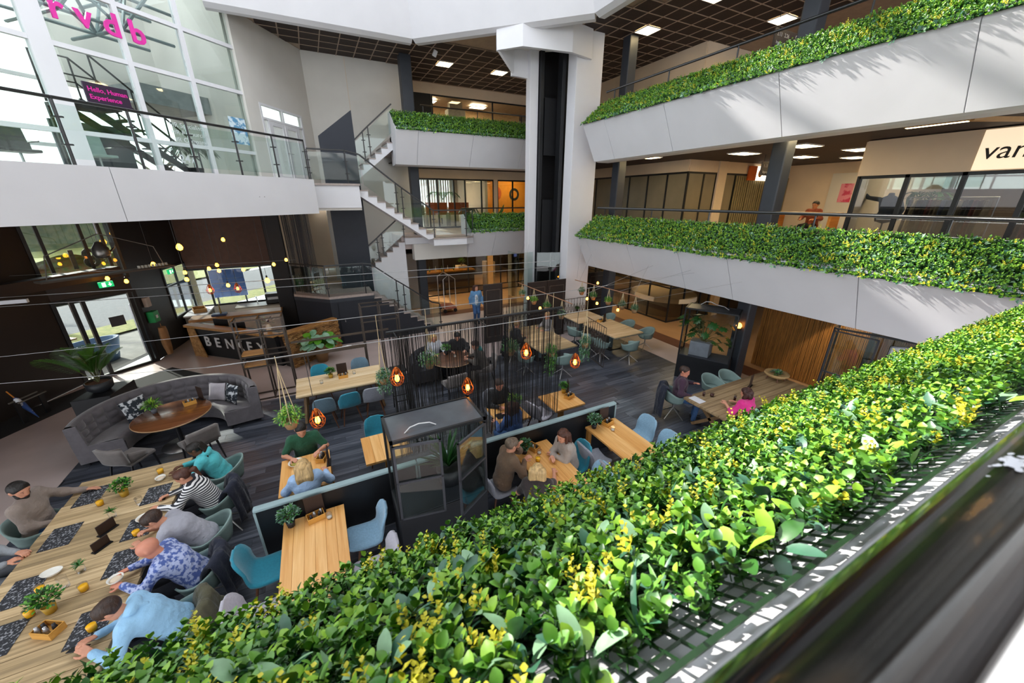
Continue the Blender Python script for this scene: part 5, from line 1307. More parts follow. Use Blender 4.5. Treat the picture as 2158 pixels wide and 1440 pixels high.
def booth(label, x, y, r, a0, a1, m, hb=.95):
    t = thing('booth_sofa', label, 'sofa', (x, y, .011))
    def P(r_, a, z): return Vector((r_ * math.cos(a), r_ * math.sin(a), z))
    n = 40
    def back_out(u, v):
        a = a0 + (a1 - a0) * u; prof = [(r + .58, .10), (r + .60, .5), (r + .60, hb - .05), (r + .56, hb), (r + .48, hb), (r + .44, hb - .05), (r + .41, .7), (r + .40, .40)]
        k = v * (len(prof) - 1); i = min(int(k), len(prof) - 2); f_ = k - i
        q = (prof[i][0] * (1 - f_) + prof[i + 1][0] * f_, prof[i][1] * (1 - f_) + prof[i + 1][1] * f_)
        return P(q[0], a, q[1])
    MB().grid(back_out, n, 22).build('back', m, t, True)
    # tufted cushions, one by one
    nc = int((a1 - a0) * (r + .4) / .24); rowsz = [(.46, .60), (.60, .74), (.74, hb - .03)]
    for i in range(nc):
        b0, b1 = a0 + .04 + (a1 - a0 - .08) * i / nc, a0 + .04 + (a1 - a0 - .08) * (i + 1) / nc
        for z0, z1 in rowsz:
            def cush(u, v):
                b = 4 * u * (1 - u) * 4 * v * (1 - v); b = b ** .5
                return P(r + .425 + .012 * (z0 - .6) * 2 - .05 * b, b0 + (b1 - b0) * u, z0 + (z1 - z0) * v)
            MB().grid(cush, 6, 5).build('tufted_cushion', m, t, True)
    def seat(u, v):
        prof = [(r - .12, .12), (r - .13, .38), (r - .10, .44), (r - .02, .47), (r + .3, .46), (r + .42, .44)]
        k = v * (len(prof) - 1); i = min(int(k), len(prof) - 2); f_ = k - i
        return P(prof[i][0] * (1 - f_) + prof[i + 1][0] * f_, a0 + (a1 - a0) * u, prof[i][1] * (1 - f_) + prof[i + 1][1] * f_)
    MB().grid(seat, n, 16).build('seat', m, t, True)
    for a in (a0, a1):
        MB().extrude([P(r - .12, a, .1), P(r + .58, a, .1), P(r + .60, a, hb - .03), P(r + .42, a, hb - .02), P(r + .38, a, .47), P(r - .12, a, .45)], P(.03 * (-1 if a == a0 else 1), a + math.pi / 2, 0)).build('arm_end', m, t, bevel=.01)
        for q in (r - .05, r + .5): MB().tube([P(q, a + (.06 if a == a0 else -.06), .1), P(q, a + (.06 if a == a0 else -.06), 0)], [.025, .018], 8).build('foot', blackwood, t)
    return t
booth('curved tufted grey sofa around the round brown table', -3.3, 9.45, .95, R(8), R(188), sofa_f)
booth('curved dark sofa behind the string curtain', 2.95, 9.85, .55, R(40), R(190), mat('sofa_dark', '2C2C32', .9), .75)
cush_m = mat('cushion_botanical', '232A33', .8, col2='C9CDD2', var=0, vs=11, thr=(.50, .56))
def cushion(x, y, z, rz, tilt, m, label, s=.42):
    def f(u, v):
        a, b = u * 2 - 1, v * 2 - 1; e = (1 - a * a) * (1 - b * b)
        return Vector((a * s / 2 * (1 - .07 * (1 - b * b)), 0, b * s / 2 * (1 - .07 * (1 - a * a)))), e
    m_ = MB(); n = 9
    for sg in (-1, 1):
        m_.grid(lambda u, v: f(u, v)[0] + Vector((0, sg * .07 * max(0, f(u, v)[1]) ** .55, 0)), n, n)
    o = m_.build('cushion', m, smooth=True, loc=(x, y, z)); o.rotation_euler = (tilt, 0, rz)
    return tag(o, label, 'cushion')
cushion(-4.1, 10.15, .70, R(48), -.35, cush_m, 'botanical cushion on the left of the grey sofa', .48); cushion(-2.35, 10.02, .70, R(-52), -.3, cush_m, 'dark botanical cushion on the right of the grey sofa', .46)
cushion(-2.68, 10.32, .70, R(-30), -.35, mat('cushion_pale', 'B9B4BC', .85), 'plain pale cushion tucked beside the botanical one', .42)
cushion(2.2, 10.05, .66, R(60), -.3, cush_m, 'botanical cushion on the dark sofa behind the curtain', .42)

# ------------------------------------------------------------------ partition with padded top
pb_ = mat('pad_blue_grey', '8DA3A8', .8, var=.04)
def partition(x0, x1, label):
    t = thing('partition', label, 'partition', (x0, 5.13, .011))
    MB().bb(0, x1 - x0, -.03, .03, .0, 1.0).build('panel', mat('partition_black', '15171B', .4), t)
    MB().bb(-.03, x1 - x0 + .03, -.05, .05, 1.0, 1.055).build('padded_top', pb_, t, bevel=.02, seg=3)
    MB().bb(-.03, 0, -.045, .045, .0, 1.0).build('end_trim', pb_, t); MB().bb(x1 - x0, x1 - x0 + .03, -.045, .045, 0, 1.0).build('end_trim', pb_, t)
    return t
partition(-1.32, .85, 'black partition with pale blue padded top behind the front oak table'); partition(.92, 2.0, 'black partition piece behind the glass display case'); partition(2.06, 5.0, 'black partition with pale blue padded top at the three-person table')
lsc = string_curtain('long black string curtain hanging across the restaurant', (.68, 5.26), (3.66, 5.26), 1.08, 3.22, 400, string_black, .0048)

for q in (.1, 1.4, 2.85): MB().bar((q, 0, 2.155), (q, -.335, 2.155), .012, .012).build('hook', black_steel, lsc)
# ------------------------------------------------------------------ glass display cases
def case(label, x, y, rz, w, d, h, hb, roof=True, doors=True):
    t = thing('display_case', label, 'cabinet', (x, y, .011), rz)
    MB().bb(-w / 2, w / 2, -d / 2, d / 2, 0, hb).build('base', mat('case_black', '17191D', .5), t, bevel=.004)
    MB().bb(-w / 2 + .02, w / 2 - .02, -d / 2 + .02, d / 2 - .02, hb, hb + .01).build('deck', char, t)
    for sx_ in (-1, 1):
        for sy_ in (-1, 1): MB().bb(sx_ * (w / 2 - .018) - .018, sx_ * (w / 2 - .018) + .018, sy_ * (d / 2 - .018) - .018, sy_ * (d / 2 - .018) + .018, hb, h).build('post', black_steel, t)
    for sy_ in (-1, 1): MB().bb(-w / 2, w / 2, sy_ * (d / 2 - .018) - .018, sy_ * (d / 2 - .018) + .018, h - .04, h).build('top_rail', black_steel, t)
    for sx_ in (-1, 1): MB().bb(sx_ * (w / 2 - .018) - .018, sx_ * (w / 2 - .018) + .018, -d / 2, d / 2, h - .04, h).build('top_rail', black_steel, t)
    if roof: MB().bb(-w / 2 + .036, w / 2 - .036, -d / 2 + .036, d / 2 - .036, h - .03, h - .012).build('roof', mat('case_roof', '4C5057', .35), t)
    MB().bb(-w / 2 + .036, w / 2 - .036, d / 2 - .02, d / 2 - .014, hb, h - .04).build('pane', pane_m, t)
    for sx_ in (-1, 1): MB().bb(sx_ * (w / 2 - .018) - .003, sx_ * (w / 2 - .018) + .003, -d / 2 + .036, d / 2 - .036, hb, h - .04).build('pane', pane_m, t)
    if doors:
        wl_ = w / 2 - .04
        for sx_, ang in ((-1, -.18), (1, .55)):
            d_ = MB()
            hx = sx_ * (w / 2 - .02); Mz = Matrix.Rotation(ang, 3, 'Z')
            def Q(s, z): return Vector((hx, -d / 2, z)) + Mz @ Vector((-sx_ * s, 0, 0))
            for s0, s1, z0, z1 in ((0, .03, hb + .02, h - .06), (wl_ - .03, wl_, hb + .02, h - .06), (0, wl_, hb + .02, hb + .05), (0, wl_, h - .09, h - .06), (0, wl_, (hb + h) / 2 - .015, (hb + h) / 2 + .015)):
                d_.extrude([Q(s0, z0), Q(s1, z0), Q(s1, z1), Q(s0, z1)], Mz @ Vector((0, -.025, 0)))
            dd_ = d_.build('door', mat('door_steel', '4A4C52', .35, .5), t)
            MB().extrude([Q(.03, hb + .05), Q(wl_ - .03, hb + .05), Q(wl_ - .03, h - .09), Q(.03, h - .09)], Mz @ Vector((0, -.006, 0))).build('pane', pane_m, dd_)
    return t
case('black framed glass display case standing at the partition in front', 1.05, 4.45, 0, 1.28, .68, 2.2, .95)
case('black framed glass display case with a monstera beside the column', 9.62, 6.45, R(-63), 1.35, .68, 2.15, .72, True, False)
case('open black framed glass case half hidden behind the hedge at right', 10.9, 3.2, R(-75), 1.7, .8, 2.25, .1, False, True)
wire = mat('white_cable', 'D2D2D4', .5)
tag(MB().tube([(0, 0, 0), (.08, .03, .05), (.2, .05, .06), (.34, .04, .045), (.42, .02, .0)], .008, 6).build('cable', wire, smooth=True, loc=(.62, 4.25, 2.2)), 'white cable lying on the front display case', 'cable')
tag(MB().tube([(0, 0, 0), (.08, -.1, .1), (.16, -.2, .1), (.2, -.35, .05), (.2, -.6, .05), (.18, -.75, .0)], .012, 6).build('cable', wire, smooth=True, loc=(9.65, 6.9, 2.16)), 'white cable lying on the monstera case', 'cable')
# plinth with palm
pln = tag(MB().prism([(-.36, -.2), (.28, -.2), (.45, .62), (-.2, .62)], 0, .95).build('plinth', mat('plinth_black', '141519', .5), bevel=.006, seg=1, loc=(-4.87, 10.75, 0)), 'black angular plinth carrying the palm', 'plinth')

# ------------------------------------------------------------------ steel racks and rails beyond the pine table
rs = mat('rack_steel', '4B423C', .45, .3)
def rack(label, x, y, w, d, h, cols, shelves):
    t = thing('steel_rack', label, 'rack', (x, y, .0))
    for i in range(cols + 1):
        for q in (0, d): MB().bb(w * i / cols - .018, w * i / cols + .018, q - .018, q + .018, 0, h).build('upright', rs, t)
    for z in [.03] + shelves + [h]:
        f = MB()
        for q in (0, d): f.bb(0, w, q - .015, q + .015, z - .015, z + .015)
        for i in range(cols + 1): f.bb(w * i / cols - .015, w * i / cols + .015, 0, d, z - .015, z + .015)
        f.build('frame', rs, t)
    return t
rk = rack('dark steel open rack left of the pale plank table', -2.15, 10.85, 1.05, .42, 2.2, 2, [.95, 1.25, 1.75])
for z in (.97, 1.27): MB().bb(.02, .5, .02, .4, z, z + .03).build('shelf_board', oak, rk)
rk2 = rack('bare steel rack frame in front of the dark half landing', .82, 10.9, 1.0, .42, 2.2, 2, [1.75])
ht = thing('high_rail', 'long steel bar rail between the racks', 'railing', (-1.05, 11.05, 0))
MB().bb(0, 1.9, -.05, .05, .98, 1.06).build('bar', mat('rail_wood_dark', '52463C', .5), ht); MB().bb(0, 2.6, .25, .3, 1.3, 1.35).build('upper_bar', MATS['rail_wood_dark'], ht)
for q in (.35, 1.85): MB().bb(q - .02, q + .02, -.02, .02, 0, 1.0).build('post', rs, ht)
MB().bb(0, 1.9, -.03, .03, .0, .05).build('foot_bar', rs, ht)
bs2 = thing('bar_stool', 'tall black bar stool frame behind the curtain', 'stool', (1.3, 8.7, .011))
for sx_ in (-1, 1):
    for sy_ in (-1, 1): MB().bar((sx_ * .17, sy_ * .17, 0), (sx_ * .14, sy_ * .14, 1.1), .025, .025).build('leg', black_steel, bs2)
for z in (.3, .75): 
    f = MB()
    for q in (-.16, .16): f.bb(-.16, .16, q - .01, q + .01, z, z + .02); f.bb(q - .01, q + .01, -.16, .16, z, z + .02)
    f.build('foot_ring', black_steel, bs2)
MB().bb(-.18, .18, -.18, .18, 1.1, 1.13).build('seat', black_steel, bs2)

# ------------------------------------------------------------------ old panel doors used as screens, iron fence
odm = mat('old_door_brown', '221A18', .5, var=.15, vs=6); odl = mat('old_door_moulding', '4B3F38', .5)
def panel_door(label, x0, x1, y, h=2.2):
    w = x1 - x0; t = thing('panel_door_screen', label, 'door', ((x0 + x1) / 2, y, 0))
    MB().bb(-w / 2, w / 2, -.02, .02, .01, h).build('slab', odm, t, bevel=.004, seg=1)
    for z0, z1 in ((.25, .95), (1.1, 2.0)):
        p = MB().bb(-w / 2 + .1, w / 2 - .1, -.028, -.02, z0, z1).build('panel', odm, t)
        f = MB()
        for z in (z0, z1): f.bb(-w / 2 + .1, w / 2 - .1, -.036, -.02, z - .012, z + .012)
        for q in (-w / 2 + .1, w / 2 - .1): f.bb(q - .012, q + .012, -.036, -.02, z0, z1)
        f.build('moulding', odl, p)
    MB().lathe([(0, 0), (.015, 0), (.025, .03), (.02, .045), (0, .05)], 10).build('knob', steel, t, True, loc=(-w / 2 + .06, -.02, 1.05)).rotation_euler = (R(90), 0, 0)
    MB().bb(-w / 2, w / 2, -.022, .022, h, h + .015).build('edge', odl, t)
panel_door('single dark panelled door used as a screen', 4.98, 5.72, 12.0); panel_door('left leaf of the dark panelled door pair', 6.54, 7.35, 11.6); panel_door('right leaf of the dark panelled door pair', 7.37, 8.19, 11.6)
panel_door('dark panelled door screen under the right balcony', 9.9, 10.9, 12.4, 2.15)
fe = thing('iron_fence', 'dark ornamental iron fence beside the door screens', 'fence', (8.2, 11.75, 0)); m = MB()
for i in range(9):
    a = i * .14; m.tube([(a, 0, .05), (a, 0, 1.35)], .008, 5)
    for zz in (.3, .75): m.tube([(a, 0, zz), (a + .07, 0, zz + .28), (a + .14, 0, zz)], .006, 5); m.tube([(a, 0, zz + .42), (a + .07, 0, zz + .14), (a + .14, 0, zz + .42)], .006, 5)
m.build('bars', rs, fe)
for z in (.05, 1.35): MB().tube([(0, 0, z), (1.26, 0, z)], .012, 6).build('rail', rs, fe)
fe2 = dup(fe, (5.75, 12.0, 0), 0, 'dark ornamental iron fence between the single and the double door screens')
fe3 = dup(fe, (7.45, 8.3, 0), R(80), 'low ornamental iron fence by the tub chair feet')
# luggage trolley by the stairs
lg_ = thing('luggage_trolley', 'chrome luggage trolley at the foot of the stairs', 'trolley', (5.15, 16.9, 0))
MB().bb(-.3, .3, -.45, .45, .2, .26).build('platform', mat('trolley_red', '9A5A4C', .7), lg_)
for q in (-.45, .45): MB().tube([(-.28, q, .26), (-.28, q, 1.6), (0, q * .9, 1.8), (.28, q, 1.6), (.28, q, .26)], .018, 8).build('hoop', steel, lg_, True)
MB().tube([(0, -.41, 1.8), (0, .41, 1.8)], .016, 8).build('top_bar', steel, lg_)
for sx_ in (-.25, .25):
    for sy_ in (-.38, .38): MB().lathe([(0, -.02), (.09, -.02), (.09, .02), (0, .02)], 12).build('wheel', black_steel, lg_, loc=(sx_, sy_, .1)).rotation_euler = (R(90), 0, 0)
# ------------------------------------------------------------------ lamps and cables
copper = mat('copper_wire', 'B5602A', .3, .9, var=.05)
bulb_m = emit('amber_filament_bulb', 'FF9A2E', 14.0); bulb_y = emit('yellow_globe_bulb', 'FFA828', 16.0)
def cage_lamp(x, y, z, label, ztop=3.3, s=1.0):
    t = thing('cage_lamp', label, 'lamp', (x, y, z), random.random())
    prof = [(.03, .13), (.045, .10), (.095, -.02), (.075, -.10), (.035, -.13)]
    m = MB(); n = 8
    R_ = [[Vector((r_ * math.cos(2 * math.pi * k / n), r_ * math.sin(2 * math.pi * k / n), zz)) * s for k in range(n)] for r_, zz in prof]
    for k in range(n):
        m.tube([r_[k] for r_ in R_], .0042 * s, 5)
    for r_ in R_[2:]: m.tube(r_, .0042 * s, 5, closed=True)
    m.build('cage', copper, t)
    MB().lathe([(0, .02), (.025, .04), (.025, .13), (.012, .15), (0, .15)], 10, (0, 0, .0)).build('socket', copper, t, True)
    MB().lathe([(0, -.075), (.02, -.07), (.034, -.035), (.026, .0), (.014, .035), (0, .04)], 12).build('bulb', bulb_m, t, True)
    MB().tube([(0, 0, .15), (0, 0, ztop - z)], .004, 5).build('cord', black_steel, t)
    return t
def bulb_lamp(x, y, z, label, ztop, m=None, r_=.055):
    t = thing('bulb_lamp', label, 'lamp', (x, y, z))
    MB().lathe([(0, -r_), (r_ * .7, -r_ * .75), (r_, 0), (r_ * .75, r_ * .7), (.02, r_ * 1.3), (0, r_ * 1.35)], 12).build('bulb', m or bulb_y, t, True)
    MB().lathe([(.02, r_ * 1.25), (.022, r_ * 1.25 + .06), (0, r_ * 1.25 + .07)], 8).build('socket', black_steel, t)
    MB().tube([(0, 0, r_ * 1.25 + .06), (0, 0, ztop - z + .013)], .004, 5).build('cord', black_steel, t)
    return t
for q, lb in zip(((-.35, 4.93, 2.32), (.71, 4.93, 2.69), (1.74, 4.93, 2.3), (2.77, 4.93, 2.69), (3.77, 4.93, 2.32)), ('copper cage lamp hanging over the man in green', 'copper cage lamp at the left edge of the string curtain', 'copper cage lamp in front of the middle of the string curtain', 'copper cage lamp in front of the right part of the string curtain', 'copper cage lamp right of the string curtain')): cage_lamp(*q, lb, 3.24)
for q, lb in zip(((-2.9, 13.3, 2.6), (-2.23, 13.18, 2.6)), ('left reddish cage lamp above the reception', 'right reddish cage lamp above the reception')): cage_lamp(*q, lb, ZC)
bl_ = [((-3.54, 14.3, 3.7), 'largest amber bulb high on the brown soffit'), ((-4.0, 13.5, 3.35), 'amber bulb left of the reception, near the hanging board'), ((-2.41, 14, 3.89), 'small amber bulb highest on the brown soffit'), ((-3.54, 14.1, 3.0), 'small amber bulb above the left end of the reception desk'), ((-3.22, 12.8, 3.0), 'amber bulb lowest at the left of the bulb group'), ((-3.06, 14.6, 3.0), 'amber bulb left of the bulb pair'), ((-2.8, 14.4, 3.12), 'upper amber bulb of the touching pair'), ((-2.71, 14.0, 3.0), 'lower amber bulb of the touching pair'), ((-2.09, 13.9, 3.0), 'amber bulb right of the touching pair'), ((-1.3, 14.2, 3.06), 'amber bulb before the black pillar'), ((-1.29, 11.65, 3.0), 'amber bulb hanging lowest before the black pillar'), ((-2.53, 13.7, 2.6), 'yellow bulb between the two cage lamps'), ((-1.0, 15.2, 3.05), 'small amber bulb next to the string curtain'),
       ((-5.3, 14.3, 2.95), 'amber bulb reflected low beside the exit sign'), ((-4.9, 14.2, 2.85), 'amber bulb over the exit sign')]
for k, (q, lb) in enumerate(bl_): bulb_lamp(*q, lb, ZC, bulb_y if k not in (7, 12) else bulb_m, (.085 if k == 0 else .06 if k in (1, 10) else .05))
for q, lb in zip(((8.147, 10.2, 1.75), (8.246, 8.75, 1.7), (8.18, 9.7, 1.7), (9.4, 11.2, 2.0), (6.05, 9.9, 1.75), (6.05, 10.7, 1.9)), ('clear bulb at the left end of the copper plant rail', 'clear bulb hanging over the near end of the plank table', 'clear bulb hanging in the middle of the copper plant rail', 'clear bulb before the far door screen', 'clear bulb over the curtained plank table', 'clear bulb high over the curtained plank table')): bulb_lamp(*q, lb, 2.86 if q[0] > 9 else 2.3, bulb_m, .045)
wl_ = thing('wall_lamp', 'amber globe lamp on the charcoal column', 'lamp', (10.17, 5.95, 1.72))
MB().bb(-.06, .0, -.05, .05, -.12, -.07).build('bracket', black_steel, wl_); MB().lathe([(0, -.07), (.05, -.06), (.075, 0), (.05, .06), (.02, .085), (0, .09)], 14, (-.06, 0, 0)).build('globe', emit('globe_amber', 'FF9438', 9), wl_, True)
wire_m = mat('cable_steel', 'A2A2A4', .4, .6)
def cable(p, q, r_, label, sag=.02, stays=()):
    p, q = Vector(p), Vector(q); n = 10
    pts = [Vector((0, 0, 0)) + (q - p) * (i / n) + Vector((0, 0, -sag * 4 * (i / n) * (1 - i / n))) for i in range(n + 1)]
    o = tag(MB().tube(pts, r_, 6).build('tension_cable', wire_m, smooth=True, loc=p), label, 'cable')
    for a, b in stays: MB().tube([Vector(a) - p, Vector(b) - p], .0022, 4).build('stay', wire_m, o)
    return o
cable((-8.4, 12.4, 3.0), (7.35, 11.15, 3.0), .008, 'upper bright steel cable stretched across the hall to the lift')
cable((-6.1, 11.1, 3.0), (7.3, 10.6, 2.9), .006, 'second steel cable just below the upper one')
cable((-8.1, 13.9, 3.25), (-.6, 13.2, 3.3), .004, 'thin cable in front of the hanging bulbs')
cable((-1.3, 4.93, 3.25), (.2, 4.93, 3.25), .006, 'short cable carrying the lamp over the man in green', .01, [((-1.3, 4.93, 3.25), (-9.56, 6.98, 3.3))])
cable((-1.3, 6.35, 3.22), (5.6, 6.35, 3.22), .005, 'cable carrying the trailing plants behind the curtain', .02, [((-1.3, 6.35, 3.22), (-9.54, 7.05, 3.2)), ((5.6, 6.35, 3.22), (8.8, 6.6, 3.2))])
cable((.2, 4.93, 3.25), (4.6, 4.93, 3.24), .006, 'rope rail carrying the copper cage lamps', .02, [((4.6, 4.93, 3.24), (8.8, 5.3, 3.2))])
cable((8.1, 10.8, 2.36), (8.85, 11.6, 4.05), .004, 'thin cable from the copper plant rail up to the right balcony', 0); cable((8.1, 8.6, 2.36), (8.72, 6.6, 3.3), .004, 'thin cable from the near end of the copper rail to the balcony panel', 0)
def plant_rail(x0, y0, x1, y1, z, label, ups):
    p, q = Vector((x0, y0, z)), Vector((x1, y1, z)); t = thing('plant_rail', label, 'rail', p)
    MB().tube([Vector((0, 0, 0)), q - p], .014, 8).build('bar', mat('copper_pipe', 'B08468', .4, .5), t)
    for s, u in zip((.08, .92), ups): MB().tube([(q - p) * s, Vector(u) - p], .004, 5).build('suspension', wire_m, t)
plant_rail(8.1, 10.9, 8.3, 7.95, 2.3, 'copper rail hung with plants over the plank tables', ((8.78, 10.9, 3.2), (8.78, 8.2, 3.2))); plant_rail(6.05, 11.4, 6.05, 8.2, 2.3, 'copper rail hung with plants behind the curtain', ((7.4, 13.05, 3.4), (8.78, 8.0, 3.2)))
# hanging board with kettle over the entrance
hb_ = thing('hanging_board', 'long wooden board hung on ropes with a kettle', 'decoration', (-4.55, 12.6, 3.3), R(42))
MB().bb(-1.25, 1.25, -.16, .16, 0, .04).build('board', mat('driftwood', '4A4038', .7), hb_)
m = MB()
for i in range(9): m.lathe([(0, 0), (.035, 0), (.03, .07), (0, .075)], 8, (.55 + i * .075, 0, .04))
m.build('cup_row', mat('enamel_cream', 'C9C3B6', .5), hb_)
for q in (-1.1, 1.1): MB().tube([(q, 0, .04), (q * .9, 0, .55), (0, 0, .95)], .012, 6).build('rope', mat('rope_grey', '6B6660', .8), hb_)
MB().tube([(0, 0, .95), (0, 0, ZC - 3.3)], .02, 6).build('chain', wire_m, hb_)
MB().lathe([(0, .3), (.13, .3), (.16, .38), (.15, .52), (.08, .62), (.06, .66), (0, .68)], 14, (-.05, 0, .1)).build('kettle', mat('kettle_grey', '77736E', .3, .8), hb_, True)
MB().tube([(-.05, 0, .78), (-.05, 0, .95)], .008, 5).build('kettle_hook', wire_m, hb_); MB().tube([(.08, 0, .5), (.2, 0, .6), (.24, 0, .68)], [.025, .02, .015], 8).build('kettle_spout', MATS['kettle_grey'], hb_, True)

# ------------------------------------------------------------------ leaves and plants
LG = {k: mat('leaf_' + k, c, .42, var=.15, vs=30, spec=.5) for k, c in dict(dark='1F4A1C', mid='2F6B22', fresh='58972B', lime='8DB534', sage='6E8F78', blue='3F6650', palm='588A34', pale='9FC4A6', yellow='C4B22A').items()}
def leaf(m, p, d, up, L, W, mi=0, curl=.25, fold=.18, n=3):
    p, d = Vector(p), Vector(d).normalized(); up = Vector(up)
    s = d.cross(up)
    if s.length < 1e-4: s = d.cross(Vector((1, .3, .2)))
    s.normalize(); nn = s.cross(d).normalized()
    c, l, r_ = [], [], []
    for i in range(n + 1):
        t = i / n; w = W * math.sin(math.pi * min(1, t * .93 + .05)) ** .6 * .5
        q = p + d * L * t - nn * curl * L * t * t
        c.append(q); l.append(q + s * w + nn * fold * w); r_.append(q - s * w + nn * fold * w)
    vs = c + l + r_; k = n + 1; fs = []
    for i in range(n):
        fs += [(i, i + 1, k + i + 1, k + i), (i + 1, i, 2 * k + i, 2 * k + i + 1)]
    m.add(vs, fs, mi)
def rdir(zmin=-.2):
    while True:
        v = Vector((random.gauss(0, 1), random.gauss(0, 1), random.gauss(0, 1))).normalized()
        if v.z > zmin: return v
def bush(n, r, L, W, zmin=-.1, flat=1.0, spiky=False):
    m = MB()
    for i in range(n):
        v = rdir(zmin); q = Vector((v.x * r, v.y * r, v.z * r * flat)) * random.uniform(.35, 1)
        d = (v + Vector((random.gauss(0, .4), random.gauss(0, .4), random.gauss(.1, .4)))).normalized()
        leaf(m, q, d, Vector((0, 0, 1)), L * random.uniform(.7, 1.2), W * random.uniform(.8, 1.2), random.randrange(3), .2, .2, 2 if not spiky else 2)
    for i in range(14): m.tube([(0, 0, -r * .5), rdir(.2) * r * .7], .003, 4, 3)
    return m
stem_m = mat('stem_brown', '4A4A28', .7)
pots = {'black': mat('pot_black', '1E2024', .5), 'gold': mat('pot_ochre', 'B8912E', .5), 'clay': mat('pot_clay', '8A6A48', .6), 'grey': mat('pot_grey', '5B5F68', .6)}
bush_me = {}
def potted(x, y, z, label, pot='black', r=.13, kind='mid', s=1.0, square=False):
    t = thing('potted_plant', label, 'plant', (x, y, z), random.random() * 6)
    h = .10 * s
    MB().lathe([(0, 0), (.045 * s, 0), (.058 * s, h), (.052 * s, h), (.048 * s, h * .85), (0, h * .85)], 14).build('pot', pots[pot], t, True)
    key = (kind, r)
    if key not in bush_me:
        cs = {'mid': ('mid', 'dark', 'fresh'), 'fresh': ('fresh', 'lime', 'mid'), 'sage': ('sage', 'mid', 'blue'), 'dark': ('dark', 'mid', 'blue')}[kind]
        bush_me[key] = bush(330 if kind != 'fresh' else 130, r, .038 if kind != 'fresh' else .09, .024, -.15, .85).mesh('foliage', [LG[c] for c in cs] + [stem_m], True)
    f = stuff(obj('foliage', bush_me[key], t)); f.location = (0, 0, h + r * .62); f.scale = (s, s, s)
    return t
ZT = .761
for q in ((-3.22, 6.73, ZT, 'bushy plant in an ochre pot on the far half of the long table', 'gold', .13, 'mid'), (-3.24, 4.80, ZT, 'bushy plant in an ochre pot next to the wooden caddy on the long table', 'gold', .14, 'mid'),
    (-.93, 4.92, ZT, 'bushy plant in a dark pot on the empty front table', 'black', .14, 'sage'), (2.72, 4.85, ZT, 'bushy plant on the three-person table', 'black', .13, 'dark'), (4.33, 4.92, ZT, 'trailing grey-green plant on the right-hand empty table', 'black', .14, 'sage'),
    (-.2, 9.75, ZT, 'small plant on the pale plank table', 'gold', .12, 'mid'), (4.62, 6.4, ZT, 'plant in an ochre pot on the small table with menu board', 'gold', .12, 'mid'), (3.30, 6.35, ZT, 'plant in an ochre pot between the two guests at the curtain', 'gold', .12, 'fresh'),
    (-3.62, 9.6, ZT, 'light green plant in a grey pot on the round brown table', 'grey', .13, 'fresh'), (2.88, 9.9, ZT, 'plant in a dark pot on the round table behind the curtain', 'black', .15, 'mid'), (8.95, 11.8, ZT, 'tiny plant in a black pot on the far plank table', 'black', .09, 'mid')): potted(*q)
rope_m = mat('macrame_rope', 'C9B48E', .9)
def hanging(x, y, z, label, kind='sage', r=.17, ztop=3.2, trail=.0, rope=True, clay=True):
    t = thing('hanging_plant', label, 'plant', (x, y, z), random.random() * 6)
    if clay: MB().lathe([(0, -.12), (.06, -.11), (.09, -.03), (.085, .02), (0, .0)], 12).build('pot', pots['clay'], t, True)
    cs = {'mid': ('mid', 'dark', 'fresh'), 'fresh': ('fresh', 'lime', 'mid'), 'sage': ('sage', 'mid', 'blue'), 'fern': ('mid', 'fresh', 'blue')}[kind]
    m = MB()
    for i in range(480):
        v = rdir(-.5 if trail else -.3); q = v * r * random.uniform(.35, 1.05); d = (v * .6 + Vector((random.gauss(0, .5), random.gauss(0, .5), random.gauss(0, .5)))).normalized()
        leaf(m, q + Vector((0, 0, .05)), d, (0, 0, 1), random.uniform(.025, .05), .016, random.randrange(3), .3, .2, 2)
    if trail:
        for i in range(26):
            a = random.random() * 6.28; rr = random.uniform(.04, .12); L = trail * random.uniform(.4, 1)
            for k in range(int(L / .025)):
                leaf(m, (rr * math.cos(a) + random.gauss(0, .012), rr * math.sin(a) + random.gauss(0, .012), -.02 - k * .025), (random.gauss(0, 1), random.gauss(0, 1), -.7), (0, 0, 1), .045, .018, random.randrange(3), .2, .2, 2)
    stuff(m.build('foliage', [LG[c] for c in cs], t, True))
    rp_ = MB()
    for k in range(4 if rope else 2):
        a = k * math.pi / (2 if rope else 1); rp_.tube([(.09 * math.cos(a), .09 * math.sin(a), -.02), (0, 0, min(.75, ztop - z))], .005, 5)
    rp_.tube([(0, 0, min(.75, ztop - z) - .01), (0, 0, ztop - z + .01)], .005, 5)
    rp_.build('rope_hanger', rope_m, t)
    return t
hanging(-.65, 4.93, 2.38, 'fresh green fern in a macrame hanger above the man in green', 'fresh', .15, 3.25); hanging(.69, 6.35, 2.05, 'grey-green trailing plant hanging left of the curtain', 'sage', .13, 3.2, .35)
hanging(1.52, 6.35, 2.18, 'basket plant hanging behind the string curtain in front of the sofa', 'fern', .19, 3.2); hanging(3.2, 6.35, 2.12, 'spiky plant hanging in the middle behind the string curtain', 'fern', .18, 3.2); hanging(4.2, 6.35, 1.9, 'long trailing plant behind the right part of the curtain', 'mid', .12, 3.2, .6); hanging(5.1, 6.35, 1.95, 'trailing plant hanging right of the curtain before the tub chairs', 'sage', .12, 3.2, .5)
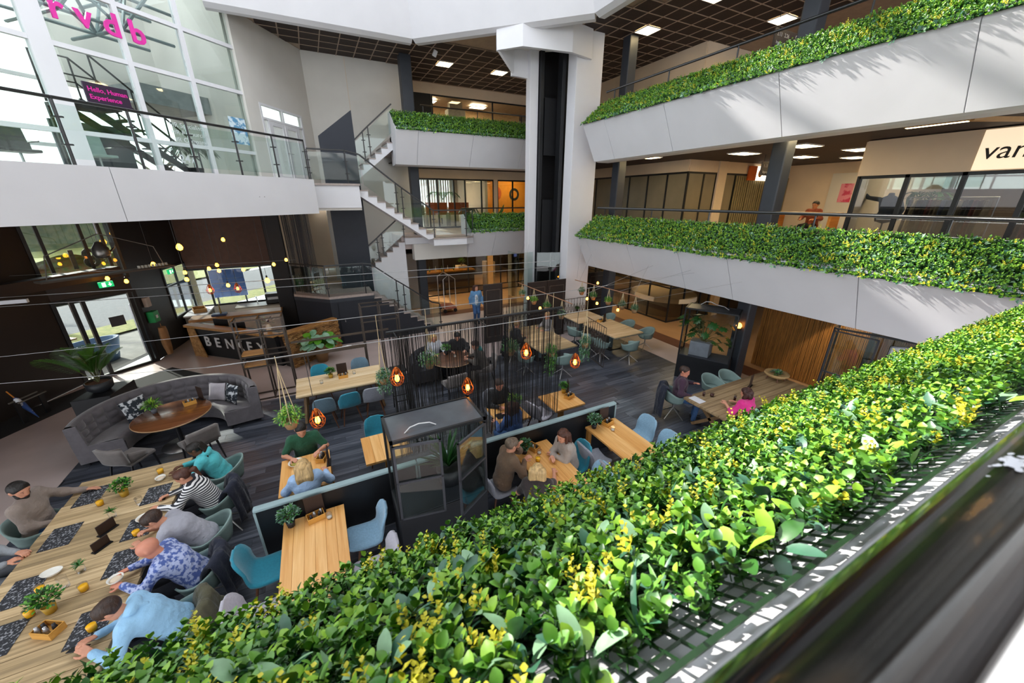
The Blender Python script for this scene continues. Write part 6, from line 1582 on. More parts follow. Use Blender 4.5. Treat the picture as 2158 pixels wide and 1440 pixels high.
for q, lb, kd in (((8.12, 10.5, 1.95), 'first plant from the left on the copper rail', 'sage'), ((8.16, 9.9, 1.9), 'second plant from the left on the copper rail', 'fern'), ((8.22, 9.2, 1.88), 'third plant from the left on the copper rail', 'fresh'), ((8.26, 8.6, 1.88), 'fourth plant from the left on the copper rail', 'sage'), ((8.3, 8.1, 1.88), 'last plant at the near end of the copper rail', 'sage'),
    ((6.05, 11.1, 1.95), 'far plant on the copper rail behind the curtain', 'sage'), ((6.05, 10.3, 1.9), 'second plant on the copper rail behind the curtain', 'fresh'), ((6.05, 9.5, 1.9), 'third plant on the copper rail behind the curtain', 'fern'), ((6.05, 8.7, 1.85), 'near plant on the copper rail behind the curtain', 'sage')): hanging(*q, lb, kd, .12, 2.3)
# palm on the plinth
pm = thing('potted_palm', 'palm in a black bowl pot on the black plinth', 'plant', (-4.85, 10.95, .951))
MB().lathe([(0, 0), (.14, 0), (.22, .08), (.235, .24), (.215, .24), (.2, .2), (0, .2)], 24).build('pot', pots['black'], pm, True); MB().lathe([(0, .2), (.205, .2), (.1, .215), (0, .218)], 16).build('soil', mat('bark_soil', '5A3C2C', .9, bump=.5, bs=60), pm)
for i in range(11):
    a = [-.2, .5, 1.15, 1.9, 2.6, 3.2, 3.9, 4.7, 5.5, .1, 2.9][i]; L = [.95, .9, .85, .9, 1.0, 1.05, .85, .8, .85, .7, .75][i]; el = [.95, 1.15, 1.3, 1.1, .95, .75, 1.2, 1.25, 1.05, 1.4, 1.4][i]
    m = MB(); pts = []; p = Vector((0, 0, .2)); e = el + .22
    for k in range(11):
        pts.append(p.copy()); p = p + Vector((math.cos(a) * math.cos(e), math.sin(a) * math.cos(e), math.sin(e))) * L / 10; e -= .02 + .012 * k
    m.tube(pts, [.010 - .0008 * k for k in range(11)], 5, 1)
    for k in range(26):
        t = .34 + .66 * k / 25; j = min(int(t * 10), 9); f_ = t * 10 - j; p = pts[j].lerp(pts[j + 1], f_); d = (pts[j + 1] - pts[j]).normalized(); sd = d.cross(Vector((0, 0, 1))).normalized()
        ll = .30 * math.sin(math.pi * (.2 + .75 * (t - .34) / .66)) + .04
        for sg in (-1, 1): leaf(m, p, (d * .8 + sd * sg + Vector((0, 0, .2))), (0, 0, 1), ll, .026, 0, .3, .1, 3)
    m.build('frond', [LG['palm'], stem_m], pm, True)
# monstera in the glass case
mo = thing('monstera', 'monstera in a grey square planter inside the glass case', 'plant', (9.55, 6.55, .745), R(-63))
MB().prism([(-.3, -.2), (.22, -.2), (.25, .22), (-.32, .22)], 0, .42).build('planter', mat('zinc_planter', '6A7179', .5), mo, bevel=.01)
def monstera_leaf(L):
    m = MB(); n = 9; vs = [Vector((0, 0, 0))]; pts = []
    for sg in (1, -1):
        for k in range(n):
            a = R(8 + 158 * k / (n - 1)); rr = L * (.62 + .28 * math.cos(a * .5)) * (1.0 if k % 2 == 0 else .62)
            pts.append((sg, rr * math.sin(a) * .62, L * .45 + rr * math.cos(a) * .6))
    r_ = [p for p in pts if p[0] == 1]; l_ = [p for p in pts if p[0] == -1]
    c = Vector((0, L * .45, .03))
    loop = [Vector((p[1], p[2], -.25 * p[1] ** 2 / L)) for p in r_] + [Vector((-p[1], p[2], -.25 * p[1] ** 2 / L)) for p in reversed(l_)]
    k = len(loop)
    m.add([c] + loop, [(0, i + 1, (i + 1) % k + 1) for i in range(k)])
    return m
ml_ = [monstera_leaf(.27).mesh('leaf', LG['dark'], True), monstera_leaf(.34).mesh('leaf', LG['dark'], True)]
for i in range(24):
    a = random.random() * 6.28; rr = random.uniform(.15, .5); z = random.uniform(.35, 1.2); p = Vector((rr * math.cos(a) * 1.3, rr * math.sin(a) * .7, z))
    MB().tube([(0, 0, .35), (p.x * .4, p.y * .4, z * .8), p], [.014, .01, .007], 5).build('stalk', stem_m, mo)
    o = obj('leaf', ml_[i % 2], mo); o.location = p; o.rotation_euler = (random.uniform(-1.0, -.2), random.uniform(-.3, .3), a - R(90))
# agave-like leaves in the open case at right, dark plant in the front case
ag = thing('agave', 'agave with stiff green leaves in the open glass case', 'plant', (10.75, 3.4, .125))
MB().lathe([(0, 0), (.2, 0), (.25, .4), (.22, .4), (0, .35)], 16).build('pot', pots['black'], ag, True)
for i in range(12):
    m = MB(); a = i * .55; leaf(m, (0, 0, .38), (math.cos(a) * .7, math.sin(a) * .7, .9), (0, 0, 1), random.uniform(.5, .75), .12, 0, .2, .4, 4); m.build('leaf', LG['blue'], ag, True)
ag2 = thing('dark_plant', 'dark leafy plant inside the front display case', 'plant', (1.25, 4.55, .975))
MB().lathe([(0, 0), (.16, 0), (.2, .28), (.17, .28), (0, .24)], 16).build('pot', pots['black'], ag2, True)
for i in range(30):
    m = MB(); v = rdir(.1); leaf(m, (0, 0, .26), (v.x * .8, v.y * .45, v.z + .5), (0, 0, 1), random.uniform(.3, .6), .06, 0, .25, .2, 4); m.build('leaf', LG['dark'], ag2, True)
# broad pale leaves on the clad planter
bp_ = thing('broad_leaf_plant', 'plant with broad pale silvery leaves on the clad planter', 'plant', (-.40, 12.98, .5))
MB().lathe([(0, -.5), (.15, -.5), (.25, .1), (.22, .1), (0, .05)], 16).build('pot', pots['clay'], bp_, True)
lfm = mat('leaf_silver', '8FB39C', .5, col2='5E8F68', var=0, vs=6)
for i in range(58):
    v = rdir(-.1); u_ = random.uniform(.45, 1); m = MB(); p = Vector((v.x * .5 * u_, v.y * .36 * u_, .12 + (v.z + .15) * .45 * u_)); leaf(m, p, (v.x + random.gauss(0, .4), v.y - .35 + random.gauss(0, .4), -.3), (0, 0, 1), random.uniform(.2, .3), random.uniform(.19, .27), 0, .25, .05, 4); lf_ = m.build('leaf', lfm if i % 3 else LG['fresh'], bp_, True)
    MB().tube([(0, 0, .05), p * .6 + Vector((0, 0, .06)), p], .008, 5).build('stalk', LG['fresh'], bp_)
# dried flowers on the reception desk
df = thing('flower_vase', 'white vase with dried purple flowers beside the desk', 'vase', (-1.75, 13.5, 1.1)); m = MB()
MB().lathe([(0, 0), (.06, 0), (.1, .1), (.05, .22), (.04, .24), (0, .22)], 14).build('vase', cream, df, True)
for i in range(60): v = rdir(.1); leaf(m, Vector((0, 0, .25)) + v * random.uniform(.05, .28), v, (0, 0, 1), .1, .05, random.randrange(3), .2, .2, 2)
stuff(m.build('blooms', [mat('bloom_purple', '5A4458', .8), mat('bloom_white', 'D8D0CC', .8), LG['sage']], df, True))
# office palms and hanging bar plants (behind glass)
def office_palm(x, y, z, h, label, n=9, wide=.9):
    t = thing('office_palm', label, 'plant', (x, y, z)); MB().lathe([(0, 0), (.16, 0), (.2, .35), (0, .32)], 14).build('pot', pots['black'], t, True)
    MB().tube([(0, 0, .3), (.03, 0, h * .6)], .025, 6).build('trunk', stem_m, t)
    for i in range(n):
        a = i * 6.28 / n + .3; m = MB(); pts = [Vector((math.cos(a) * wide * u, math.sin(a) * wide * u, h * .6 + h * .4 * (u * 1.6 - u * u * 1.3))) for u in np.linspace(0, 1, 7)]
        m.tube(pts, .008, 4)
        for k in range(14):
            u = .2 + .8 * k / 13; j = min(int(u * 6), 5); p = pts[j].lerp(pts[j + 1], u * 6 - j); d = (pts[j + 1] - pts[j]).normalized(); sd = d.cross(Vector((0, 0, 1))).normalized()
            for sg in (-1, 1): leaf(m, p, d + sd * sg, (0, 0, 1), .3, .03, 0, .3, .1, 2)
        m.build('frond', LG['dark'], t, True)
    return t
office_palm(7.2, 23.2, L1, 2.3, 'tall palm inside the first floor office'); office_palm(7.9, 20.8, L1, 1.2, 'small palm behind the first floor hedge glazing', 8, .45)
office_palm(*GW(-2.25, 5.5, -.7), 1.15, 'leafy plant in a basket behind the office glass', 10, .5); office_palm(15.2, 4.7, L1, 2.0, 'tall plant inside the boutique', 8, .5)
for k, (x_, y_, z_) in enumerate(((7.7, 21.9, 1.25), (9.2, 21.2, 1.5))): potted(x_, y_, z_, ['bushy plant on the left planter cabinet in the bar', 'bushy plant on the right planter cabinet in the bar'][k], 'clay', .26, 'fresh', 1.0)

# ------------------------------------------------------------------ things on the tables
crate_m = wood('caddy_wood', 'C08A3C', 'D6A050', .5); shak = [mat('shaker_dark', '26262A', .4), mat('shaker_steel', 'B9BABD', .3, .6)]
def caddy(x, y, rz, label, z=ZT):
    t = thing('table_caddy', label, 'caddy', (x, y, z), rz); w, d, h = .22, .14, .085
    MB().bb(-w / 2, w / 2, -d / 2, d / 2, 0, .008).build('base', crate_m, t)
    for a in ((-w / 2, w / 2, -d / 2, -d / 2 + .008), (-w / 2, w / 2, d / 2 - .008, d / 2), (-w / 2, -w / 2 + .008, -d / 2 + .008, d / 2 - .008), (w / 2 - .008, w / 2, -d / 2 + .008, d / 2 - .008)): MB().bb(*a, .008, h).build('side', crate_m, t)
    for k, q in enumerate(((-.06, -.02), (-.01, .02), (.05, -.01), (.075, .03))):
        s = MB().lathe([(0, 0), (.021, 0), (.021, .07), (.015, .085), (.015, .105), (0, .11)], 10).build('shaker', shak[k % 2], smooth=True, loc=(x + q[0] * math.cos(rz) - q[1] * math.sin(rz), y + q[0] * math.sin(rz) + q[1] * math.cos(rz), z + .009))
        tag(s, ORD[k] + ' ' + ['dark', 'steel'][k % 2] + ' shaker in the ' + label, 'shaker', 'shakers in the table caddies')
for q in ((-3.13, 4.50, 2.6, 'wooden caddy at the near end of the long table'), (-.62, 4.9, .2, 'wooden caddy on the empty front table'), (-.5, 6.3, 1.2, 'wooden caddy beside the man in green'), (2.92, 4.88, 1.9, 'wooden caddy on the three-person table'), (4.66, 4.9, .25, 'wooden caddy on the right-hand empty table'), (.08, 9.62, .0, 'wooden caddy on the pale plank table'), (4.6, 6.15, .3, 'wooden caddy on the small table with menu board'), (3.2, 6.1, .2, 'wooden caddy behind the string curtain'), (-3.05, 9.72, .4, 'wooden caddy on the round brown table'), (8.95, 10.35, .3, 'wooden caddy on the plank table with tub chairs')): caddy(*q)
menu_m = mat('menu_board_brown', '33231D', .5)
def menu(x, y, rz, label, h=.30, w=.2, z=ZT):
    t = thing('menu_board', label, 'menu', (x, y, z), rz); MB().bb(-w / 2, w / 2, -.008, .008, .012, h).build('board', menu_m, t, bevel=.003, seg=1); MB().bb(-w / 2 - .01, w / 2 + .01, -.035, .035, 0, .012).build('foot', black_steel, t)
    return t
for q in ((-.62, 5.0, .05, 'brown menu board behind the caddy of the empty front table', .32, .24), (4.62, 4.99, 0, 'brown menu board at the right-hand empty table', .34, .22), (.08, 9.85, 0, 'dark menu board on the pale plank table', .3, .24), (4.72, 6.38, 1.1, 'dark menu board on the small table right of the curtain'), (8.85, 4.62, .3, 'black menu board on the rustic table by the bamboo'), (9.1, 10.3, .5, 'black menu board on the plank table with tub chairs', .3, .22), (-2.88, 9.9, -.9, 'dark menu board on the round brown table'), (-.4, 6.15, 1.5, 'dark menu board beside the eating man'), (-3.16, 5.96, .9, 'left black card holder in the middle of the long table', .16, .2), (-3.11, 5.64, .9, 'right black card holder in the middle of the long table', .14, .18)): menu(*q)
mat_m = mat('placemat_print', '26282D', .7, col2='8C8E94', var=0, vs=38, thr=(.54, .58))
def placemat(x, y, rz, label):
    t = thing('placemat', label, 'placemat', (x, y, ZT + .001), rz); MB().bb(-.21, .21, -.15, .15, 0, .003).build('sheet', mat_m, t); return t
for q in ((-3.68, 6.95, 0, 'printed dark placemat in front of the man in taupe'), (-3.68, 6.12, 0, 'printed dark placemat in front of the man in the grey hoodie'), (-3.66, 5.26, 0, 'printed dark placemat under the white dish at the left'), (-3.55, 4.62, 0, 'printed dark placemat at the lower left edge'), (-2.78, 5.25, 0, 'printed dark placemat under the bald man'), (-2.8, 5.85, 0, 'printed dark placemat under the man in the grey shirt'), (-2.78, 4.4, 0, 'printed dark placemat under the man with the phone'), (-2.8, 6.55, 0, 'printed dark placemat under the woman in stripes')): placemat(q[0], q[1], R(90), q[3])
juice_m = mat('orange_juice', 'FFB916', .5); tumbler_m = glass('tumbler_glass', (.99, .99, .99), .02)
def tumbler(x, y, label, fill=juice_m, z=ZT, h=.10, r_=.045, lvl=.75, straw=False):
    t = thing('glass', label, 'glass', (x, y, z)); MB().lathe([(r_ * .82, .002), (r_ * .86, .003), (r_ * 1.02, h), (r_ * .99, h)], 16).build('tumbler', tumbler_m, t, True)
    if fill: MB().lathe([(0, .011), (r_ * .8, .011), (r_ * .8 + (r_ * .14) * lvl, h * lvl), (0, h * lvl)], 16).build('drink', fill, t, True)
    if straw: MB().tube([(0, 0, .02), (.03, .01, .2)], .003, 5).build('straw', mat('straw_dark', '3A2A22', .5), t)
    return t
for q in ((-3.46, 6.63, 'orange juice glass before the man in taupe'), (-2.78, 5.69, 'orange juice glass beside the card holders'), (-3.03, 4.96, 'tall orange juice glass in the middle of the long table'), (-2.74, 4.33, 'orange juice glass before the man with the phone'), (-3.41, 4.83, 'orange juice glass left of the potted plant'), (-3.46, 5.15, 'orange juice glass near the white dish'), (-2.89, 7.12, 'orange juice glass at the far end of the long table'), (2.82, 4.55, 'small orange juice glass on the left of the three-person table'), (3.12, 4.5, 'small orange juice glass on the right of the three-person table')): tumbler(*q)
cola = mat('cola', '3A1410', .3); gin = mat('candle_wax', 'C9C4B8', .6)
tumbler(7.40, 4.8, 'cola glass with red label by the man in purple', cola, h=.13, r_=.03); tumbler(7.55, 4.70, 'cola glass in the middle of the rustic table', cola, h=.09); tumbler(7.85, 4.35, 'cola bottle glass in front of the woman in pink', cola, h=.14, r_=.03)
for q in ((-.45, 4.83, 'glass candle holder on the empty front table'), (2.95, 4.72, 'glass candle holder on the three-person table'), (4.6, 4.68, 'glass candle holder on the right-hand empty table'), (-.42, 9.5, 'glass candle holder left on the pale plank table'), (.35, 9.72, 'glass candle holder right on the pale plank table'), (3.05, 9.6, 'glass candle holder on the round table behind the curtain')): tumbler(*q, gin, h=.085, r_=.04, lvl=.35)
for q in ((-3.2, 6.25, 'water glass with a sprig on the long table'), (-3.18, 5.3, 'tall water carafe with a sprig on the long table'), (-2.95, 6.4, 'empty water glass before the woman in stripes'), (-3.25, 5.12, 'empty glass beside the carafe')):
    t = tumbler(*q, None, h=.16 if 'carafe' in q[2] else .12, r_=.045)
    if 'sprig' in q[2]:
        m = MB()
        for i in range(16): v = rdir(.2); leaf(m, (0, 0, .1), v, (0, 0, 1), .08, .02, 0, .2, .2, 2)
        m.build('sprig', LG['mid'], t, True)
bowl_m = mat('bowl_white', 'E4E2DA', .35)
def bowl(x, y, label, r_=.085, fill=None, z=ZT, squash=1.0):
    t = thing('bowl', label, 'bowl', (x, y, z)); MB().lathe([(0, .0), (r_ * .5, .0), (r_ * .85, .03), (r_, .055), (r_ * .95, .055), (r_ * .8, .034), (0, .012)], 22, (0, 0, 0), 0, 1, squash).build('dish', bowl_m, t, True)
    if fill: MB().lathe([(0, .03), (r_ * .78, .034), (r_ * .5, .045), (0, .05)], 14).build('food', fill, t, True)
bowl(-3.47, 5.40, 'white oval dish at the left of the long table', .1, None, ZT, .7); bowl(-2.84, 6.92, 'white bowl before the woman in stripes', .07, cream); bowl(-2.78, 5.98, 'white plate under the man in the grey shirt', .09, cream)
bowl(-.9, 6.35, 'dark salad bowl of the man in green', .12, mat('salad', '5E7A2A', .6, col2='B89A4A', var=0, vs=30)); bowl(-.95, 5.9, 'small sauce bowl on the table of the man in green', .04, gin); bowl(-.62, 5.75, 'salad bowl of the woman with long fair hair', .1, MATS['salad'])
tag(MB().bb(-.105, .105, -.15, .15, 0, .004).build('paper_sheet', white, loc=(7.12, 4.75, ZT)), 'sheet of white paper on the rustic table', 'paper')
fb = thing('fruit_bowl', 'footed woven bowl with succulents on the rustic table', 'bowl', (9.75, 4.55, ZT))
MB().lathe([(0, .10), (.2, .10), (.27, .16), (.26, .2), (.2, .17), (0, .15)], 24).build('bowl', mat('woven_straw', 'A98B5E', .8, bump=.6, bs=60), fb, True)
for k in range(4): MB().tube([(.15 * math.cos(k * 1.57 + .7), .15 * math.sin(k * 1.57 + .7), .12), (.2 * math.cos(k * 1.57 + .7), .2 * math.sin(k * 1.57 + .7), 0)], .016, 6).build('foot', walnut_leg, fb)
stuff(bush(70, .12, .07, .04, .1, .5).build('succulents', [LG['sage'], LG['blue'], LG['mid'], stem_m], fb, True, loc=(0, 0, .17)))
nb = tag(MB().bb(-.15, .15, -.1, .1, 0, .012).build('tablet', black_steel, bevel=.003, loc=(2.92, 6.15, ZT)), 'papers and tablet before the man in black', 'tablet')
# ------------------------------------------------------------------ artificial hedges on the parapets
HM = [mat('hedge_deep', '1A3A1C', .42, var=.15, vs=40, spec=.5), mat('hedge_green', '37682A', .38, var=.15, vs=40, spec=.5), mat('hedge_bright', '64993A', .38, var=.12, vs=40, spec=.5), mat('hedge_lime', '8EBA3C', .4, var=.10, vs=40), mat('hedge_yellow', 'D2CA34', .5, var=.10, vs=40), mat('hedge_blue_green', '3E6E54', .42, var=.12, vs=40, spec=.5), mat('hedge_pale', '8FB78E', .42, var=.12, vs=40)]
rs_ = random.Random(11)
def leaf_np(p, d, up, L, W, n, curl, fold):
    m = MB(); leaf(m, p, d, up, L, W, 0, curl, fold, n); return m
def leaf2(m, p, d, up, L, W, mi):
    p, d = Vector(p), Vector(d).normalized(); s = d.cross(Vector(up))
    if s.length < 1e-4: s = Vector((1, 0, 0))
    s.normalize(); nn = s.cross(d); c = p + d * L * .5
    m.add([p, c + s * W * .55 + nn * W * .12, p + d * L - nn * L * .15, c - s * W * .55 + nn * W * .12], [(0, 1, 2), (0, 2, 3)], mi)
_leaf_full = leaf
def sprig(kind, n=3):
    leaf = _leaf_full if n > 1 else (lambda m, p, d, up, L, W, mi, c_=0, f_=0, n_=0: leaf2(m, p, d, up, L, W, mi))
    """one plastic sprig growing along +z; returns MB with material indices into HM"""
    m = MB(); g_ = rs_.gauss; u = rs_.uniform
    if kind == 'box':
        for st_ in range(2):
            ax = Vector((g_(0, .25), g_(0, .25), 1)).normalized(); h = u(.05, .085)
            for k in range(5):
                z = h * (.25 + .75 * k / 4); a = k * 1.57 + u(-.3, .3)
                for sg in (0, math.pi):
                    tilt = 1.05 - .13 * k
                    d = Vector((math.cos(a + sg) * math.sin(tilt), math.sin(a + sg) * math.sin(tilt), math.cos(tilt)))
                    c = rs_.choices([0, 1, 2, 3], [[5, 4, 1, 0], [3, 5, 2, 0], [1, 5, 4, 1], [0, 4, 5, 2], [0, 2, 5, 4]][k])[0]
                    leaf(m, ax * z, d, (0, 0, 1), u(.018, .026), u(.0165, .022), c, .25, .28, n)
    elif kind == 'yellow':
        for st_ in range(3):
            ax = Vector((g_(0, .3), g_(0, .3), 1)).normalized(); h = u(.08, .125)
            for k in range(11):
                z = h * (.35 + .65 * k / 10); a = k * 2.4
                d = Vector((math.cos(a), math.sin(a), .9))
                leaf(m, ax * z, d, (0, 0, 1), .021 * (1.15 - k / 14), .011, 4 if k > 1 else 3, .1, .2, min(2, n))
        for k in range(5):
            a = k * 1.26; leaf(m, (0, 0, .02), (math.cos(a), math.sin(a), .5), (0, 0, 1), .03, .018, 2, .25, .2, n)
    elif kind == 'ivy':
        for k in range(6):
            a = k * 1.05 + u(-.3, .3); ti = u(.6, 1.2); d = Vector((math.cos(a) * math.sin(ti), math.sin(a) * math.sin(ti), math.cos(ti)))
            leaf(m, d * .02 + Vector((0, 0, .02)), d, (0, 0, 1), u(.045, .065), u(.026, .036), rs_.choice([5, 6, 5, 1, 3]), .3, .25, n + 1)
    elif kind == 'fern':
        for k in range(7):
            a = k * .9; ti = u(.35, .9); d = Vector((math.cos(a) * math.sin(ti), math.sin(a) * math.sin(ti), math.cos(ti)))
            leaf(m, (0, 0, .01), d, (0, 0, 1), u(.06, .095), .012, rs_.choice([1, 5, 2]), .4, .2, n + 1)
    m.tube([(0, 0, -.01), (0, 0, .05)], .0018, 3, 1)
    return m
KW = [('box', 74), ('yellow', 10), ('ivy', 11), ('fern', 5)]
def protos(n): return [(k, [sprig(k, n) for _ in range({'box': 7, 'yellow': 3, 'ivy': 4, 'fern': 2}[k])]) for k, _ in KW]
def tri_arrays(mb):
    F = []; M = []
    for f, mi in zip(mb.f, mb.m):
        for i in range(1, len(f) - 1): F.append((f[0], f[i], f[i + 1])); M.append(mi)
    return np.array(mb.v, dtype=np.float32), np.array(F, dtype=np.int32), np.array(M, dtype=np.int32)
near_p = protos(4); mid_p = protos(2); far_p = protos(1)
near_me = [[mb.mesh('sprig', HM, True) for mb in l] for _, l in near_p]
far_np = [[tri_arrays(mb) for mb in l] for _, l in far_p]; near_np = [[tri_arrays(mb) for mb in l] for _, l in near_p]; mid_np = [[tri_arrays(mb) for mb in l] for _, l in mid_p]
def basis(nv, ang):
    nv = nv / np.linalg.norm(nv); a = np.cross(nv, [.3, .9, .1]); a /= np.linalg.norm(a); b = np.cross(nv, a)
    c, s = math.cos(ang), math.sin(ang)
    return np.stack([a * c + b * s, -a * s + b * c, nv], 1)
def hedge(label, mk, a0, a1, lvl, dens, near=False, mix=None, s_lo=.03, grow=1.0, ylw=1.0):
    base = np.array(mk(0, a0, lvl)); t = thing('artificial_hedge', label, 'hedge', tuple(base))
    T0, Z0, T1, Z1 = .142, .808, (.95 if near else 1.035), (.22 if near else .14)
    p3 = lambda tt, a, z: np.array(mk(tt, a, lvl + z)) - base
    Lw = math.hypot(T1 - T0, Z1 - Z0); out = p3(1, a0, 0) - p3(0, a0, 0); alongv = p3(0, a0 + 1, 0) - p3(0, a0, 0)
    nrm = out * (Z0 - Z1) / Lw + np.array([0, 0, 1]) * (T1 - T0) / Lw
    lo, hi = min(a0, a1), max(a0, a1)
    # green net the sprigs are clipped to; far hedges get a solid dark sheet
    net = MB(); pitch = .033; off = nrm * .012
    P = lambda s, a, o=0: Vector(p3(T0 + (T1 - T0) * s, a, Z0 + (Z1 - Z0) * s) + off + nrm * o)
    if near:
        k = 0
        while k * pitch < Lw: net.bar(P(k * pitch / Lw, lo), P(k * pitch / Lw, hi), .004, .004) if k else net.bar(P(0, lo), P(0, hi), .008, .006); k += 1
        a = lo
        while a < hi: net.bar(P(0, a), P(.45, a + .0), .004, .004); a += pitch
    else: net.extrude([P(0, lo), P(0, hi), P(1, hi), P(1, lo)], Vector(nrm) * -.004)  # plain dark sheet here, stands for the shaded gaps between leaves
    net.build('net_or_dark_sheet', HM[0], t)
    if near: MB().extrude([P(.2, lo), P(.2, hi), P(1, hi), P(1, lo)], Vector(nrm) * -.004).build('dark_gap_sheet', HM[0], t)  # dark sheet added over the white board to stand for shaded gaps
    cnt = int(dens * Lw * 1.04 * (hi - lo)); rg_ = np.random.default_rng(int(abs(a0 * 7 + lvl * 100)) + 3)
    if near:   # fewer sprigs where nothing is seen
        pass
    ns = max(2, int(math.sqrt(cnt * Lw / (hi - lo)))); na = int(cnt / ns); cnt = ns * na
    gi, gj = np.meshgrid(np.arange(ns), np.arange(na), indexing='ij')   # jittered lattice: no bald spots
    s = s_lo + (gi.ravel() + rg_.uniform(.02, .98, cnt)) / ns * (1.02 - s_lo); a = lo + (gj.ravel() + rg_.uniform(0, 1, cnt)) / na * (hi - lo)
    w_ = np.array([k[1] for k in KW], float); w_[1] *= ylw; kind = rg_.choice(4, cnt, p=w_ / w_.sum())
    src = near_np if near else far_np
    camv = np.array([0, 0, EYE])
    pos = base + np.outer(T0 + (T1 - T0) * s, out) + np.outer(a - a0, alongv) + np.outer(Z0 + (Z1 - Z0) * s, [0, 0, 1]) + off
    order = np.argsort(np.linalg.norm(pos - camv, axis=1)); objs_left = 298 if near else 0
    Vs, Fs, Ms = [], [], []; k0 = 0
    for i in order:
        v = rg_.integers(len(src[kind[i]])); nv = nrm + rg_.normal(0, .28, 3) + np.array([0, 0, .15])
        if s[i] < .12: nv = nv - out * .1
        if s[i] > .93: nv = nv + out * (.35 if near else 1.2) - np.array([0, 0, .3])
        B = basis(nv, rg_.random() * 6.283); sc = rg_.uniform(.8, 1.2) * grow; q = pos[i] - base
        if objs_left > 0 and -.7 < pos[i][0] < 4 and pos[i][1] < 2:
            o = obj('sprig', near_me[kind[i]][v], t); M = Matrix(B.tolist()).to_4x4() @ Matrix.Scale(sc, 4); M.translation = Vector(q); o.matrix_local = M; objs_left -= 1
        else:
            V, F, Mi = (mid_np if near and np.linalg.norm(pos[i] - camv) > 1.15 else src)[kind[i]][v]
            Vs.append((V * sc) @ B.T + q); Fs.append(F + k0); Ms.append(Mi); k0 += len(V)
    me = np_mesh('sprigs', np.concatenate(Vs), np.concatenate(Fs), np.concatenate(Ms), HM, True)
    stuff(obj('sprigs', me, t))
    return t
hedge('nearest artificial hedge with yellow tips below the viewer', mkS, -1.5, 8.2, L1, 580, True, s_lo=.035, grow=.9, ylw=.6)
hedge('long first floor hedge along the right balcony', mkE, 11.42, .4, L1, 420, grow=1.2, ylw=.4)
hedge('long second floor hedge along the upper right balcony', mkE, 11.42, .4, L2, 420, grow=1.2, ylw=.4)
hedge('second floor hedge behind the stairs and the lift', mkN, 3.12, 9.4, L2, 320, grow=1.3, ylw=0.05)
hedge('first floor hedge between the landing and the lift', mkN, 5.78, 9.4, L1, 320, grow=1.3, ylw=0.05)
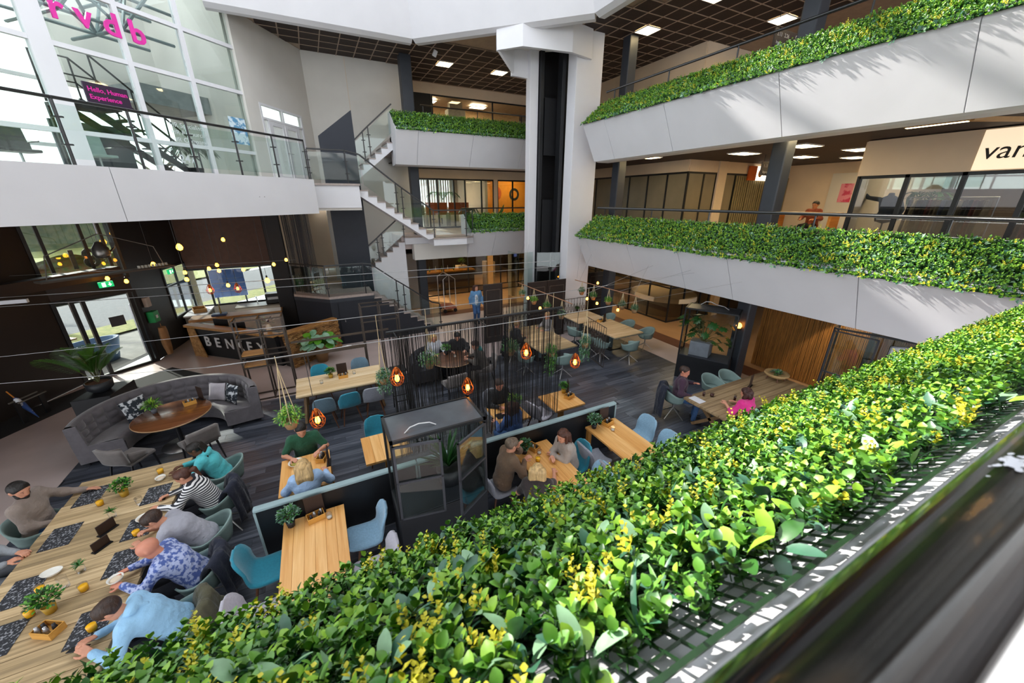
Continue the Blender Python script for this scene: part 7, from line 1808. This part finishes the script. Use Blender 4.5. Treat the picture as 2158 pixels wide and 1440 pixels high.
# ------------------------------------------------------------------ people: implicit bodies turned into one continuous skin
def sdf_mesh(prims, res, k=.03, cuts=()):
    A = np.array([p[0] for p in prims], float); B = np.array([p[1] for p in prims], float)
    ra = np.array([p[2] for p in prims], float); rb = np.array([p[3] for p in prims], float)
    rm = np.maximum(ra, rb)[:, None]
    lo = np.minimum(A, B).__sub__(rm).min(0) - 3 * res; hi = (np.maximum(A, B) + rm).max(0) + 3 * res
    n = np.ceil((hi - lo) / res).astype(int) + 1
    F = np.full(n, 9.0, dtype=np.float32)
    for a, b, r0, r1 in zip(A, B, ra, rb):
        mg = max(r0, r1) + k + 2 * res
        i0 = np.maximum(((np.minimum(a, b) - mg - lo) / res).astype(int), 0); i1 = np.minimum(((np.maximum(a, b) + mg - lo) / res).astype(int) + 2, n)
        g_ = [lo[q] + res * np.arange(i0[q], i1[q]) for q in range(3)]
        X, Y, Z = g_[0][:, None, None] - a[0], g_[1][None, :, None] - a[1], g_[2][None, None, :] - a[2]
        d = b - a; L2_ = d @ d
        t = np.clip((X * d[0] + Y * d[1] + Z * d[2]) / L2_, 0, 1) if L2_ > 1e-9 else 0.0
        D = np.sqrt((X - t * d[0]) ** 2 + (Y - t * d[1]) ** 2 + (Z - t * d[2]) ** 2) - (r0 + t * (r1 - r0))
        S = F[i0[0]:i1[0], i0[1]:i1[1], i0[2]:i1[2]]
        h = np.maximum(k - np.abs(S - D), 0) / k
        S[...] = np.minimum(S, D) - h * h * k * .25
    if cuts:
        X, Y, Z = [lo[q] + res * np.arange(n[q]) for q in range(3)]
        for nv, c in cuts:
            pl_f = (X * nv[0])[:, None, None] + (Y * nv[1])[None, :, None] + (Z * nv[2])[None, None, :] - c
            F = np.maximum(F, pl_f.astype(np.float32))
    S = F < 0
    c8 = sum(S[i:n[0] - 1 + i, j:n[1] - 1 + j, l:n[2] - 1 + l].astype(np.int8) for i in (0, 1) for j in (0, 1) for l in (0, 1))
    act = (c8 > 0) & (c8 < 8); I, J, K = np.nonzero(act); idx = np.full(act.shape, -1, dtype=np.int32); idx[act] = np.arange(len(I))
    pos = np.zeros((len(I), 3)); cn = np.zeros(len(I))
    cor = [(i, j, l) for i in (0, 1) for j in (0, 1) for l in (0, 1)]
    for x in range(8):
        for y in range(x + 1, 8):
            o1, o2 = np.array(cor[x]), np.array(cor[y])
            if np.abs(o1 - o2).sum() != 1: continue
            f1 = F[I + o1[0], J + o1[1], K + o1[2]]; f2 = F[I + o2[0], J + o2[1], K + o2[2]]
            cr = (f1 < 0) != (f2 < 0); t = np.where(cr, f1 / np.where(cr, f1 - f2, 1), 0)
            pos += np.where(cr[:, None], o1 + t[:, None] * (o2 - o1), 0); cn += cr
    V = lo + res * (np.stack([I, J, K], 1) + pos / cn[:, None])
    faces = []
    for ax in range(3):
        u, w_ = [(1, 2), (2, 0), (0, 1)][ax]
        sl1 = [slice(None)] * 3; sl2 = [slice(None)] * 3; sl1[ax] = slice(0, n[ax] - 1); sl2[ax] = slice(1, n[ax])
        s1, s2 = S[tuple(sl1)], S[tuple(sl2)]; P_ = np.argwhere(s1 != s2)
        ok = (P_[:, u] > 0) & (P_[:, w_] > 0) & (P_[:, u] < n[u] - 1) & (P_[:, w_] < n[w_] - 1); P_ = P_[ok]
        fl_ = s1[P_[:, 0], P_[:, 1], P_[:, 2]]
        eu = np.zeros(3, int); eu[u] = 1; ew = np.zeros(3, int); ew[w_] = 1
        q = [P_ - eu - ew, P_ - ew, P_, P_ - eu]
        ids = np.stack([idx[c[:, 0], c[:, 1], c[:, 2]] for c in q], 1)
        ids[~fl_] = ids[~fl_][:, ::-1]
        faces.append(ids)
    return V, np.concatenate(faces)
def sdf_obj(name, prims, res, m, parent=None, k=.03, cuts=(), extra=()):
    V, F = sdf_mesh(prims, res, k, cuts); Vs, Fs = [V], [F]; o_ = len(V)
    for pr, rs2, kk in extra:
        v, f = sdf_mesh(pr, rs2, kk); Vs.append(v); Fs.append(f + o_); o_ += len(v)
    return obj(name, np_mesh(name, np.concatenate(Vs), np.concatenate(Fs), None, [m], True), parent)
skin = {k: mat('skin_' + k, c, .55, var=.06, vs=12) for k, c in dict(fair='C98F74', rosy='C4826A', tan='A8714F', brown='5A3826').items()}
hairm = {k: mat('hair_' + k, c, .5, var=.3, vs=30, stretch=(1, 1, .15), bump=.5, bs=60) for k, c in dict(brown='33221A', dark='17120F', blond='A4825A', gold='B99A6A', chestnut='4A2A1E', grey='6A5A4C', auburn='3A1E18').items()}
denim = mat('denim', '35547E', .85, var=.15, vs=20); dark_pants = mat('dark_trousers', '1B1D24', .85, var=.1)
shoe_m = mat('shoe_black', '1A1A1C', .5); eye_m = mat('eye_dark', '16100E', .3); lip_m = mat('lip', '9A5348', .5)
def cloth(name, c, **kw): return mat(name, c, .9, bump=.8, bs=9, var=kw.pop('var', .07), vs=kw.pop('vs', 5), sheen=.15, **kw)
def rotx(a): return np.array([[1, 0, 0], [0, math.cos(a), -math.sin(a)], [0, math.sin(a), math.cos(a)]])
def rotz(a): return np.array([[math.cos(a), -math.sin(a), 0], [math.sin(a), math.cos(a), 0], [0, 0, 1]])
def unit(v): v = np.array(v, float); return v / max(np.linalg.norm(v), 1e-9)
def hand_prims(wr, d, nrm, side, curl=.5, s=1.0):
    """wrist, finger direction, palm normal (fingers curl towards it), side (+1/-1) of the thumb"""
    d = unit(d); nrm = unit(nrm - np.dot(nrm, d) * d); lat = np.cross(d, nrm) * side; pr = []
    for k in range(4):
        o = (1.5 - k) * .019 * s; b = wr + d * .012 * s + lat * o * .7; kn = wr + d * (.082 - .004 * abs(k - 1)) * s + lat * o
        pr.append((b, kn, .013 * s, .011 * s)); L = [.072, .08, .074, .058][k] * s; p = kn; a = curl * .5
        for q in range(3):
            dv = d * math.cos(a) + nrm * math.sin(a); nx = p + dv * L * [.44, .31, .25][q]; pr.append((p, nx, (.0092 - .0006 * q) * s, (.0088 - .0009 * q) * s)); p = nx; a += curl * .75
    tb = wr + d * .025 * s + lat * .026 * s; p1 = tb + (d * .55 + lat * .75 + nrm * .35 * curl) * .038 * s; p2 = p1 + unit(d * .85 + lat * .3 + nrm * .5 * curl) * .03 * s; p3_ = p2 + unit(d + nrm * .6 * curl) * .026 * s
    pr += [(tb, p1, .013 * s, .0115 * s), (p1, p2, .0105 * s, .0098 * s), (p2, p3_, .0098 * s, .0085 * s), (wr - d * .03, wr + d * .02, .025 * s, .022 * s)]
    return pr
def person(label, x, y, face, lean=.15, seat=.47, s=1.0, w=1.0, head=(.2, 0), hands=None, hand_dir=None, top=None, bottom=None, sk='fair', hair='short', hc='brown', sleeve='long', beard=False, res=.0115, stand=None, hood=None, curl=.5, legs=True, glasses=False, shrug=0.0, side=0.0, coat=None, hair_len=.3, floor=0.0, inner=None):
    """seated figure; face = direction of view in plan; local +y is forward"""
    fx, fy = face; rz = math.atan2(-fx, fy)
    P = np.array([0, 0, seat + .095]) if stand is None else np.array([0, 0, .93 * s])
    Ld = np.array([side, math.sin(lean), math.cos(lean)]); l2 = lean * 1.35; Lu = np.array([side * 1.3, math.sin(l2), math.cos(l2)])
    X = np.array([1., 0, 0])
    waist = P + Ld * .17 * s; chest = P + Ld * .34 * s; nb = chest + Lu * .17 * s
    hw = .165 * s * w
    sh = [nb - Lu * .045 * s + X * q * hw + np.array([0, .01, shrug]) for q in (-1, 1)]
    fwd = unit(np.cross(np.array([1., 0, 0]), Lu)) * -1
    fwd = np.array([0, math.cos(l2), -math.sin(l2)])
    ln = lean * .75 + head[0] * .35; hd = nb + np.array([side, math.sin(ln), math.cos(ln)]) * .155 * s + fwd * .0
    Rh = rotz(head[1]) @ rotx(-head[0]); H = lambda *v: hd + Rh @ (np.array(v) * s)
    torso = [(P - X * .075 * s * w, P + X * .075 * s * w, .125 * s, .125 * s), (P, waist, .135 * s, .128 * s), (waist - X * .06 * w * s, waist + X * .06 * w * s, .112 * s, .112 * s), (waist, chest, .12 * s, .13 * s), (chest - X * .085 * w * s, chest + X * .085 * w * s, .115 * s, .115 * s), (chest, nb - Lu * .04, .115 * s, .075 * s), (sh[0], sh[1], .066 * s, .066 * s)]
    neck = [(nb - Lu * .03, H(0, -.015, -.075), .056 * s, .050 * s)]
    headp = [(H(0, -.025, .03), H(0, .015, .035), .090 * s, .086 * s), (H(0, .04, -.0), H(0, .045, -.065), .062 * s, .050 * s), (H(-.028, .03, -.07), H(.028, .03, -.07), .038 * s, .038 * s), (H(0, .07, -.095), H(0, .075, -.095), .026 * s, .024 * s), (H(0, .094, .012), H(0, .112, -.03), .009 * s, .013 * s)] + [(H(q * .083, -.008, -.022), H(q * .088, -.014, .012), .010 * s, .013 * s) for q in (-1, 1)]
    if hands is None: hands = ((-.2, .36, .78), (.2, .36, .78))
    arms_u, arms_f, hp = [], [], []
    for q, (S_h, T) in zip((-1, 1), zip(sh, hands)):
        T = np.array(T, float); v = T - S_h; D = np.linalg.norm(v); a, b = .285 * s, .255 * s
        if D > (a + b) * .985: T = S_h + v / D * (a + b) * .985; v = T - S_h; D = np.linalg.norm(v)
        ca = (a * a + D * D - b * b) / (2 * a * D); pole = np.array([q * .75, -.35, -.75]); u = v / D; pole = unit(pole - pole @ u * u)
        E = S_h + u * a * ca + pole * a * math.sqrt(max(0, 1 - ca * ca))
        arms_u.append((S_h, E, .054 * s * (.5 + .5 * w), .044 * s)); arms_f.append((E, T, .043 * s, .028 * s))
        hdv = unit(T - E) if hand_dir is None or hand_dir[0 if q < 0 else 1] is None else unit(hand_dir[0 if q < 0 else 1])
        hp += [(hand_prims(T, hdv, np.array([-q * .25, .1, -1.0]), -q if False else q * -1, curl, s), .0068 if res < .013 else .009, .008)]
    lg = []; shoes = []
    for q in (-1, 1):
        hip = P + X * q * .085 * s
        if stand is None:
            kn = np.array([q * .13 * s, .43 * s, seat + .07]); an_ = np.array([q * .13 * s, .40 * s, .09]); toe = an_ + np.array([q * .02, .15, -.045])
        else:
            kn, an_ = [np.array(v) for v in stand[0 if q < 0 else 1]]; toe = an_ + np.array([0, .16, -.05])
        lg += [(hip, kn, .088 * s, .062 * s), (kn, an_, .058 * s, .040 * s)]; shoes += [(an_ + np.array([0, -.04, -.045]), toe, .042, .034)]
    if not legs: lg = [lg[0], lg[2]]
    body = torso + neck + headp + arms_u + arms_f + lg
    b = sdf_obj('person', body, res * 1.15, skin[sk], None, .03, (), hp)
    b.location = (x, y, floor); b.rotation_euler = (0, 0, rz); tag(b, label, 'person')
    inf = lambda pr, e: [(p[0], p[1], p[2] + e, p[3] + e) for p in pr]
    tp = inf(torso, .013) + inf(arms_u, .015)
    if sleeve == 'long': tp += [(p[0], p[0] + (p[1] - p[0]) * .93, p[2] + .013, p[3] + .013) for p in arms_f]
    elif sleeve == 'elbow': tp += [(p[0], p[0] + (p[1] - p[0]) * .3, p[2] + .014, p[3] + .02) for p in arms_f]
    elif sleeve == 'short': tp = inf(torso, .013) + [(p[0], p[0] + (p[1] - p[0]) * .8, p[2] + .016, p[3] + .022) for p in arms_u]
    sdf_obj('top', tp, res * 1.35, top, b, .065)
    if inner is not None: sdf_obj('shirt_front', [(P + fwd * .1 + Ld * .02, chest + fwd * .105, .085 * s, .075 * s), (chest + fwd * .09, nb + fwd * .05, .06, .04)], res, inner, b, .03)
    if hood is not None:
        hb2 = nb - fwd * .09 * s - Lu * .0
        ar = [(nb + X * .085 * s + fwd * .03, hb2 + X * .06 * s, .035, .045), (hb2 + X * .06 * s, hb2 - X * .06 * s, .05, .05), (hb2 - X * .06 * s, nb - X * .085 * s + fwd * .03, .045, .035), (hb2, hb2 - Lu * .1 - fwd * .03, .05, .03)]
        sdf_obj('hood', ar, res, hood, b, .03)
    elif sleeve != 'none':
        sdf_obj('collar', [(nb + X * .05 * s + fwd * .02, nb + X * .05 * s - fwd * .03, .022, .022), (nb + X * .05 * s - fwd * .03, nb - X * .05 * s - fwd * .03, .024, .024), (nb - X * .05 * s - fwd * .03, nb - X * .05 * s + fwd * .02, .022, .022)], res, top, b, .02)
    if legs:
        sdf_obj('trousers', inf([(P - X * .075 * s * w, P + X * .075 * s * w, .118 * s, .118 * s)] + lg, .013), res * 1.9, bottom or dark_pants, b, .03); sdf_obj('shoes', shoes, res * 1.2, shoe_m, b, .01)
    eb = MB()
    for q in (-1, 1): eb.lathe([(0, -.007), (.006, -.004), (.008, 0), (.006, .004), (0, .007)], 8, H(q * .031, .096, .008))
    eb.build('eyes', eye_m, b)
    br = MB()
    for q in (-1, 1): br.tube([H(q * .014, .1, .028), H(q * .032, .099, .032), H(q * .05, .086, .026)], .004, 5)
    br.build('eyebrows', hairm[hc], b); MB().tube([H(-.022, .092, -.058), H(0, .1, -.057), H(.022, .092, -.058)], [.003, .0055, .003], 6).build('mouth', lip_m, b)
    if glasses:
        gl = MB()
        for q in (-1, 1): gl.tube([H(q * .033 + .023 * math.cos(a), .112, .008 + .018 * math.sin(a)) for a in np.linspace(0, 6.28, 13)[:-1]], .002, 5, closed=True); gl.tube([H(q * .056, .11, .01), H(q * .085, -.0, .012)], .002, 4)
        gl.build('glasses', black_steel, b)
    Rn = Rh @ np.array([0, .76, -.65]); hm = hairm[hc]
    cap = [(H(0, -.03, .035), H(0, .015, .045), .098 * s, .091 * s)]
    cut = [(tuple(Rn), float(Rn @ hd + .022 * s)), (tuple(Rh @ np.array([0, -.2, -1.0])), float((Rh @ np.array([0, -.2, -1.0])) @ hd + .075 * s))]
    dn_ = np.array([0, 0, -1.0]); bk_ = Rh @ np.array([0, -1.0, 0]); rx = Rh @ X
    if hair == 'short': sdf_obj('hair', cap + [(H(0, .03, .09), H(0, .05, .1), .04 * s, .03 * s)], res * .8, hm, b, .02, cut)
    elif hair == 'fringe': sdf_obj('hair', [(H(0, -.06, -.01), H(0, -.05, .0), .062 * s, .062 * s), (H(-.06, -.02, -.01), H(.06, -.02, -.01), .036, .036)], res * .8, hm, b, .02, [(tuple(Rh @ np.array([0, .5, .9])), float((Rh @ np.array([0, .5, .9])) @ hd + .0))])
    elif hair in ('long', 'bob', 'curly', 'pony', 'braids'):
        sdf_obj('hair', cap, res * .8, hm, b, .02, cut)
        pr = []
        if hair == 'long':
            for q in (-.075, -.04, 0, .04, .075):
                r0 = hd + bk_ * .06 + rx * q - dn_ * .02; r1 = r0 + dn_ * .16 + bk_ * .035; r2 = r0 + dn_ * hair_len + bk_ * .02 + rx * q * .35 + np.array([0, -.03 - math.sin(l2) * .0, 0]); pr += [(r0, r1, .048, .046), (r1, r2, .046, .026)]
            for q in (-1, 1): r0 = hd + rx * q * .085 + bk_ * .0; pr += [(r0 - dn_ * .03, r0 + dn_ * hair_len * .6 + rx * q * .015, .03, .024)]
        elif hair == 'bob':
            for q in (-.08, -.04, 0, .04, .08): r0 = hd + bk_ * .055 + rx * q - dn_ * .03; pr += [(r0, r0 + dn_ * .17 + rx * q * .25, .055, .04)]
            for q in (-1, 1): r0 = hd + rx * q * .09; pr += [(r0 - dn_ * .04, r0 + dn_ * .12, .035, .03)]
        elif hair == 'curly':
            for i in range(46):
                v = unit(RNG.normal(size=3)); v = v if v @ (Rh @ np.array([0, .8, -.2])) < .35 else -v
                c = hd + np.array([0, 0, .01]) + v * np.array([.105, .105, .11]) - dn_ * -.04 * (RNG.random() > .4) * 1.0; pr += [(c, c + dn_ * .04, .03, .026)]
        elif hair == 'pony':
            r0 = hd + bk_ * .1 - dn_ * .02; pr += [(r0, r0 + bk_ * .06, .03, .035), (r0 + bk_ * .06, r0 + bk_ * .12 + dn_ * .16, .035, .014)]
        elif hair == 'braids':
            for q in np.linspace(-.07, .07, 8): r0 = hd + bk_ * .09 + rx * q; pr += [(r0 - dn_ * .03, r0 + bk_ * .06 + dn_ * .1, .015, .014), (r0 + bk_ * .06 + dn_ * .1, r0 + bk_ * .12 + dn_ * .34 + rx * q, .014, .010)]
        if pr: sdf_obj('hair_locks', pr, res * .9, hm, b, .018)
    if beard: sdf_obj('beard', [(H(-.04, .035, -.07), H(0, .07, -.09), .034, .034), (H(.04, .035, -.07), H(0, .07, -.09), .034, .034), (H(-.062, .01, -.03), H(-.045, .03, -.07), .022, .028), (H(.062, .01, -.03), H(.045, .03, -.07), .022, .028)], res * .8, hm, b, .02)
    return b
WST, EST, NTH, STH = (-1, 0), (1, 0), (0, 1), (0, -1)
stripes, t_, b_ = new_mat('stripe_knit'); wv = t_.nodes.new('ShaderNodeTexWave'); tc = t_.nodes.new('ShaderNodeTexCoord'); t_.links.new(tc.outputs['Object'], wv.inputs[0]); wv.bands_direction = 'Z'; wv.inputs['Scale'].default_value = 9.5; wv.inputs['Distortion'].default_value = .8; wv.inputs['Detail'].default_value = 1
rpp = t_.nodes.new('ShaderNodeValToRGB'); rpp.color_ramp.interpolation = 'CONSTANT'; rpp.color_ramp.elements[0].color = (.02, .022, .03, 1); rpp.color_ramp.elements[1].position = .48; rpp.color_ramp.elements[1].color = (.75, .75, .76, 1); t_.links.new(wv.outputs[0], rpp.inputs[0]); t_.links.new(rpp.outputs[0], b_.inputs['Base Color']); b_.inputs['Roughness'].default_value = .9
# --- the long table, right side
person('man in a light blue hoodie bent over his phone', -2.05, 4.2, WST, .62, head=(.75, .1), hands=((-.21, .57, .82), (-.02, .60, .82)), top=cloth('hoodie_sky', '8FBBDC'), hood=MATS['hoodie_sky'], bottom=dark_pants, hc='brown', res=.0095, curl=.35)
person('bald man in a blue patterned shirt holding a bowl', -2.02, 4.85, WST, .42, head=(.55, 0), hands=((-.10, .60, .84), (.12, .60, .86)), hand_dir=((.45, .8, .1), (-.45, .8, .1)), top=cloth('shirt_paisley', '4A5FA0', col2='A9B4D8', thr=(.46, .54), vs=22, var=0), sk='rosy', hair='none', hc='grey', res=.0095, beard=False, curl=.8)
person('man in a pale grey shirt leaning over his plate', -2.05, 5.5, WST, .62, head=(.75, .0), hands=((-.14, .58, .82), (.12, .56, .84)), top=cloth('shirt_pale_grey', '9C9DA8'), hc='brown', res=.0095, curl=.9, sleeve='elbow')
person('woman in a striped top with tied brown hair', -2.08, 6.25, WST, .35, s=.94, w=.9, head=(.4, .0), hands=((-.16, .56, .82), (.14, .52, .80)), top=stripes, hair='pony', hc='chestnut', res=.0095, curl=.8)
person('woman in a turquoise hoodie with dark braids', -2.08, 6.98, WST, .35, s=.94, w=.92, head=(.5, .0), hands=((-.12, .52, .84), (.12, .5, .82)), top=cloth('hoodie_turquoise', '4FB4BC'), hood=MATS['hoodie_turquoise'], sk='brown', hair='braids', hc='dark', res=.0095, curl=.6)
person('bearded man in a taupe sweatshirt sitting sideways', -4.2, 6.78, (.95, -.1), -.04, head=(.28, -.45), hands=((-.36, .40, .815), (.12, .26, .68)), top=cloth('sweater_taupe', '857870'), bottom=denim, beard=True, hc='dark', w=1.12, res=.0095, curl=.3)
person('man in a pale grey hoodie cut by the left edge', -4.50, 5.9, EST, .12, head=(.35, 0), hands=((-.06, .50, .82), (.08, .46, .80)), top=cloth('hoodie_grey', '8F949A'), hood=MATS['hoodie_grey'], bottom=mat('grey_trousers', '6A6E74', .9), hc='brown', res=.0095, curl=.8)
ph = tag(MB().bb(-.04, .04, -.075, .075, 0, .009).build('phone', black_steel, bevel=.004, loc=(-2.74, 4.08, .835)), 'black phone in the hands of the man in the blue hoodie', 'phone'); ph.rotation_euler = (.1, .35, 1.4)
bowl(-2.70, 4.85, 'white bowl held by the bald man', .075, cream, .835)
# --- small oak table
person('man in a green polo eating salad', -.76, 6.84, STH, .18, head=(.4, .1), hands=((-.22, .40, .86), (.2, .40, .84)), hand_dir=((.6, .8, 0), (-.6, .8, .0)), top=cloth('polo_green', '1E5038'), sleeve='short', hc='dark', w=1.08, res=.0105, curl=.9)
person('woman with long fair hair in a pale blue blouse, seen from behind', -.72, 5.52, NTH, .12, s=.95, w=.95, head=(.15, 0), hands=((-.2, .34, .82), (.26, .36, .82)), top=cloth('blouse_pale_blue', '9DBBE0'), hair='long', hc='gold', hair_len=.42, res=.0105)
# --- three at the oak table
person('man in a brown sweater with glasses, hand at his face', 2.18, 4.62, EST, .22, head=(.3, .1), hands=((-.02, .30, 1.12), (.10, .36, .92)), hand_dir=((.1, .2, 1), (.3, .5, .6)), top=cloth('sweater_brown', '6B5644'), bottom=dark_pants, hc='grey', glasses=True, res=.0105, curl=.9)
person('woman in a grey-beige blouse with long dark hair', 3.46, 4.5, WST, .25, s=.95, w=.92, head=(.3, .2), hands=((.02, .34, .82), (-.02, .40, .84)), hand_dir=((.9, .3, 0), (-.9, .3, 0)), top=cloth('blouse_beige', '9C928A'), hair='long', hc='chestnut', hair_len=.30, res=.0105)
person('blonde woman in a dark top reaching across the table', 2.32, 3.75, (.55, .85), .3, s=.95, w=.95, head=(.2, 0), hands=((-.12, .36, .82), (.26, .60, .84)), top=cloth('tee_dark_brown', '2E2626'), sleeve='short', hair='bob', hc='gold', res=.0105)
# --- behind the curtain
person('man in black behind the string curtain', 3.08, 6.82, STH, .2, head=(.3, 0), hands=((-.14, .42, .82), (.12, .42, .82)), top=cloth('jumper_black', '1A1C1E'), hc='brown', sk='rosy', res=.013)
person('woman in a denim shirt behind the string curtain, seen from behind', 2.95, 5.62, (-.35, .94), .15, s=.95, w=.95, head=(.2, 0), hands=((-.16, .4, .8), (.2, .4, .82)), top=cloth('shirt_denim', '3E5C92'), bottom=denim, hair='bob', hc='chestnut', res=.013)
person('woman in a white blouse on the dark sofa', 2.62, 10.35, (.2, -1), .1, s=.95, w=.95, head=(.2, 0), hands=((-.16, .4, .8), (.16, .4, .8)), top=cloth('blouse_white', 'C4C8D2'), hair='long', hc='gold', res=.013, hair_len=.25)
person('person in dark clothes on the far side of the dark sofa', 3.35, 10.3, (-.2, -1), .25, s=.97, head=(.5, 0), top=cloth('jacket_dark', '1C1C20'), hc='dark', res=.013)
person('guest in a grey coat with a teal scarf at the dark round table', 3.72, 9.1, (-.9, .35), .3, head=(.35, 0), hands=((-.14, .42, .82), (.12, .42, .82)), top=cloth('coat_grey', '5A544E'), bottom=dark_pants, hc='brown', res=.013, hood=cloth('scarf_teal', '1F7A78'))
person('blond guest in a dark jacket at the curtained plank table', 5.25, 10.25, EST, .2, head=(.3, .3), top=cloth('jacket_navy', '16181E'), hc='blond', res=.014)
person('guest in white behind the hanging planters at the curtained table', 6.9, 10.6, WST, .15, head=(.2, 0), top=cloth('shirt_white2', '8E8C8E'), hc='blond', res=.015)
# --- rustic table
person('man in a purple jumper at the rustic table', 7.2, 5.3, (.62, -.78), .05, head=(.15, -.35), hands=((-.2, .3, .88), (.22, .26, .74)), hand_dir=((.6, .6, .5), None), top=cloth('jumper_purple', '3A2436'), bottom=denim, hc='brown', sk='rosy', res=.0115)
person('woman in a pink blouse with dark curly hair', 7.6, 3.86, (-.1, 1), .2, s=.95, w=1.05, head=(.2, .2), hands=((-.2, .4, .86), (.14, .36, .82)), top=cloth('blouse_pink', 'D02C82'), sleeve='elbow', hair='curly', hc='auburn', res=.0115)
# --- walking woman
person('woman in a denim jacket and jeans walking by the stairs', 5.64, 14.4, (-.25, -1), .02, stand=((( -.08, .06, .50), (-.08, -.02, .09)), ((.08, .14, .52), (.08, .0, .10))), s=.98, w=.92, head=(.0, .6), hands=((-.30, .06, .78), (.28, -.06, .78)), top=cloth('jacket_denim', '5C87B0'), bottom=denim, hair='bob', hc='auburn', res=.011, curl=.4, inner=cloth('tee_white', 'C9CDD4', col2='6E8C96', thr=(.58, .62), vs=14))
# --- receptionist-sized figure in the far recess
person('person in a red-brown top in the far first floor recess', 15.4, 7.4, WST, .05, head=(.2, 0), top=cloth('top_rust', '7A3A24'), hc='dark', sk='tan', res=.018, floor=L1); 
# ------------------------------------------------------------------ coats over chair backs
def coat(x, y, rz, label, m, w=.5, top=.86, low=.22, z0=.011):
    """jacket hung over a chair back; the back points to local +y"""
    path = [(.12, top - .22), (.17, top - .05), (.225, top + .02), (.29, top), (.33, top - .18), (.35, top - .42), (.36, low)]
    def f(u, v):
        k = v * (len(path) - 1); i = min(int(k), len(path) - 2); t = k - i; yy = path[i][0] * (1 - t) + path[i + 1][0] * t; zz = path[i][1] * (1 - t) + path[i + 1][1] * t
        a = (u - .5) * 2; wv_ = .02 * math.sin(u * 17 + v * 5) * v + .012 * math.sin(u * 31)
        return Vector((a * w / 2 * (.85 + .25 * v), yy - .10 * a * a + wv_, zz - .05 * a * a * (1 - v) + .015 * math.sin(u * 11)))
    o = MB().grid(f, 19, 15).build('coat', m, smooth=True, loc=(x, y, z0)); o.rotation_euler = (0, 0, rz)
    o.modifiers.new('thick', 'SOLIDIFY').thickness = .025
    return tag(o, label, 'coat')
navy = cloth('coat_navy', '1B2030'); olive = cloth('coat_olive', '4C4A38')
coat(-2.0, 6.25, E_, 'dark coat over the chair of the woman in stripes', navy); coat(-1.95, 4.82, E_, 'dark coat over the chair of the bald man', navy); coat(-1.98, 4.15, E_, 'olive jacket over the chair of the man in the blue hoodie', olive, .48, .84, .5)
coat(7.1, 5.4, N_ + .9, 'long navy coat over the chair of the man in purple', navy, .52, .86, .06); coat(5.2, 10.2, W_x, 'dark coat over the chair behind the curtain', mat('coat_black', '101114', .9))
